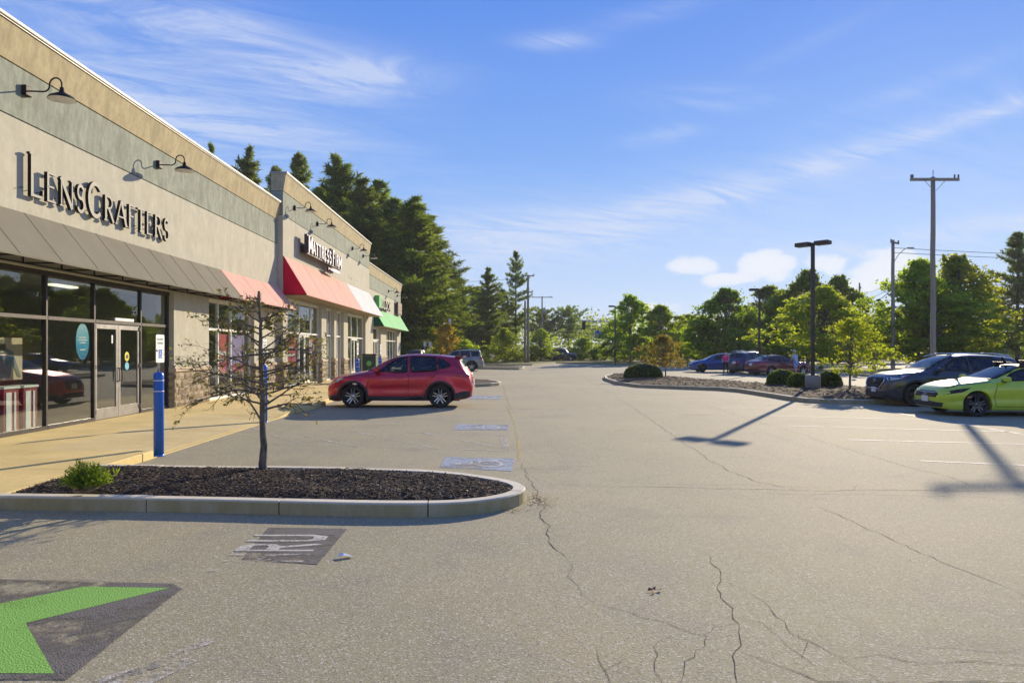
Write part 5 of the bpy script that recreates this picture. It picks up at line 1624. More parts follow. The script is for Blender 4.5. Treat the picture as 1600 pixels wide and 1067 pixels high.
# --- lime green sedan
L = 4.63
lime = dict(L=L, W=.90, H=1.42, xf=.88, xr=3.58, r=.325, gapw=.05,
    top=[(0, .60), (.05, .70), (.2, .80), (.5, .88), (1.0, .95), (1.25, .985), (1.7, 1.16), (2.1, 1.32), (2.45, 1.40), (2.8, 1.42), (3.2, 1.39), (3.7, 1.26), (4.1, 1.10), (4.4, 1.02), (4.55, .98), (4.63, .70)],
    belt=[(0, .55), (.1, .64), (.3, .74), (.7, .83), (1.2, .89), (2, .92), (3, .95), (3.8, .97), (4.3, .95), (4.55, .85), (4.63, .6)],
    plan=SUVplan(L), wr=[(0, .55), (.3, .72), (1.1, .82), (1.7, .72), (2.3, .64), (3.2, .64), (3.8, .66), (4.2, .76), (4.63, .7)],
    paint=mat_paint('lime_car_paint', (.52, .64, .008), .0, .32), wheel=dict(n=5, twin=.17, sw=.016, root=2.4, ratio=.74), wheelmats=('rim_dark', 'rim_grey'), flare=.016,
    sill=[(0, .22), (.3, .17), (.7, .17), (4, .18), (4.4, .22), (4.63, .3)],
    windows=[('side', [(1.55, .955), (1.78, 1.09), (2.1, 1.24), (2.45, 1.325), (2.72, 1.34), (2.74, .955)], 'car_glass_dark'),
             ('side', [(2.82, .96), (2.80, 1.34), (3.1, 1.325), (3.5, 1.235), (3.72, 1.12), (3.62, 1.01), (3.3, .975)], 'car_glass_dark'),
             ('top', [(1.36, -.68), (1.30, -.3), (1.29, 0), (1.30, .3), (1.36, .68), (1.8, .62), (2.25, .53), (2.31, 0), (2.25, -.53), (1.8, -.62)], 'car_glass'),
             ('top', [(3.25, -.48), (3.2, 0), (3.25, .48), (3.7, .54), (4.12, .60), (4.17, 0), (4.12, -.60), (3.7, -.54)], 'car_glass_dark')],
    gaps=[[(1.36, .28), (1.32, .55), (1.42, .90)], [(2.78, .26), (2.78, .95)], [(3.72, .98), (3.42, .72), (3.14, .45), (3.08, .28)], [(1.38, .27), (3.1, .26)], [(.12, .72), (.5, .84), (1.3, .93)]],
    handles=[(2.55, .80), (3.42, .83)], mirror=(1.62, .99),
    side_patches=[('headlight', 's', [(.10, .585), (.10, .665), (.40, .735), (.72, .775), (.50, .66)], 'rim_dark', .007),
                  ('side_marker', 's', [(.62, .50), (.60, .54), (.70, .555), (.74, .53)], 'lamp_amber', .006),
                  ('taillight', 's', [(4.05, .85), (4.1, .93), (4.45, .92), (4.5, .78), (4.3, .76)], 'lamp_red', .007)],
    patches=[('grille', 'front', [(-.50, .50), (.50, .50), (.56, .60), (.40, .67), (-.40, .67), (-.56, .60)], 'rim_dark', .008),
             ('lower_intake', 'front', [(-.66, .24), (.66, .24), (.70, .36), (.4, .38), (-.4, .38), (-.70, .36)], 'cladding', .010)],
    extra=[plate_front(.44), badge(.58, .07), grille_bars(.46, .63, .63, 1), grille_bars(.40, .30, .30, 1, 'rim_dark'),
           outline_tube([(-.52, .56), (0, .515), (.52, .56)], 'front', .008, 'rim_grey', 'grille_bar')])
def roof_rack(x1, x2, z):
    def f(t, put, bvh, S):
        for xx in (x1, x2):
            zt = bvh.ray_cast(Vector((xx, .5, 5)), Vector((0, 0, -1)))[0].z
            put(MB().tube([(xx, -.66, zt + .10), (xx, .66, zt + .10)], .022, 8), 'rack_bar', 'black')
            for y in (-.53, .53):
                zz = bvh.ray_cast(Vector((xx, y, 5)), Vector((0, 0, -1)))[0].z
                put(MB().prism([(xx - .07, zz - .03), (xx + .09, zz - .03), (xx + .05, zz + .13), (xx - .03, zz + .13)], y - .04, y + .04, axis='y'), 'rack_foot', 'black')
            for y in (-.40, .15):
                put(MB().tube([(xx, y, zt + .11), (xx - .06, y, zt + .20), (xx - .10, y, zt + .26)], [.035, .03, .02], 7), 'rack_clamp', 'black')
    return f
lime['extra'].append(roof_rack(2.28, 3.0, 1.42))
make_car('parked_sedan', 'bright lime green sedan with black roof rack nose to the island', 'car', lime, (14.32, 20.0, 0), R(-2.0))

# --- charcoal SUV behind it
L = 4.48
dark = dict(L=L, W=.92, H=1.65, xf=.90, xr=3.57, r=.355, gapw=.06,
    top=[(0, .80), (.05, .93), (.2, 1.01), (.6, 1.07), (1.05, 1.12), (1.22, 1.16), (1.7, 1.42), (2.0, 1.55), (2.35, 1.63), (2.75, 1.655), (3.3, 1.64), (3.8, 1.59), (4.10, 1.54), (4.25, 1.36), (4.38, 1.12), (4.45, 1.0), (4.48, .72)],
    belt=[(0, .70), (.1, .84), (.3, .93), (.7, 1.0), (1.2, 1.04), (2, 1.07), (3, 1.10), (3.8, 1.15), (4.2, 1.12), (4.4, 1.0), (4.48, .66)],
    plan=SUVplan(L), wr=[(0, .60), (.3, .74), (1.1, .82), (1.7, .73), (2.3, .67), (3.4, .66), (4.1, .66), (4.3, .72), (4.48, .7)],
    paint=mat_paint('charcoal_car_paint', (.045, .048, .055), .5, .32), wheel=dict(n=5, twin=.16, sw=.02, ratio=.68), wheelmats=('rim_dark', 'rim_grey'), flare=.02, clad=True,
    windows=[('side', [(1.60, 1.12), (1.82, 1.30), (2.05, 1.44), (2.28, 1.54), (2.52, 1.565), (2.56, 1.11)], 'car_glass_dark'),
             ('side', [(2.64, 1.12), (2.60, 1.567), (3.05, 1.565), (3.42, 1.52), (3.50, 1.16)], 'car_glass_dark'),
             ('side', [(3.54, 1.185), (3.48, 1.51), (3.72, 1.46), (3.90, 1.36), (3.86, 1.25)], 'car_glass_dark'),
             ('top', [(1.32, -.70), (1.27, -.35), (1.25, 0), (1.27, .35), (1.32, .70), (1.75, .645), (2.2, .56), (2.27, 0), (2.2, -.56), (1.75, -.645)], 'car_glass'),
             ('rear', [(-.60, 1.20), (0, 1.18), (.60, 1.20), (.52, 1.48), (0, 1.50), (-.52, 1.48)], 'car_glass_dark')],
    gaps=[[(1.34, .36), (1.30, .62), (1.40, 1.02)], [(2.58, .34), (2.59, 1.10)], [(3.52, 1.17), (3.30, .88), (3.10, .66), (3.02, .40)], [(.30, .95), (.75, 1.02), (1.3, 1.06)]],
    handles=[(2.32, .94), (3.30, .98)], mirror=(1.62, 1.16),
    side_patches=[('sill_trim', 's', [(1.30, .24), (1.30, .40), (2.5, .38), (3.12, .41), (3.12, .25)], 'cladding', .008),
                  ('headlight', 's', [(.12, .80), (.13, .91), (.40, .965), (.72, 1.0), (.46, .88)], 'lamp_clear', .008),
                  ('headlight_tip', 's', [(.46, .90), (.62, .975), (.74, .995), (.62, .94)], 'lamp_red', .011),
                  ('taillight', 's', [(3.98, 1.02), (4.1, 1.10), (4.38, 1.04), (4.40, .92), (4.2, .92)], 'lamp_red', .008),
                  ('front_bumper_trim', 's', [(.08, .26), (.06, .50), (.30, .56), (.50, .50), (.46, .25)], 'cladding', .008)],
    patches=[('grille', 'front', [(-.40, .55), (.40, .55), (.56, .78), (.48, .90), (-.48, .90), (-.56, .78)], 'gap', .008),
             ('lower_intake', 'front', [(-.66, .27), (.66, .27), (.70, .47), (-.70, .47)], 'cladding', .009)],
    extra=[plate_front(.50), badge(.80, .07), outline_tube([(-.54, .90), (-.60, .78), (-.42, .545), (.42, .545), (.60, .78), (.54, .90)], 'front', .016, 'chrome', 'grille_frame', .02),
           grille_bars(.48, .62, .84, 5, 'rim_dark'),
           outline_tube([(1.55, 1.60), (2.0, 1.60)], 'side', .01, 'black', 'roof_rail'),
           lambda t, put, bvh, S: [put(MB().tube([(1.9, y, 1.56), (2.3, y, 1.67), (3.4, y, 1.68), (3.9, y, 1.61)], .016, 6), 'roof_rail', 'chrome') for y in (-.60, .60)],
           lambda t, put, bvh, S: put(MB().tube([(3.3, .0, 1.63), (3.5, 0, 1.70)], [.04, .01], 6), 'aerial', 'black')])
dark['extra'].pop(4)
make_car('parked_suv', 'charcoal crossover with a chrome edged grille parked behind the lime sedan', 'car', dark, (14.6, 23.4, 0), R(-3.0))

def variant(base, **kw):
    d = dict(base); d.update(kw); return d
blue = variant(lime, paint=mat_paint('blue_car_paint', (.02, .075, .27), .3, .3), wheelmats=('rim_dark', 'rim_dark'),
    top=[(0, .62), (.05, .72), (.2, .82), (.5, .90), (1.0, .99), (1.2, 1.04), (1.7, 1.27), (2.1, 1.42), (2.45, 1.49), (2.8, 1.50), (3.2, 1.48), (3.8, 1.40), (4.2, 1.28), (4.45, 1.08), (4.55, .98), (4.63, .70)],
    windows=[('side', [(1.55, .965), (1.78, 1.13), (2.1, 1.31), (2.45, 1.40), (2.72, 1.42), (2.74, .965)], 'car_glass'),
             ('side', [(2.82, .97), (2.80, 1.42), (3.1, 1.41), (3.6, 1.34), (3.95, 1.20), (3.8, 1.04)], 'car_glass_dark'),
             ('top', lime['windows'][2][1], 'car_glass')], extra=[plate_front(.44)])
make_car('parked_hatchback', 'blue hatchback facing left beside the person in pink', 'car', blue, (17.8, 57.6, 0), R(-4))
L = 4.55
navy = variant(red, paint=mat_paint('navy_car_paint', (.018, .03, .075), .3, .3), wheelmats=('rim_dark', 'rim_grey'),
    extra=[plate_front(.84, rear=True), badge(1.02, .06, True), lambda t, put, bvh, S: [put(MB().tube([(1.9, y, 1.60), (2.3, y, 1.71), (3.4, y, 1.71), (3.9, y, 1.63)], .018, 6), 'roof_rail', 'chrome') for y in (-.6, .6)]])
make_car('parked_suv', 'dark navy crossover seen from behind between the person in pink and the maroon sedan', 'car', navy, (19.2, 53.9, 0), R(180 + 37))
maroon = variant(lime, paint=mat_paint('maroon_car_paint', (.17, .014, .022), .35, .3), wheelmats=('rim_dark', 'rim_silver'), L=4.63, drv=-1,
    extra=[plate_front(.76, rear=True), badge(.88, .06, True), lambda t, put, bvh, S: put(MB().tube([(3.15, 0, 1.38), (3.32, 0, 1.46)], [.04, .01], 6), 'aerial', 'black')],
    patches=[('taillight', 'rear', [(-.72, .74), (-.70, .90), (-.40, .90), (-.42, .78)], 'lamp_red', .008), ('taillight', 'rear', [(.72, .74), (.70, .90), (.40, .90), (.42, .78)], 'lamp_red', .008)])
make_car('parked_sedan', 'maroon sedan with its tail towards the left behind the round bushes', 'car', maroon, (19.9, 50.7, 0), R(180 + 18))
L = 4.6
silver = variant(red, paint=mat_paint('silver_grey_car_paint', (.22, .23, .21), .4, .35), wheelmats=('rim_dark', 'rim_silver'), r=.385, gapw=.07,
    top=[(0, .80), (.06, .95), (.2, 1.02), (.6, 1.08), (1.05, 1.13), (1.22, 1.18), (1.65, 1.52), (1.95, 1.68), (2.4, 1.76), (2.8, 1.79), (3.3, 1.80), (3.9, 1.80), (4.25, 1.78), (4.36, 1.5), (4.44, 1.2), (4.52, 1.02), (4.55, .72)],
    windows=[('side', [(1.62, 1.145), (1.80, 1.40), (2.02, 1.60), (2.24, 1.65), (2.52, 1.66), (2.56, 1.14)], 'car_glass_dark'),
             ('side', [(2.64, 1.145), (2.62, 1.66), (3.40, 1.68), (3.42, 1.17)], 'car_glass_dark'),
             ('side', [(3.56, 1.20), (3.50, 1.68), (4.12, 1.68), (4.2, 1.26)], 'car_glass_dark'),
             ('top', red['windows'][3][1], 'car_glass'),
             ('rear', [(-.60, 1.26), (.60, 1.26), (.54, 1.62), (-.54, 1.62)], 'car_glass_dark')],
    side_patches=[red['side_patches'][0], ('taillight', 's', [(4.2, .98), (4.22, 1.22), (4.44, 1.20), (4.46, .96)], 'lamp_red', .008)],
    gaps=red['gaps'], extra=[plate_front(.78, rear=True), lambda t, put, bvh, S: put(MB().bbox(4.46, 4.66, -.85, .85, .42, .62, .03), 'rear_bumper', 'chrome'),
           lambda t, put, bvh, S: [put(MB().tube([(2.0, y, 1.72), (2.3, y, 1.85), (3.6, y, 1.86), (4.0, y, 1.79)], .02, 6), 'roof_rail', 'black') for y in (-.6, .6)]])
make_car('parked_suv', 'grey boxy off-road wagon beyond the red crossover, tail to the right', 'car', silver, (-3.35, 60.2, 0), R(0))
white = variant(silver, paint=mat_paint('white_car_paint', (.62, .62, .62), 0, .35))
make_car('parked_van', 'white tall vehicle of which only the roof shows over the red crossover', 'van', variant(white, extra=[]), (-7.9, 69.5, 0), R(90))
pick = variant(silver, paint=mat_paint('black_car_paint', (.012, .012, .014), .2, .4), extra=[],
    top=[(0, .95), (.06, 1.08), (.2, 1.12), (.6, 1.15), (1.05, 1.18), (1.22, 1.24), (1.55, 1.62), (1.75, 1.76), (2.1, 1.80), (2.7, 1.80), (2.9, 1.74), (3.0, 1.22), (3.3, 1.18), (3.9, 1.18), (4.44, 1.18), (4.52, 1.02), (4.55, .8)],
    windows=[('side', [(1.62, 1.17), (1.80, 1.5), (1.95, 1.64), (2.24, 1.66), (2.28, 1.17)], 'car_glass_dark'), ('side', [(2.34, 1.17), (2.32, 1.66), (2.75, 1.64), (2.80, 1.18)], 'car_glass_dark')],
    side_patches=[], patches=[], gaps=[], handles=[], cabin=(1.4, 2.9))
make_car('parked_pickup', 'black pickup truck in the shade of the trees beyond the far kerb', 'truck', pick, (9.6, 106, .13), R(170))
for i, (x, y, c, lb, rz) in enumerate([(60.5, 88, white, 'pale silver wagon on the far road right of the tall timber pole', 172), (44.0, 92, lime, 'dark low car on the far road left of the tall timber pole', 175)]):
    cc = variant(c, extra=[], paint=mat_paint('far_car_paint', (.48, .5, .52) if i == 0 else (.1, .09, .1), .3, .35))
    make_car('passing_car', lb, 'car', cc, (x, y, .0), R(rz))
# ------------------------------------------------------------------ vegetation
M['leaf_pine'] = mat_leaf('pine_needles', (.065, .110, .02), (.17, .215, .034), .42)
M['leaf_green'] = mat_leaf('maple_leaves', (.105, .165, .014), (.29, .35, .035), .56)
M['leaf_dark'] = mat_leaf('oak_leaves', (.075, .125, .014), (.19, .245, .03), .52)
M['leaf_lime'] = mat_leaf('yellow_green_leaves', (.13, .19, .016), (.33, .36, .045), .5)
M['leaf_amber'] = mat_leaf('turning_leaves', (.14, .13, .02), (.42, .25, .04), .45)
M['leaf_bronze'] = mat_leaf('bronze_leaves', (.09, .085, .025), (.26, .17, .05), .4)
M['leaf_box'] = mat_leaf('clipped_hedge_leaves', (.05, .09, .014), (.17, .23, .04), .35)
M['leaf_juniper'] = mat_leaf('juniper_sprigs', (.10, .17, .015), (.26, .36, .04), .4)
M['leaf_sparse'] = mat_leaf('sparse_olive_leaves', (.05, .05, .018), (.20, .17, .05), .3)
def rs(seed): return np.random.RandomState(seed)
def quads_from(c, d, e):
    """c centres, d half long axis, e half short axis -> verts, quads (kite shaped leaves)"""
    n = len(c)
    v = np.empty((n, 4, 3), dtype=np.float32)
    v[:, 0] = c - d; v[:, 1] = c + e - d * .1; v[:, 2] = c + d; v[:, 3] = c - e - d * .1
    return v.reshape(-1, 3), np.arange(n * 4, dtype=np.int32).reshape(-1, 4)
def rand_dirs(r, n):
    v = r.normal(size=(n, 3)); return v / np.linalg.norm(v, axis=1)[:, None]
def branch_mesh(mb, p0, p1, r0, r1, n=5, wob=.08, sides=6, rr=rnd):
    p0, p1 = Vector(p0), Vector(p1); L_ = (p1 - p0).length
    pts = [p0.lerp(p1, k / n) + (Vector((rr.uniform(-1, 1), rr.uniform(-1, 1), rr.uniform(-.5, .5))) * wob * L_ * math.sin(PI * k / n) if 0 < k < n else Vector()) for k in range(n + 1)]
    mb.tube(pts, [r0 + (r1 - r0) * k / n for k in range(n + 1)], sides, cap=False)
    return pts
LEAFM = {}
def deciduous_mesh(seed, h=8.0, w=6.0, clear=1.6, nclu=260, per=75, leaf=.13, mat='leaf_green', shape='round', tops=2, lobes=7):
    r = rs(seed); rr = random.Random(seed)
    tr = MB()
    lean = Vector((rr.uniform(-.2, .2), rr.uniform(-.2, .2), 0))
    tr.tube([Vector((0, 0, -.1)), Vector((.0, 0, .3)), Vector((0, 0, clear)) + lean * .3, Vector((0, 0, h * .55)) + lean, Vector((0, 0, h * .9)) + lean * 1.5], [.028 * h * .8, .021 * h * .8, .018 * h * .8, .010 * h, .003 * h], 8, cap=False)
    # lobes make an uneven outline
    lob = []
    for k in range(lobes):
        a = 2 * PI * k / lobes + rr.uniform(-.5, .5); q = rr.uniform(.30, .78)
        z = clear + (h - clear) * rr.uniform(.10, .80)
        taper = 1 - .62 * max(0, (z / h - .35) / .65)
        lob.append((Vector((math.cos(a) * w / 2 * q * taper, math.sin(a) * w / 2 * q * taper, z)), w / 2 * rr.uniform(.24, .44) * (taper ** .5)))
    for k in range(lobes):
        a = rr.uniform(0, 2 * PI); q = rr.uniform(.0, .4); z = clear + (h - clear) * rr.uniform(.25, .78)
        lob.append((Vector((math.cos(a) * w / 2 * q, math.sin(a) * w / 2 * q, z)), w / 2 * rr.uniform(.25, .42)))
    for k in range(tops + 1):
        lob.append((Vector((rr.uniform(-.26, .26) * w, rr.uniform(-.26, .26) * w, h * rr.uniform(.76, .90))), w / 2 * rr.uniform(.16, .28)))
    for k in range(4): lob.append((Vector((rr.uniform(-.16, .16) * w, rr.uniform(-.16, .16) * w, h * rr.uniform(.92, .985))), w / 2 * rr.uniform(.06, .12)))
    for (c, rad) in lob:
        st = Vector((0, 0, clear + (c.z - clear) * rr.uniform(.1, .5))) + lean * .6
        branch_mesh(tr, st, c, .009 * h, .002 * h, 5, .1, 5, rr)
        for q in range(3):
            e = c + Vector((rr.uniform(-1, 1), rr.uniform(-1, 1), rr.uniform(-.3, 1))) * rad * .8
            branch_mesh(tr, c.lerp(st, .4), e, .004 * h, .0012 * h, 3, .1, 4, rr)
    ncl = int(nclu * 1.2); C = []; ph = r.uniform(0, 50, 3)
    while len(C) < ncl:
        t = r.uniform() ** .92; z = clear * .8 + (h - clear * .8) * t
        R0 = w / 2 * (math.sin(PI * min(1, (t * .86 + .13)) ** .82) ** .75) * (1 if t < .8 else 1 - (t - .8) * 2.6)
        a = r.uniform(0, 2 * PI); dx, dy = math.cos(a), math.sin(a)
        nz = mnoise.noise(Vector((dx * 1.5 + ph[0], dy * 1.5 + ph[1], z * .55 + ph[2])))
        nz2 = mnoise.noise(Vector((dx * 4 + ph[1], dy * 4 + ph[0], z * 1.4 + ph[2])))
        rad = max(.12, R0 * (1 + .75 * nz + .55 * nz2)); q = r.uniform(.1, 1) ** .55
        p = np.array([dx * rad * q + lean.x * t, dy * rad * q + lean.y * t, z])
        g = mnoise.noise(Vector((p[0] * .62 + 9, p[1] * .62, p[2] * .9))) + .35 * mnoise.noise(Vector((p[0] * 1.9, p[1] * 1.9 + 5, p[2] * 2.2)))
        if g < .06 and r.uniform() < .93: continue
        C.append(p)
    for k in range(tops * 3):      # thin leading shoots that break the outline
        a = r.uniform(0, 2 * PI); q = r.uniform(0, .32) * w / 2; z0_ = h * r.uniform(.84, .93)
        for j in range(5): C.append(np.array([math.cos(a) * q + lean.x, math.sin(a) * q + lean.y, z0_ + j * h * .022]))
    cs = []
    for j, p in enumerate(C):
        n = int(per * .52 * r.uniform(.4, 1.4)); s = (.036 * w if j < ncl else .018 * w) * r.uniform(.5, 1.4)
        if j >= ncl: n = n // 3
        cs.append(p + r.normal(size=(n, 3)) * np.array([s, s, s * .5]))
    c = np.concatenate(cs)
    n = len(c)
    d = rand_dirs(r, n); d[:, 2] -= .35; d /= np.linalg.norm(d, axis=1)[:, None]
    e = np.cross(d, rand_dirs(r, n)); e /= np.linalg.norm(e, axis=1)[:, None]
    ls = leaf * r.uniform(.7, 1.5, size=(n, 1))
    v, q = quads_from(c, d * ls, e * ls * .55)
    return tr.mesh('trunk', M['bark']), np_mesh('crown', v, q, M[mat])
def pine_mesh(seed, h=20.0, w=9.0, bare=.12, whorls=30, gap=.0, tuft=.42, dens=1.0, crown='cone'):
    r = rs(seed); rr = random.Random(seed)
    tr = MB(); tr.tube([(0, 0, -.2), (0, 0, h * .5), (.1, 0, h * .995)], [.013 * h, .009 * h, .0012 * h], 8, cap=False)
    T = []; D = []
    for k in range(whorls):
        t = k / (whorls - 1); z = h * (bare + (1 - bare) * t ** .92)
        prof = (1 - t) ** .72 * (.35 + .65 * min(1, t / .18)) if crown == 'cone' else (math.sin(PI * min(1, .12 + t * .88)) ** .6)
        nb = rr.choice((4, 5, 6, 7)) if t < .93 else 3
        a0 = rr.uniform(0, 2 * PI)
        for b in range(nb):
            if rr.random() < gap: continue
            a = a0 + 2 * PI * b / nb + rr.uniform(-.35, .35)
            ln = w / 2 * prof * rr.choice((rr.uniform(.45, .85), rr.uniform(.8, 1.3))) + .25
            rise = (.0 + .5 * t) + rr.uniform(-.12, .22)
            n = max(3, int(ln / .45))
            p0 = Vector((0, 0, z + rr.uniform(-.3, .3)))
            pts = []
            for j in range(n + 1):
                s = j / n
                pts.append(p0 + Vector((math.cos(a), math.sin(a), 0)) * ln * s + Vector((0, 0, ln * (rise * s - .10 * s * (1 - s) * 2 + .12 * s * s))))
            tr.tube(pts, [.0030 * h * (1 - .85 * j / n) * (1 - .6 * t) + .006 for j in range(n + 1)], 4, cap=False)
            for j in range(1, n + 1):
                s = j / n
                if s < .22 and rr.random() < .6: continue
                m = int((2 + 3.4 * (1 - abs(s - .7))) * dens)
                side = Vector((-math.sin(a), math.cos(a), 0))
                for q in range(m):
                    off = side * rr.uniform(-1, 1) * ln * .20 * (1.15 - s * .5) + Vector((0, 0, rr.uniform(-.06, .18)))
                    T.append(tuple(pts[j].lerp(pts[j - 1], rr.random()) + off)); D.append((math.cos(a) * .6 + off.x * .4, math.sin(a) * .6 + off.y * .4, .55))
    for q in range(14): T.append((rr.uniform(-.15, .15), rr.uniform(-.15, .15), h * rr.uniform(.955, 1.0))); D.append((0, 0, 1))
    T = np.array(T); D = np.array(D); n = len(T); per = 9
    c = np.repeat(T, per, axis=0); dd = np.repeat(D, per, axis=0)
    d = dd + r.normal(size=dd.shape) * .75; d /= np.linalg.norm(d, axis=1)[:, None]
    e = np.cross(d, rand_dirs(r, len(d))); e /= np.linalg.norm(e, axis=1)[:, None]
    ls = tuft * r.uniform(.55, 1.2, size=(len(d), 1)) * .55
    v, q = quads_from(c + d * ls * .8 + r.normal(size=c.shape) * .05, d * ls, e * ls * .17)
    return tr.mesh('trunk', M['bark_pine']), np_mesh('crown', v, q, M['leaf_pine'])
TREES = {}
def variant_tree(key, fn, H, Wd): TREES[key] = (fn, H, Wd)
def place(key, px, Y, top, wpx, label, group=None, name=None, cat='tree', rz=None, base=0.0, X=None):
    (tm, cm), H, Wd = TREES[key]
    x = (px - 776) / F * Y if X is None else X
    t = thing(name or ('pine_tree' if key.startswith('pine') else 'leafy_tree'), label, cat, (x, Y, base), rnd.uniform(0, 6.28) if rz is None else rz, group)
    h = ZZ(top, Y) - base; w = wpx / F * Y
    for nm, me in (('trunk', tm), ('crown', cm)):
        o = bpy.data.objects.new(nm, me); COL.objects.link(o); o.parent = t
    t.scale = (w / Wd, w / Wd, h / H)
    return t
for i in range(4): variant_tree('pine%d' % i, pine_mesh(20 + i, 20, 9, .05 + .03 * (i % 2), 24, .10, .60, 1.35), 20, 9)
variant_tree('pine_open', pine_mesh(31, 18, 8, .28, 18, .22, .52, 1.1), 18, 8)
variant_tree('pine_umbrella', pine_mesh(32, 9, 8, .42, 8, .1, .5, 1.4, crown='umb'), 9, 8)
variant_tree('dec0', deciduous_mesh(1, 8, 6.2, 1.2, 330, 85, .12, 'leaf_green'), 8, 6.2)
variant_tree('dec1', deciduous_mesh(2, 8, 6.4, 1.1, 340, 85, .12, 'leaf_green', tops=4, lobes=8), 8, 6.4)
variant_tree('dec2', deciduous_mesh(3, 8, 6.0, 1.4, 330, 85, .12, 'leaf_dark', tops=3), 8, 6.0)
variant_tree('dec3', deciduous_mesh(4, 8, 6.5, 1.2, 330, 85, .12, 'leaf_lime', tops=3, lobes=9), 8, 6.5)
variant_tree('amber', deciduous_mesh(5, 5, 4.2, .9, 240, 60, .085, 'leaf_amber', tops=2), 5, 4.2)
variant_tree('bronze', deciduous_mesh(6, 3, 4.0, .95, 170, 60, .05, 'leaf_bronze', tops=1, lobes=10), 3, 4.0)
variant_tree('young', deciduous_mesh(9, 3.3, 4.0, .95, 120, 55, .055, 'leaf_lime', tops=2, lobes=9), 3.3, 4.0)
variant_tree('scrub', deciduous_mesh(8, 4, 6, .25, 260, 60, .10, 'leaf_lime', tops=3, lobes=10), 4, 6)
variant_tree('scrubd', deciduous_mesh(10, 4, 6, .25, 260, 60, .10, 'leaf_dark', tops=3, lobes=10), 4, 6)
gp = 'tall pines behind the row of shops'
for i, (k, px, Y, top, w, lb) in enumerate([
    ('pine1', 330, 88, 238, 60, 'pine whose tip alone peeps over the middle of the nearest parapet'),
    ('pine0', 388, 86, 243, 120, 'pine crown showing over the nearest parapet left of the step in the roofline'),
    ('pine2', 467, 98, 250, 105, 'pine with a rounded crown directly right of the step in the roofline'),
    ('pine3', 430, 104, 268, 90, 'lower pine tip just behind the step in the roofline'),
    ('pine0', 528, 93, 254, 150, 'broad pine, tallest above the middle shop sign'),
    ('pine1', 566, 86, 290, 130, 'pine rising above the end of the middle shop roof'),
    ('pine3', 592, 96, 289, 110, 'slender pine tip left of the big sunlit pine'),
    ('pine2', 618, 90, 318, 130, 'dense pine right of the end of the middle shop roof'),
    ('pine0', 648, 84, 316, 150, 'large sunlit pine beyond the end of the shops'),
    ('pine1', 668, 92, 345, 130, 'pine on the right edge of the tall stand, with long drooping side branches'),
    ('pine3', 500, 100, 300, 130, 'pine filling the gap left of the tallest one'),
    ('pine2', 545, 104, 310, 140, 'pine deep in the stand behind the tallest one'),
    ('pine1', 606, 104, 350, 140, 'deep pine seen between the brighter ones'),
    ('pine0', 640, 100, 380, 130, 'pine filling the base of the stand beyond the far shop'),
    ('pine2', 690, 98, 400, 100, 'shorter pine at the right foot of the tall stand')]):
    place(k, px, Y, top, w * (1.3 if px > 480 else 1.15), lb, gp, base=.1)
for k, px, Y, top, w, lb in [
    ('pine3', 715, 118, 436, 90, 'dark pine left of the pair with pointed tops'),
    ('pine0', 745, 126, 452, 80, 'lower dark pine between the stand and the pointed one'),
    ('pine1', 763, 120, 424, 80, 'dark pine with a pointed top left of the tall open pine'),
    ('pine2', 785, 128, 455, 70, 'dark pine filling below the tall open one'),
    ('pine_open', 806, 116, 398, 62, 'tall open pine with gaps beside the left utility poles'),
    ('pine_umbrella', 850, 165, 487, 70, 'flat topped pine left of the pair on the far skyline'),
    ('pine_umbrella', 888, 168, 485, 60, 'flat topped pine right of the pair on the far skyline'),
    ('pine3', 1590, 92, 368, 110, 'big dark pine at the right edge of the view'),
    ('pine1', 1540, 104, 445, 80, 'lower pine left of the big one at the right edge'),
    ('pine0', 1380, 150, 486, 60, 'hazy distant pine between two leafy crowns left of the timber pole'),
    ('pine2', 1352, 165, 500, 60, 'smaller hazy distant pine left of the thin far pole')]:
    place(k, px, Y, top, w, lb, base=.1)
gd = 'leafy trees beyond the far side of the car park'
for k, px, Y, top, w, lb in [
    ('dec0', 985, 92, 462, 76, 'pointed green tree right of the single headed light pole'),
    ('dec2', 962, 98, 500, 60, 'darker low tree behind the single headed light pole'),
    ('dec1', 1035, 90, 478, 75, 'round green tree between the pointed one and the small bronze tree'),
    ('dec3', 1072, 96, 492, 80, 'paler low tree right behind the bronze leaved small tree'),
    ('dec1', 1100, 84, 495, 90, 'yellowish green tree behind the blue hatchback'),
    ('dec2', 1136, 82, 452, 105, 'large tree with a darker left half behind the blue hatchback'),
    ('dec2', 1200, 96, 448, 110, 'dark tree behind the light pole with one head'),
    ('dec1', 1228, 92, 455, 90, 'tree behind the dark one, left of the double headed light pole'),
    ('dec2', 1262, 88, 423, 100, 'tall dark tree rising left of the double headed light pole'),
    ('dec2', 1310, 90, 432, 90, 'dark tree right of the top of the double headed light pole'),
    ('dec3', 1283, 62, 450, 150, 'bright green tree right behind the double headed light pole'),
    ('dec1', 1435, 64, 408, 130, 'big green tree left of the tall timber pole'),
    ('dec3', 1500, 66, 400, 130, 'big green tree right of the tall timber pole'),
    ('dec0', 1468, 60, 460, 170, 'low broad green crown spanning both sides of the tall timber pole'),
    ('dec2', 1170, 110, 480, 90, 'far dark tree in the gap behind the large one'),
    ('dec2', 1395, 96, 500, 80, 'shaded tree low between the bright tree and the timber pole')]:
    place(k, px, Y, top, w, lb, gd, base=.1)
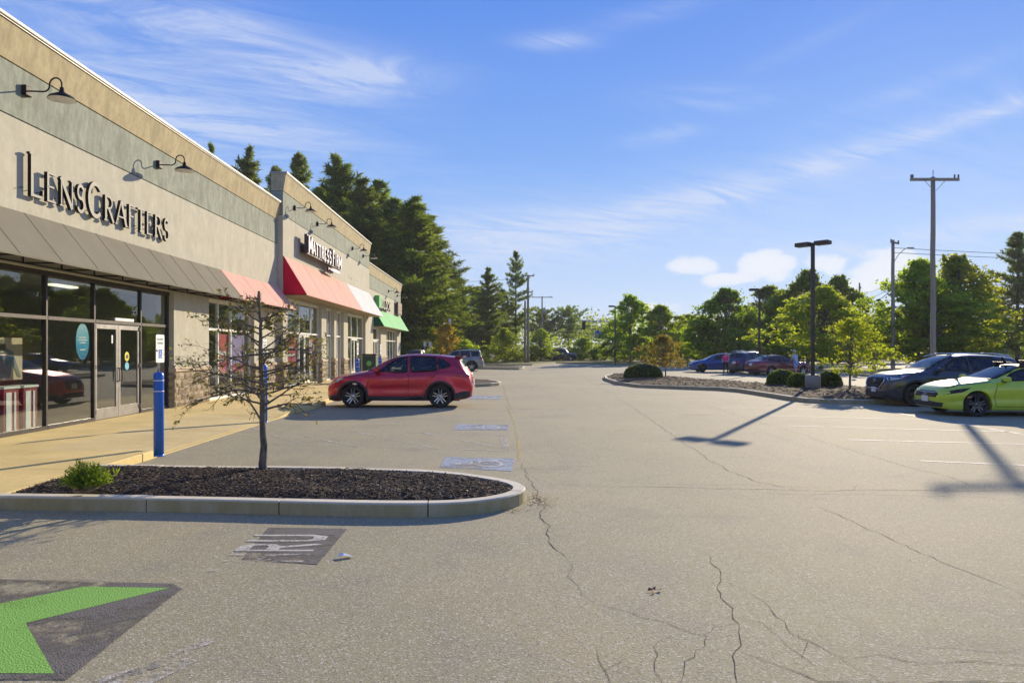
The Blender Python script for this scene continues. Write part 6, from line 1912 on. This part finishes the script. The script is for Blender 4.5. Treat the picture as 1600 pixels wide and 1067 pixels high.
for k, px, Y, top, w, lb in [
    ('amber', 697, 76.5, 504, 46, 'small tree with orange turning leaves beyond the grey wagon'),
    ('dec3', 790, 90, 513, 48, 'small light green tree left of the left utility poles'),
    ('dec3', 845, 104, 514, 48, 'yellowish small tree right of the left utility poles'),
    ('dec1', 912, 112, 528, 56, 'small green tree under the traffic signal'),
    ('bronze', 1040, 42.6, 526, 84, 'small bronze leaved tree on the island behind the clipped hedge'),
    ('young', 1328, 29.5, 500, 130, 'young yellow green tree on the island left of the charcoal car')]:
    place(k, px, Y, top, w, lb, base=.13)
gs = 'scrub along the far edge of the car park'
sc = [(655, 84, 528, 60, 0), (690, 83, 540, 50, 1), (728, 84, 532, 60, 0), (760, 92, 540, 60, 1), (800, 96, 545, 50, 0), (830, 105, 540, 60, 0), (872, 112, 543, 60, 1), (900, 110, 545, 50, 0),
      (938, 108, 542, 60, 1), (975, 100, 540, 60, 0), (1010, 98, 538, 70, 1), (1060, 96, 540, 70, 0), (1110, 95, 535, 70, 1), (1160, 98, 535, 80, 1), (1210, 98, 532, 80, 1), (1255, 96, 535, 80, 1), (1300, 92, 535, 80, 1), (1350, 100, 538, 70, 1), (1400, 118, 538, 90, 1), (1590, 100, 545, 60, 1), (1560, 108, 535, 60, 1)]
places = ['behind the far shop end', 'below the orange tree', 'right of the grey wagon', 'left of the light green small tree', 'behind the left utility poles', 'right of the left utility poles', 'around the black pickup', 'right of the black pickup',
          'under the blue sign', 'below the pointed green tree', 'below the round green tree', 'behind the clipped hedge', 'behind the blue hatchback', 'behind the person in pink', 'behind the navy car', 'behind the maroon sedan', 'behind the double headed light pole', 'below the far thin pole', 'behind the road left of the timber pole', 'at the right edge by the dark pine', 'right of the green name board']
for (px, Y, top, w, d), pl_ in zip(sc, places):
    place('scrubd' if d else 'scrub', px, Y, top, w, ('dark' if d else 'light green') + ' scrubby bush ' + pl_, gs, name='bush', cat='bush', base=.1)
# trees outside the frame on the right, seen only in the glass and paint
for k, x, y, h in [('dec1', 72, 78, 8), ('dec2', 92, 66, 9), ('pine1', 84, 84, 16)]:
    (tm, cm), H, Wd = TREES[k]
    t = thing('leafy_tree' if k[0] == 'd' else 'pine_tree', {72: 'low leafy roadside tree just beyond the right side of the view', 92: 'darker leafy roadside tree farther beyond the right side of the view', 84: 'roadside pine past the right side of the view'}[x], 'tree', (x, y, 0), rnd.uniform(0, 6), 'roadside trees past the right side')
    for nm, me in (('trunk', tm), ('crown', cm)):
        o = bpy.data.objects.new(nm, me); COL.objects.link(o); o.parent = t
    t.scale = (h / H,) * 3
# distant woods: one mass
r_ = rs(77); n = 1500
ang = r_.uniform(R(-52), R(58), n); dist = r_.uniform(175, 240, n)
ctr = np.stack([np.sin(ang) * dist, np.cos(ang) * dist, r_.uniform(.5, 1, n) ** 1.3 * (7.5 + 3.0 * np.sin(ang * 17) + 2.0 * np.sin(ang * 43 + 1))], axis=1)
c = np.repeat(ctr, 26, axis=0) + r_.normal(size=(n * 26, 3)) * np.array([1.9, 1.9, 1.2]); c[:, 2] = np.abs(c[:, 2])
d = rand_dirs(r_, len(c)); e = np.cross(d, rand_dirs(r_, len(c))); e /= np.linalg.norm(e, axis=1)[:, None]
ls = r_.uniform(.3, .65, size=(len(c), 1)); v, q = quads_from(c, d * ls, e * ls * .6)
o = bpy.data.objects.new('distant_woods', np_mesh('distant_woods', v, q, M['leaf_dark'])); COL.objects.link(o); o['kind'] = 'stuff'

# clipped hedges and round bushes on the right island
def clipped(px, Y, wx, wy, h, label, seed, X=None):
    r = rs(seed); n = 5200
    d = rand_dirs(r, n); d[:, 2] = np.abs(d[:, 2]) * 1.0 - .12
    p = np.sign(d) * np.abs(d) ** .8
    lump = 1 + .05 * np.sin(p[:, 0] * 7 + seed) * np.cos(p[:, 1] * 6) + r.normal(size=n) * .018
    sc_ = np.array([wx / 2, wy / 2, h])
    pos = p * sc_ * lump[:, None] * .98; pos[:, 2] = np.maximum(pos[:, 2], .03)
    dr = d + r.normal(size=d.shape) * .6; dr /= np.linalg.norm(dr, axis=1)[:, None]
    e = np.cross(dr, rand_dirs(r, n)); e /= np.linalg.norm(e, axis=1)[:, None]
    ls = .045 * r.uniform(.6, 1.3, size=(n, 1))
    v, q = quads_from(pos, dr * ls, e * ls * .7)
    x = (px - 776) / F * Y if X is None else X
    t = thing('clipped_bush', label, 'bush', (x, Y, .14))
    o = bpy.data.objects.new('foliage', np_mesh('foliage', v, q, M['leaf_box'])); COL.objects.link(o); o.parent = t
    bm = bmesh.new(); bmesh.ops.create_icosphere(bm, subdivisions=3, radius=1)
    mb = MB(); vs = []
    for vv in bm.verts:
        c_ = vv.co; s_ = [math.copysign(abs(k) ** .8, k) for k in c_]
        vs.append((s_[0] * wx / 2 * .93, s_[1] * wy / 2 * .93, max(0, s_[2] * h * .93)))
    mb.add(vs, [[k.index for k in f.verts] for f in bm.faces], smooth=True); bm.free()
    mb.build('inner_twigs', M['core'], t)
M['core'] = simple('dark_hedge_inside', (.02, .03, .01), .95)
clipped(1005, 41.5, 2.25, 1.5, .88, 'long clipped hedge at the left tip of the island', 1)
clipped(1221, 33.2, 1.35, 1.1, .78, 'dark round bush left of the double headed light pole, behind the front one', 2)
clipped(1250, 31.2, 1.0, 1.0, .68, 'round bush directly left of the concrete pole base', 3)
clipped(1296, 31.6, 1.0, .95, .76, 'round bush directly right of the concrete pole base', 4)

# shrub on the near island
def juniper(px, py, w, h):
    X, Y = G(px, py, .2); r = rs(5); rr = random.Random(5)
    t = thing('small_shrub', 'bright green feathery low shrub at the left end of the near mulch island', 'shrub', (X, Y + .12, .19))
    tw = MB(); T = []; D = []
    for k in range(170):
        a = rr.uniform(0, 2 * PI); q = rr.uniform(.15, 1) ** .7
        e = Vector((math.cos(a) * w / 2 * q, math.sin(a) * w / 2 * .8 * q, h * (1 - .62 * q * q) * rr.uniform(.62, 1.08)))
        pts = [Vector((math.cos(a) * .03, math.sin(a) * .03, 0)), e * .5 + Vector((0, 0, .02)), e]
        tw.tube(pts, [.005, .003, .0015], 4, cap=False)
        for j in range(34):
            s = rr.uniform(.35, 1.0); p = pts[1].lerp(e, (s - .5) * 2) if s > .5 else pts[0].lerp(pts[1], s * 2)
            T.append(tuple(p)); dd = (e.normalized() + Vector((rr.gauss(0, .8), rr.gauss(0, .8), rr.gauss(.15, .7)))).normalized(); D.append(tuple(dd))
    T = np.array(T); D = np.array(D); e = np.cross(D, rand_dirs(r, len(D))); e /= np.linalg.norm(e, axis=1)[:, None]
    ls = .017 * r.uniform(.6, 1.4, size=(len(D), 1)); v, q = quads_from(T + D * ls, D * ls, e * ls * .30)
    o = bpy.data.objects.new('foliage', np_mesh('foliage', v, q, M['leaf_juniper'])); COL.objects.link(o); o.parent = t
    tw.build('stems', M['bark'], t)
juniper(126, 770, .60, .36)
X, Y = G(181, 742, .2)
t = thing('seedling', 'tiny green seedling poking through the mulch right of the shrub', 'plant', (X, Y, .2)); mb = MB()
for k in range(7):
    a = k * .9; mb.add([(0, 0, 0), (.03 * math.cos(a) - .006, .03 * math.sin(a), .06), (.06 * math.cos(a), .06 * math.sin(a), .09 + .02 * (k % 2)), (.03 * math.cos(a) + .008, .03 * math.sin(a), .05)], [(0, 1, 2, 3)])
mb.build('leaves', M['leaf_juniper'], t)

# the nearly bare young tree on the near island
def bare_tree():
    X, Y = G(411, 728, .2); rr = random.Random(23)
    t = thing('young_tree', 'nearly bare young tree with sparse leaves on the near mulch island', 'tree', (X, Y, .18))
    wood = MB(); leaves_p = []; leaves_d = []
    H_ = 2.42
    tp = [(0, 0, -.05), (.0, 0, .05), (.012, 0, .3), (-.012, .01, .62), (.0, -.005, .95), (-.03, .01, 1.3), (-.04, 0, 1.65), (-.035, .01, 2.0), (-.06, 0, 2.25), (-.055, 0, H_)]
    rad = [.068, .056, .046, .042, .038, .030, .026, .022, .019, .017]
    # slightly knobbly trunk
    P = []; Rr = []
    for (a, b), (r0, r1) in zip(zip(tp, tp[1:]), zip(rad, rad[1:])):
        for k in range(4): P.append(Vector(a).lerp(Vector(b), k / 4) + Vector((rr.uniform(-.004, .004), rr.uniform(-.004, .004), 0))); Rr.append((r0 + (r1 - r0) * k / 4) * rr.uniform(.93, 1.08))
    P.append(Vector(tp[-1])); Rr.append(rad[-1])
    wood.tube(P, Rr, 12)
    def at(z):
        for a, b in zip(tp, tp[1:]):
            if a[2] <= z <= b[2]: return Vector(a).lerp(Vector(b), (z - a[2]) / (b[2] - a[2]))
        return Vector(tp[-1])
    def grow(p, d, ln, r0, depth, droop):
        n = max(3, int(ln / .07)); pts = [p.copy()]; q = p.copy(); dd = d.copy()
        for k in range(n):
            dd = (dd + Vector((rr.gauss(0, .13), rr.gauss(0, .13), rr.gauss(0, .09) + droop))).normalized(); q = q + dd * ln / n; pts.append(q.copy())
        wood.tube(pts, [max(.0011, r0 * (1 - .8 * k / n)) for k in range(n + 1)], 5 if depth else 7, cap=False)
        if depth < 3:
            m = {0: rr.randint(7, 10), 1: rr.randint(4, 6), 2: rr.randint(1, 3)}[depth]
            for j in range(m):
                s = rr.uniform(.2, .98); i = min(n - 1, int(s * n)); b = pts[i].lerp(pts[i + 1], rr.random())
                ax = (pts[i + 1] - pts[i]).normalized(); sd_ = Vector((rr.gauss(0, 1), rr.gauss(0, 1), rr.gauss(.1, .6)))
                nd = (ax * .75 + (sd_ - ax * sd_.dot(ax)).normalized() * .75).normalized()
                grow(b, nd, ln * rr.uniform(.26, .5) * (1.15 - .4 * s), r0 * (1 - .8 * s) * .6 + .0012, depth + 1, droop * .5 + rr.uniform(-.02, .03))
        if depth >= 1:
            for j in range(rr.choice((0, 0, 0, 0, 0, 0, 1, 2)) if depth < 3 else rr.choice((0, 0, 0, 0, 1, 2))):
                i = rr.randint(max(0, n - 3), n); leaves_p.append(tuple(pts[i])); leaves_d.append((rr.gauss(0, 1), rr.gauss(0, 1), rr.gauss(-.2, .8)))
    specs = []
    for k in range(24):
        z = .78 + (2.15 - .78) * (k / 23) ** .9; a = k * 2.4 + rr.uniform(-.4, .4)
        ln = (.98 if z < 1.7 else .62) * rr.uniform(.6, 1.12) * (1.0 - .25 * max(0, z - 1.6))
        d = Vector((math.cos(a), math.sin(a) * .8, rr.uniform(.15, .5) if z < 1.2 else rr.uniform(.1, .65))).normalized()
        specs.append((z, d, ln))
    # the long named limbs seen in the picture: (height, direction in x, rise, length)
    for z, dx, rise, ln in [(.62, -1, .75, .95), (.85, 1, .28, .85), (1.15, -1, .25, 1.1), (1.35, -1, .10, 1.05), (1.25, 1, .35, .95), (1.6, 1, .55, .75), (1.9, -1, .35, .80), (2.0, 1, .75, .6), (1.0, -1, .15, 1.2), (1.55, 1, .2, .9)]:
        specs.append((z, Vector((dx, rr.uniform(-.35, .35), rise)).normalized(), ln))
    for z, d, ln in specs: grow(at(z), d, ln * (.88 if d.x > 0 else 1), .0135 * (1.25 - .3 * z) + .003, 0, -.012)
    wood.build('trunk', M['bark'], t)
    r = rs(3); T = np.array(leaves_p); D = np.array(leaves_d); D /= np.linalg.norm(D, axis=1)[:, None]
    e = np.cross(D, rand_dirs(r, len(D))); e /= np.linalg.norm(e, axis=1)[:, None]
    ls = .023 * r.uniform(.6, 1.5, size=(len(D), 1)); v, q = quads_from(T + D * ls, D * ls, e * ls * .55)
    o = bpy.data.objects.new('foliage', np_mesh('foliage', v, q, M['leaf_sparse'])); COL.objects.link(o); o.parent = t; o['kind'] = 'stuff'
bare_tree()

# ------------------------------------------------------------------ poles, lights, wires
def lot_light(px, Y, h, heads, label, base=False, z0=0.0, X=None):
    x = (px - 776) / F * Y if X is None else X
    t = thing('parking_light', label, 'light pole', (x, Y, z0))
    if base:
        MB().lathe([(.0, .0), (.31, .0), (.31, .58), (.29, .60), (0, .60)], 24).build('concrete_base', M['concrete'], t)
        MB().bbox(-.16, .16, -.16, .16, .60, .63, .005).build('base_plate', M['bronze'], t)
    MB().bbox(-.065, .065, -.065, .065, .6 if base else 0, h - .05, .01).build('pole', M['pole_brown'], t)
    for a in heads:
        o = MB().bbox(.10, .72, -.19, .19, h - .17, h + .0, .03).bbox(.0, .12, -.05, .05, h - .12, h - .05, .01).build('lamp_head', M['pole_brown'], t)
        o.rotation_euler = (0, 0, a)
        q = MB().bbox(.16, .66, -.15, .15, h - .18, h - .171, .002).build('lens', M['lamp_lens'], o)
    return t
M['pole_brown'] = simple('bronze_painted_steel', (.060, .048, .040), .55, .2)
M['lamp_lens'] = simple('lamp_lens', (.35, .35, .33), .3)
lot_light(1270, 30.1, 6.20, [R(130), R(-48)], 'brown light pole with two box heads on the concrete base among the round bushes', True, .12)
lot_light(1186.5, 52.4, 6.25, [R(180)], 'brown light pole with one head turned left behind the parked cars')
lot_light(961, 80, 6.7, [R(180)], 'farthest brown light pole with one head, left of the pointed green tree')
WIRES = []
def utility_pole(px, Y, top, rad, label, arms=((0.25, 1.22, 0),), brace=True, extra=None, z0=0):
    x = (px - 776) / F * Y; h = ZZ(top, Y) - z0
    t = thing('utility_pole', label, 'utility pole', (x, Y, z0))
    rr = random.Random(int(px))
    P = [(rr.uniform(-.02, .02), rr.uniform(-.02, .02), h * k / 8) for k in range(9)]
    MB().tube(P, [rad * (1.12 - .32 * k / 8) for k in range(9)], 12).build('pole', M['wood_pole'], t)
    ends = []
    for dz, half, ang in arms:
        arm = MB().bbox(-half, half, -.06 - rad, -rad + .04, h - dz - .07, h - dz + .07, .01).build('crossarm', M['wood_pole'], t)
        arm.rotation_euler = (0, 0, ang)
        if brace:
            b_ = MB()
            for s in (1, -1): b_.tube([(s * half * .42, -rad - .02, h - dz - .07), (s * .06, -rad - .01, h - dz - .55)], .015, 5)
            o = b_.build('brace', M['galv'], arm)
        for s in (-1, -.93, .84, 1):
            ix = s * half * .97
            MB().lathe([(.02, 0), (.05, .02), (.03, .05), (.055, .08), (.03, .11), (.05, .14), (.02, .17)], 8, origin=(ix, -rad - .01, h - dz + .08)).build('insulator', M['insul'], arm)
            c, s_ = math.cos(ang), math.sin(ang); ends.append(Vector((x + ix * c, Y + ix * s_, z0 + h - dz + .25)))
    if extra == 'cap':
        MB().tube([(0, 0, h), (0, 0, h + .35)], .02, 6).build('pin', M['galv'], t)
    if extra == 'street':
        MB().tube([(0, 0, h - 2.0), (.5, 0, h - 1.2), (1.0, 0, h - .75), (1.3, 0, h - .68)], .03, 6).build('lamp_arm', M['galv'], t)
        MB().bbox(1.2, 1.75, -.12, .12, h - .72, h - .62, .03).build('street_lamp_head', M['galv'], t)
    if extra == 'transformer':
        MB().lathe([(.0, h - 3.4), (.30, h - 3.4), (.32, h - 2.3), (.2, h - 2.2), (0, h - 2.2)], 14, origin=(.5, 0, 0)).build('transformer', M['galv'], t)
    return t, ends, Vector((x, Y, z0 + h))
M['insul'] = simple('insulator_glaze', (.10, .085, .08), .3)
_, E1, T1 = utility_pole(1458, 36, 277, .125, 'tall foreground timber utility pole with a single crossarm behind the charcoal car', ((.15, 1.22, 0),), True, 'cap')
_, E2, T2 = utility_pole(1395, 60, 375, .15, 'timber pole with a slanting crossarm and a street lamp, left of the tallest pole', ((.25, .75, R(38)),), False, 'street')
_, E3, T3 = utility_pole(1343, 110, 442, .14, 'thin distant pole in front of the low white clouds', ((.8, .7, R(60)),), False)
_, E4, T4 = utility_pole(825, 92, 430, .16, 'left utility pole with two short crossarms beside the open pine', ((.1, .8, 0), (2.2, .6, 0)), False, None, .1)
MB().bbox(-.14, .14, -.12, .12, 0, 6.5, .02)
_, E4b, _ = utility_pole(820.5, 92.6, 470, .15, 'shorter stub pole set against the left utility pole', (), False, None, .1)
_, E5, T5 = utility_pole(847, 138, 463, .15, 'farther utility pole with a transformer, right of the left utility pole', ((.2, 2.0, 0),), False, 'transformer', .1)
def wire(a, b, sag, rad=.02, label=None, grp='power lines between the poles'):
    a, b = Vector(a), Vector(b); pts = [a.lerp(b, k / 16) - Vector((0, 0, sag * 4 * (k / 16) * (1 - k / 16))) for k in range(17)]
    o = MB().tube(pts, rad, 5, cap=False).build('power_line', M['wire'])
    tag(o, label, 'cable', grp)
M['wire'] = simple('black_cable', (.05, .05, .05), .5)
wire((T2.x, T2.y, 7.6), (T3.x, T3.y, 10.7), .5, .018, 'upper cable running from the street lamp pole to the thin distant pole')
wire((T2.x, T2.y, 7.1), (T3.x, T3.y, 10.1), .6, .018, 'second cable running from the street lamp pole to the thin distant pole')
a = Vector((T2.x, T2.y, 6.9)); b = Vector((T3.x, T3.y, 9.6)); wire(a, b, .9, .03, 'thick lower cable carrying a black splice case left of the street lamp pole')
m = a.lerp(b, .3) - Vector((0, 0, .9 * 4 * .3 * .7))
tag(MB().tube([m - (b - a).normalized() * 1.6, m + (b - a).normalized() * 1.6], .13, 8).build('splice_case', M['black']), 'black splice case hanging on the thick cable before the clouds', 'cable box')
for k, (z1, z2) in enumerate([(10.3, 9.6), (9.9, 9.3), (7.6, 6.6), (5.8, 5.4), (5.4, 5.0), (5.0, 4.7), (4.6, 4.4)]):
    wire(T2 - Vector((0, 0, T2.z - z1)), (100, 76, z2 + 2), .6, .022, ['topmost', 'second', 'third', 'fourth', 'fifth', 'sixth', 'lowest'][k] + ' cable crossing in front of the big dark pine at the right edge')
for k, z in enumerate((6.9, 6.2, 5.5)):
    wire((T5.x, T5.y, z), (42, 128, z + .4), 1.0, .035, ['top', 'middle', 'lowest'][k] + ' of the far road cables right of the farther left utility pole')
for k, (z1, z2) in enumerate([(11.0, 8.5), (8.3, 6.6)]):
    wire((T4.x, T4.y, z1), (-30, 100, z1 + 1), .8, .02, ['upper', 'lower'][k] + ' pale cable passing left in front of the dark pines')
# traffic signal on a mast arm, blue sign
t = thing('traffic_signal', 'small dark traffic signal hanging from a mast arm on the far skyline', 'traffic signal', ((963 - 776) / F * 130, 130, .1))
MB().tube([(0, 0, 0), (0, 0, 7.2)], .12, 8).build('post', M['galv'], t)
MB().tube([(0, 0, 6.75), (-7.0, 0, 6.9)], .09, 8).build('mast_arm', M['galv'], t)
MB().bbox(-6.2, -5.6, -.15, .15, 5.3, 6.8, .04).build('signal_head', M['black'], t)
t = thing('road_sign', 'plain blue roadside panel below the traffic signal', 'sign', ((937 - 776) / F * 126, 126, .1))
MB().bbox(-.85, .85, -.04, .04, 3.6, 5.0, .02).build('panel', simple('sign_blue', (.01, .12, .42), .5), t)
MB().tube([(0, .05, 0), (0, .05, 3.7)], .06, 6).build('post', M['galv'], t)
# green name board beside the far road
x = (1540 - 776) / F * 92
t = thing('name_board', 'dark green board reading Alton Woods beside the far road', 'sign', (x, 92, .12), R(-4))
MB().bbox(-2.1, 2.3, -.1, .1, .35, 2.05, .03).build('board', simple('board_green', (.025, .07, .04), .6), t)
MB().bbox(-2.45, -2.1, -.2, .2, 0, 2.2, .03).build('post', M['concrete'], t)
MB().bbox(2.3, 2.65, -.2, .2, 0, 2.2, .03).build('post', M['concrete'], t)
def text_mesh(body, size, mat, parent, loc, rot, name='lettering', ext=.01):
    cu = bpy.data.curves.new('sign_text', 'FONT'); cu.body = body; cu.size = size; cu.align_x = 'CENTER'; cu.extrude = ext; cu.offset = .008
    o = bpy.data.objects.new('tmp', cu); COL.objects.link(o)
    me = bpy.data.meshes.new_from_object(o.evaluated_get(bpy.context.evaluated_depsgraph_get())); bpy.data.objects.remove(o)
    me.materials.clear(); me.materials.append(mat)
    q = bpy.data.objects.new(name, me); COL.objects.link(q); q.parent = parent; q.location = loc; q.rotation_euler = rot
text_mesh('Alton', .85, M['white'], t, (-.1, -.115, 1.28), (R(90), 0, 0))
text_mesh('Woods', .85, M['white'], t, (-.1, -.115, .6), (R(90), 0, 0))
# thin sign posts and a guard wire near the far shop
for px, Y, h, lb in [(664, 74, 2.6, 'thin post left of the pair beyond the red crossover'), (672, 74, 2.6, 'thin post right of the pair beyond the red crossover'), (703, 79, 5.2, 'slim tall post at the foot of the pines')]:
    t = thing('sign_post', lb, 'post', ((px - 776) / F * Y, Y, .0)); MB().tube([(0, 0, 0), (0, 0, h)], .035, 6).build('post', M['galv'], t)
    MB().bbox(-.15, .15, -.02, .0, h - .5, h, .005).build('plate', M['galv'], t)
# low rail fence posts by the verge
t = thing('rail_fence', 'low weathered wooden rail on the verge left of the charcoal car', 'fence', (0, 0, .1))
for a, b in [((1336, 43.5), (1395, 43.2))]:
    A_, B_ = Vector(((a[0] - 776) / F * a[1], a[1], 0)), Vector(((b[0] - 776) / F * b[1], b[1], 0))
t.location = (A_.x, A_.y, .1); D_ = B_ - A_
for k in range(3):
    p = D_ * (k / 2); MB().bbox(p.x - .09, p.x + .09, p.y - .09, p.y + .09, -.02, .72, .01).build('post', M['wood_pole'], t)

# ------------------------------------------------------------------ people
def skin_chain(name, chains, mat, parent, sub=2):
    """chains: list of [(x,y,z,r),...]; the first vertex of each further chain is joined to the named vertex of the first"""
    bm = bmesh.new(); lay = bm.verts.layers.skin.verify() if hasattr(bm.verts.layers, 'skin') else None
    verts = []; key = {}
    me = bpy.data.meshes.new(name); V = []; E = []; Rd = []
    for ch in chains:
        prev = None
        for p in ch:
            k = tuple(round(q, 4) for q in p[:3])
            if k not in key: key[k] = len(V); V.append(p[:3]); Rd.append(p[3])
            i = key[k]
            if prev is not None and prev != i: E.append((prev, i))
            prev = i
    bm.free()
    me.from_pydata(V, E, [])
    o = bpy.data.objects.new(name, me); COL.objects.link(o)
    md = o.modifiers.new('skin', 'SKIN'); 
    if not me.skin_vertices: bpy.context.view_layer.objects.active = o
    sv = me.skin_vertices[0].data
    for i, r in enumerate(Rd):
        rr = r if isinstance(r, tuple) else (r, r); sv[i].radius = rr; sv[i].use_root = (i == 0)
    md2 = o.modifiers.new('sub', 'SUBSURF'); md2.levels = sub; md2.render_levels = sub
    dg = bpy.context.evaluated_depsgraph_get()
    m2 = bpy.data.meshes.new_from_object(o.evaluated_get(dg)); m2.materials.clear(); m2.materials.append(mat)
    for p in m2.polygons: p.use_smooth = True
    bpy.data.objects.remove(o); q = bpy.data.objects.new(name, m2); COL.objects.link(q); q.parent = parent
    return q
M['skin'] = simple('skin', (.52, .33, .24), .6)
def person(loc, rz, label, H, top_m, leg_m, hair_m, shorts, hat=None, bend=.0, stride=.10):
    t = thing('person', label, 'person', loc, rz); s = H / 1.75
    P = lambda x, y, z, r: (x * s, y * s, z * s, tuple(q * s for q in r) if isinstance(r, tuple) else r * s)
    pel, chest, neck, head = P(0, 0, .95, (.14, .105)), P(0, .02 + bend * .2, 1.32, (.165, .11)), P(0, .03 + bend * .4, 1.50, .05), P(0, .05 + bend * .6, 1.62, (.078, .095))
    waist = P(0, .01, 1.08, (.13, .10))
    sh = lambda sd: P(sd * .17, .03 + bend * .3, 1.42, .055)
    el = lambda sd: P(sd * .25, .05 + bend * .4, 1.15, .042)
    ha = lambda sd: P(sd * .22, .24 + bend * .4, .98, .032)
    hp = lambda sd: P(sd * .10, 0, .90, .088); kn = lambda sd: P(sd * .11, sd * stride + .02, .49, .056); an = lambda sd: P(sd * .12, sd * stride * 1.6 - .01, .09, .040); to = lambda sd: P(sd * .13, sd * stride * 1.6 + .15, .035, .034)
    sternum = P(0, .025 + bend * .3, 1.42, .09)
    body = [[pel, waist, chest, sternum, neck, head, P(0, .06 + bend * .6, 1.70, (.07, .085))]]
    for sd in (1, -1):
        f = P(sd * .20, .30 + bend * .4, .94, .022)
        body.append([sternum, sh(sd), el(sd), ha(sd), f]); body.append([pel, hp(sd), kn(sd), an(sd), to(sd)])
    skin_chain('body', body, M['skin'], t)
    k = 1.13
    def g(p, m=k):
        r = p[3]; return (*p[:3], tuple(q * m for q in r) if isinstance(r, tuple) else r * m)
    ch = [[g(pel, 1.12), g(waist, 1.15), g(chest), g(sternum)]]
    for sd in (1, -1):
        a, b = sh(sd), el(sd); mid = tuple(a[i] + (b[i] - a[i]) * .85 for i in range(3)) + (.056 * s,)
        ch.append([g(sternum), g(a, 1.25), mid])
    skin_chain('shirt', ch, top_m, t)
    ch = []
    for sd in (1, -1):
        if shorts:
            a, b = hp(sd), kn(sd); mid = tuple(a[i] + (b[i] - a[i]) * .9 for i in range(3)) + (.085 * s,)
            ch.append([(*pel[:3], (.15 * s, .118 * s)), g(hp(sd), 1.14), mid])
        else: ch.append([(*pel[:3], (.15 * s, .118 * s)), g(hp(sd), 1.14), g(kn(sd), 1.2), g(an(sd), 1.35)])
    skin_chain('shorts' if shorts else 'trousers', ch, leg_m, t)
    for sd in (1, -1):
        a, b = an(sd), to(sd)
        skin_chain('shoe', [[(a[0], a[1] - .03 * s, .05 * s, .048 * s), (b[0], b[1], .04 * s, .045 * s)]], M['shoe'], t, 1)
    skin_chain('hair', [[(head[0], head[1] - .035 * s, 1.64 * s, .085 * s), (head[0], head[1] - .01 * s, 1.70 * s, (.082 * s, .092 * s))]] if hat is None else [[(head[0], head[1] - .03 * s, 1.61 * s, .075 * s), (head[0], head[1] - .02 * s, 1.65 * s, .08 * s)]], hair_m, t, 1)
    f = MB()   # nose, eyes, ears
    hx, hy, hz = head[0], head[1] + .09 * s, 1.62 * s
    f.tube([(hx, hy + .005, hz + .02 * s), (hx, hy + .022 * s, hz - .015 * s)], [.006 * s, .011 * s], 6); f.build('nose', M['skin'], t)
    for sd in (1, -1):
        MB().lathe([(0, -.004), (.009 * s, 0), (0, .006)], 8, axis='y', origin=(sd * .03 * s, hy + .0, hz + .03 * s)).build('eye', M['black'], t)
        MB().lathe([(0, -.006), (.026 * s, 0), (0, .008)], 8, axis='x', origin=(sd * .083 * s, head[1], hz)).build('ear', M['skin'], t)
    MB().bbox(hx - .02 * s, hx + .02 * s, hy, hy + .006, hz - .05 * s, hz - .042 * s, .002).build('mouth', M['lamp_red'], t)
    if hat:
        MB().lathe([(.135 * s, 1.695 * s), (.10 * s, 1.70 * s), (.098 * s, 1.74 * s), (.07 * s, 1.79 * s), (0, 1.80 * s)], 18, origin=(head[0], head[1], 0)).build('cap', hat, t)
    return t
M['shoe'] = simple('shoe', (.10, .09, .08), .6)
person(((1134 - 776) / F * 52.3, 52.3, 0), R(150), 'person in a bright pink top and dark trousers beside the blue hatchback', 1.62, simple('pink_top', (.85, .03, .22), .7), simple('dark_trousers', (.02, .02, .025), .8), simple('fair_hair', (.50, .36, .18), .7), False)
person(((1243.5 - 776) / F * 49.3, 49.3, 0), R(20), 'person in a pale blue shirt and light blue shorts standing at the maroon sedan', 1.74, simple('pale_shirt', (.45, .52, .60), .7), simple('blue_shorts', (.28, .38, .62), .7), simple('grey_hair', (.35, .34, .33), .7), True, hat=simple('pale_cap', (.6, .6, .58), .7), bend=.15)

# dry leaf litter and grit drifted against the kerbs
def litter(n, cx, cy, sx, sy, size, seed, name='leaf_litter'):
    r = rs(seed); c = np.stack([cx + r.normal(size=n) * sx, cy + r.normal(size=n) * sy, np.abs(r.normal(size=n)) * .008 + .008], axis=1)
    c = np.array([p for p in c if not in_poly(p[0], p[1], [(q.x, q.y) for q in outer])])
    d = rand_dirs(r, len(c)); d[:, 2] *= .25; e = np.cross(d, rand_dirs(r, len(c))); e[:, 2] *= .3
    ls = size * r.uniform(.4, 1.3, size=(len(c), 1)); v, q = quads_from(c, d * ls, e * ls * .5)
    o = bpy.data.objects.new(name, np_mesh(name, v, q, M['dry_leaf'])); COL.objects.link(o); o['kind'] = 'stuff'
M['dry_leaf'] = mat_leaf('dry_leaf_litter', (.10, .06, .03), (.42, .27, .12), .2)
litter(260, .50, 8.45, .09, .22, .022, 1)
litter(90, .22, 7.98, .10, .05, .018, 2)
litter(420, -2.5, 7.72, 2.4, .05, .010, 3)
litter(200, 2.5, 7.5, 3.0, 2.5, .010, 4)
# ------------------------------------------------------------------ thin warm air
hm = bpy.data.materials.new('air_haze'); hm.use_nodes = True
hm.node_tree.nodes.clear()
pv = hm.node_tree.nodes.new('ShaderNodeVolumePrincipled'); mo = hm.node_tree.nodes.new('ShaderNodeOutputMaterial')
pv.inputs['Color'].default_value = (1, 1, 1, 1); pv.inputs['Density'].default_value = 0.00032; pv.inputs['Anisotropy'].default_value = 0.1
hm.node_tree.links.new(pv.outputs[0], mo.inputs['Volume'])
o = MB().box(-705, 905, -305, 1505, -1.2, 46).build('haze', hm); o['kind'] = 'stuff'
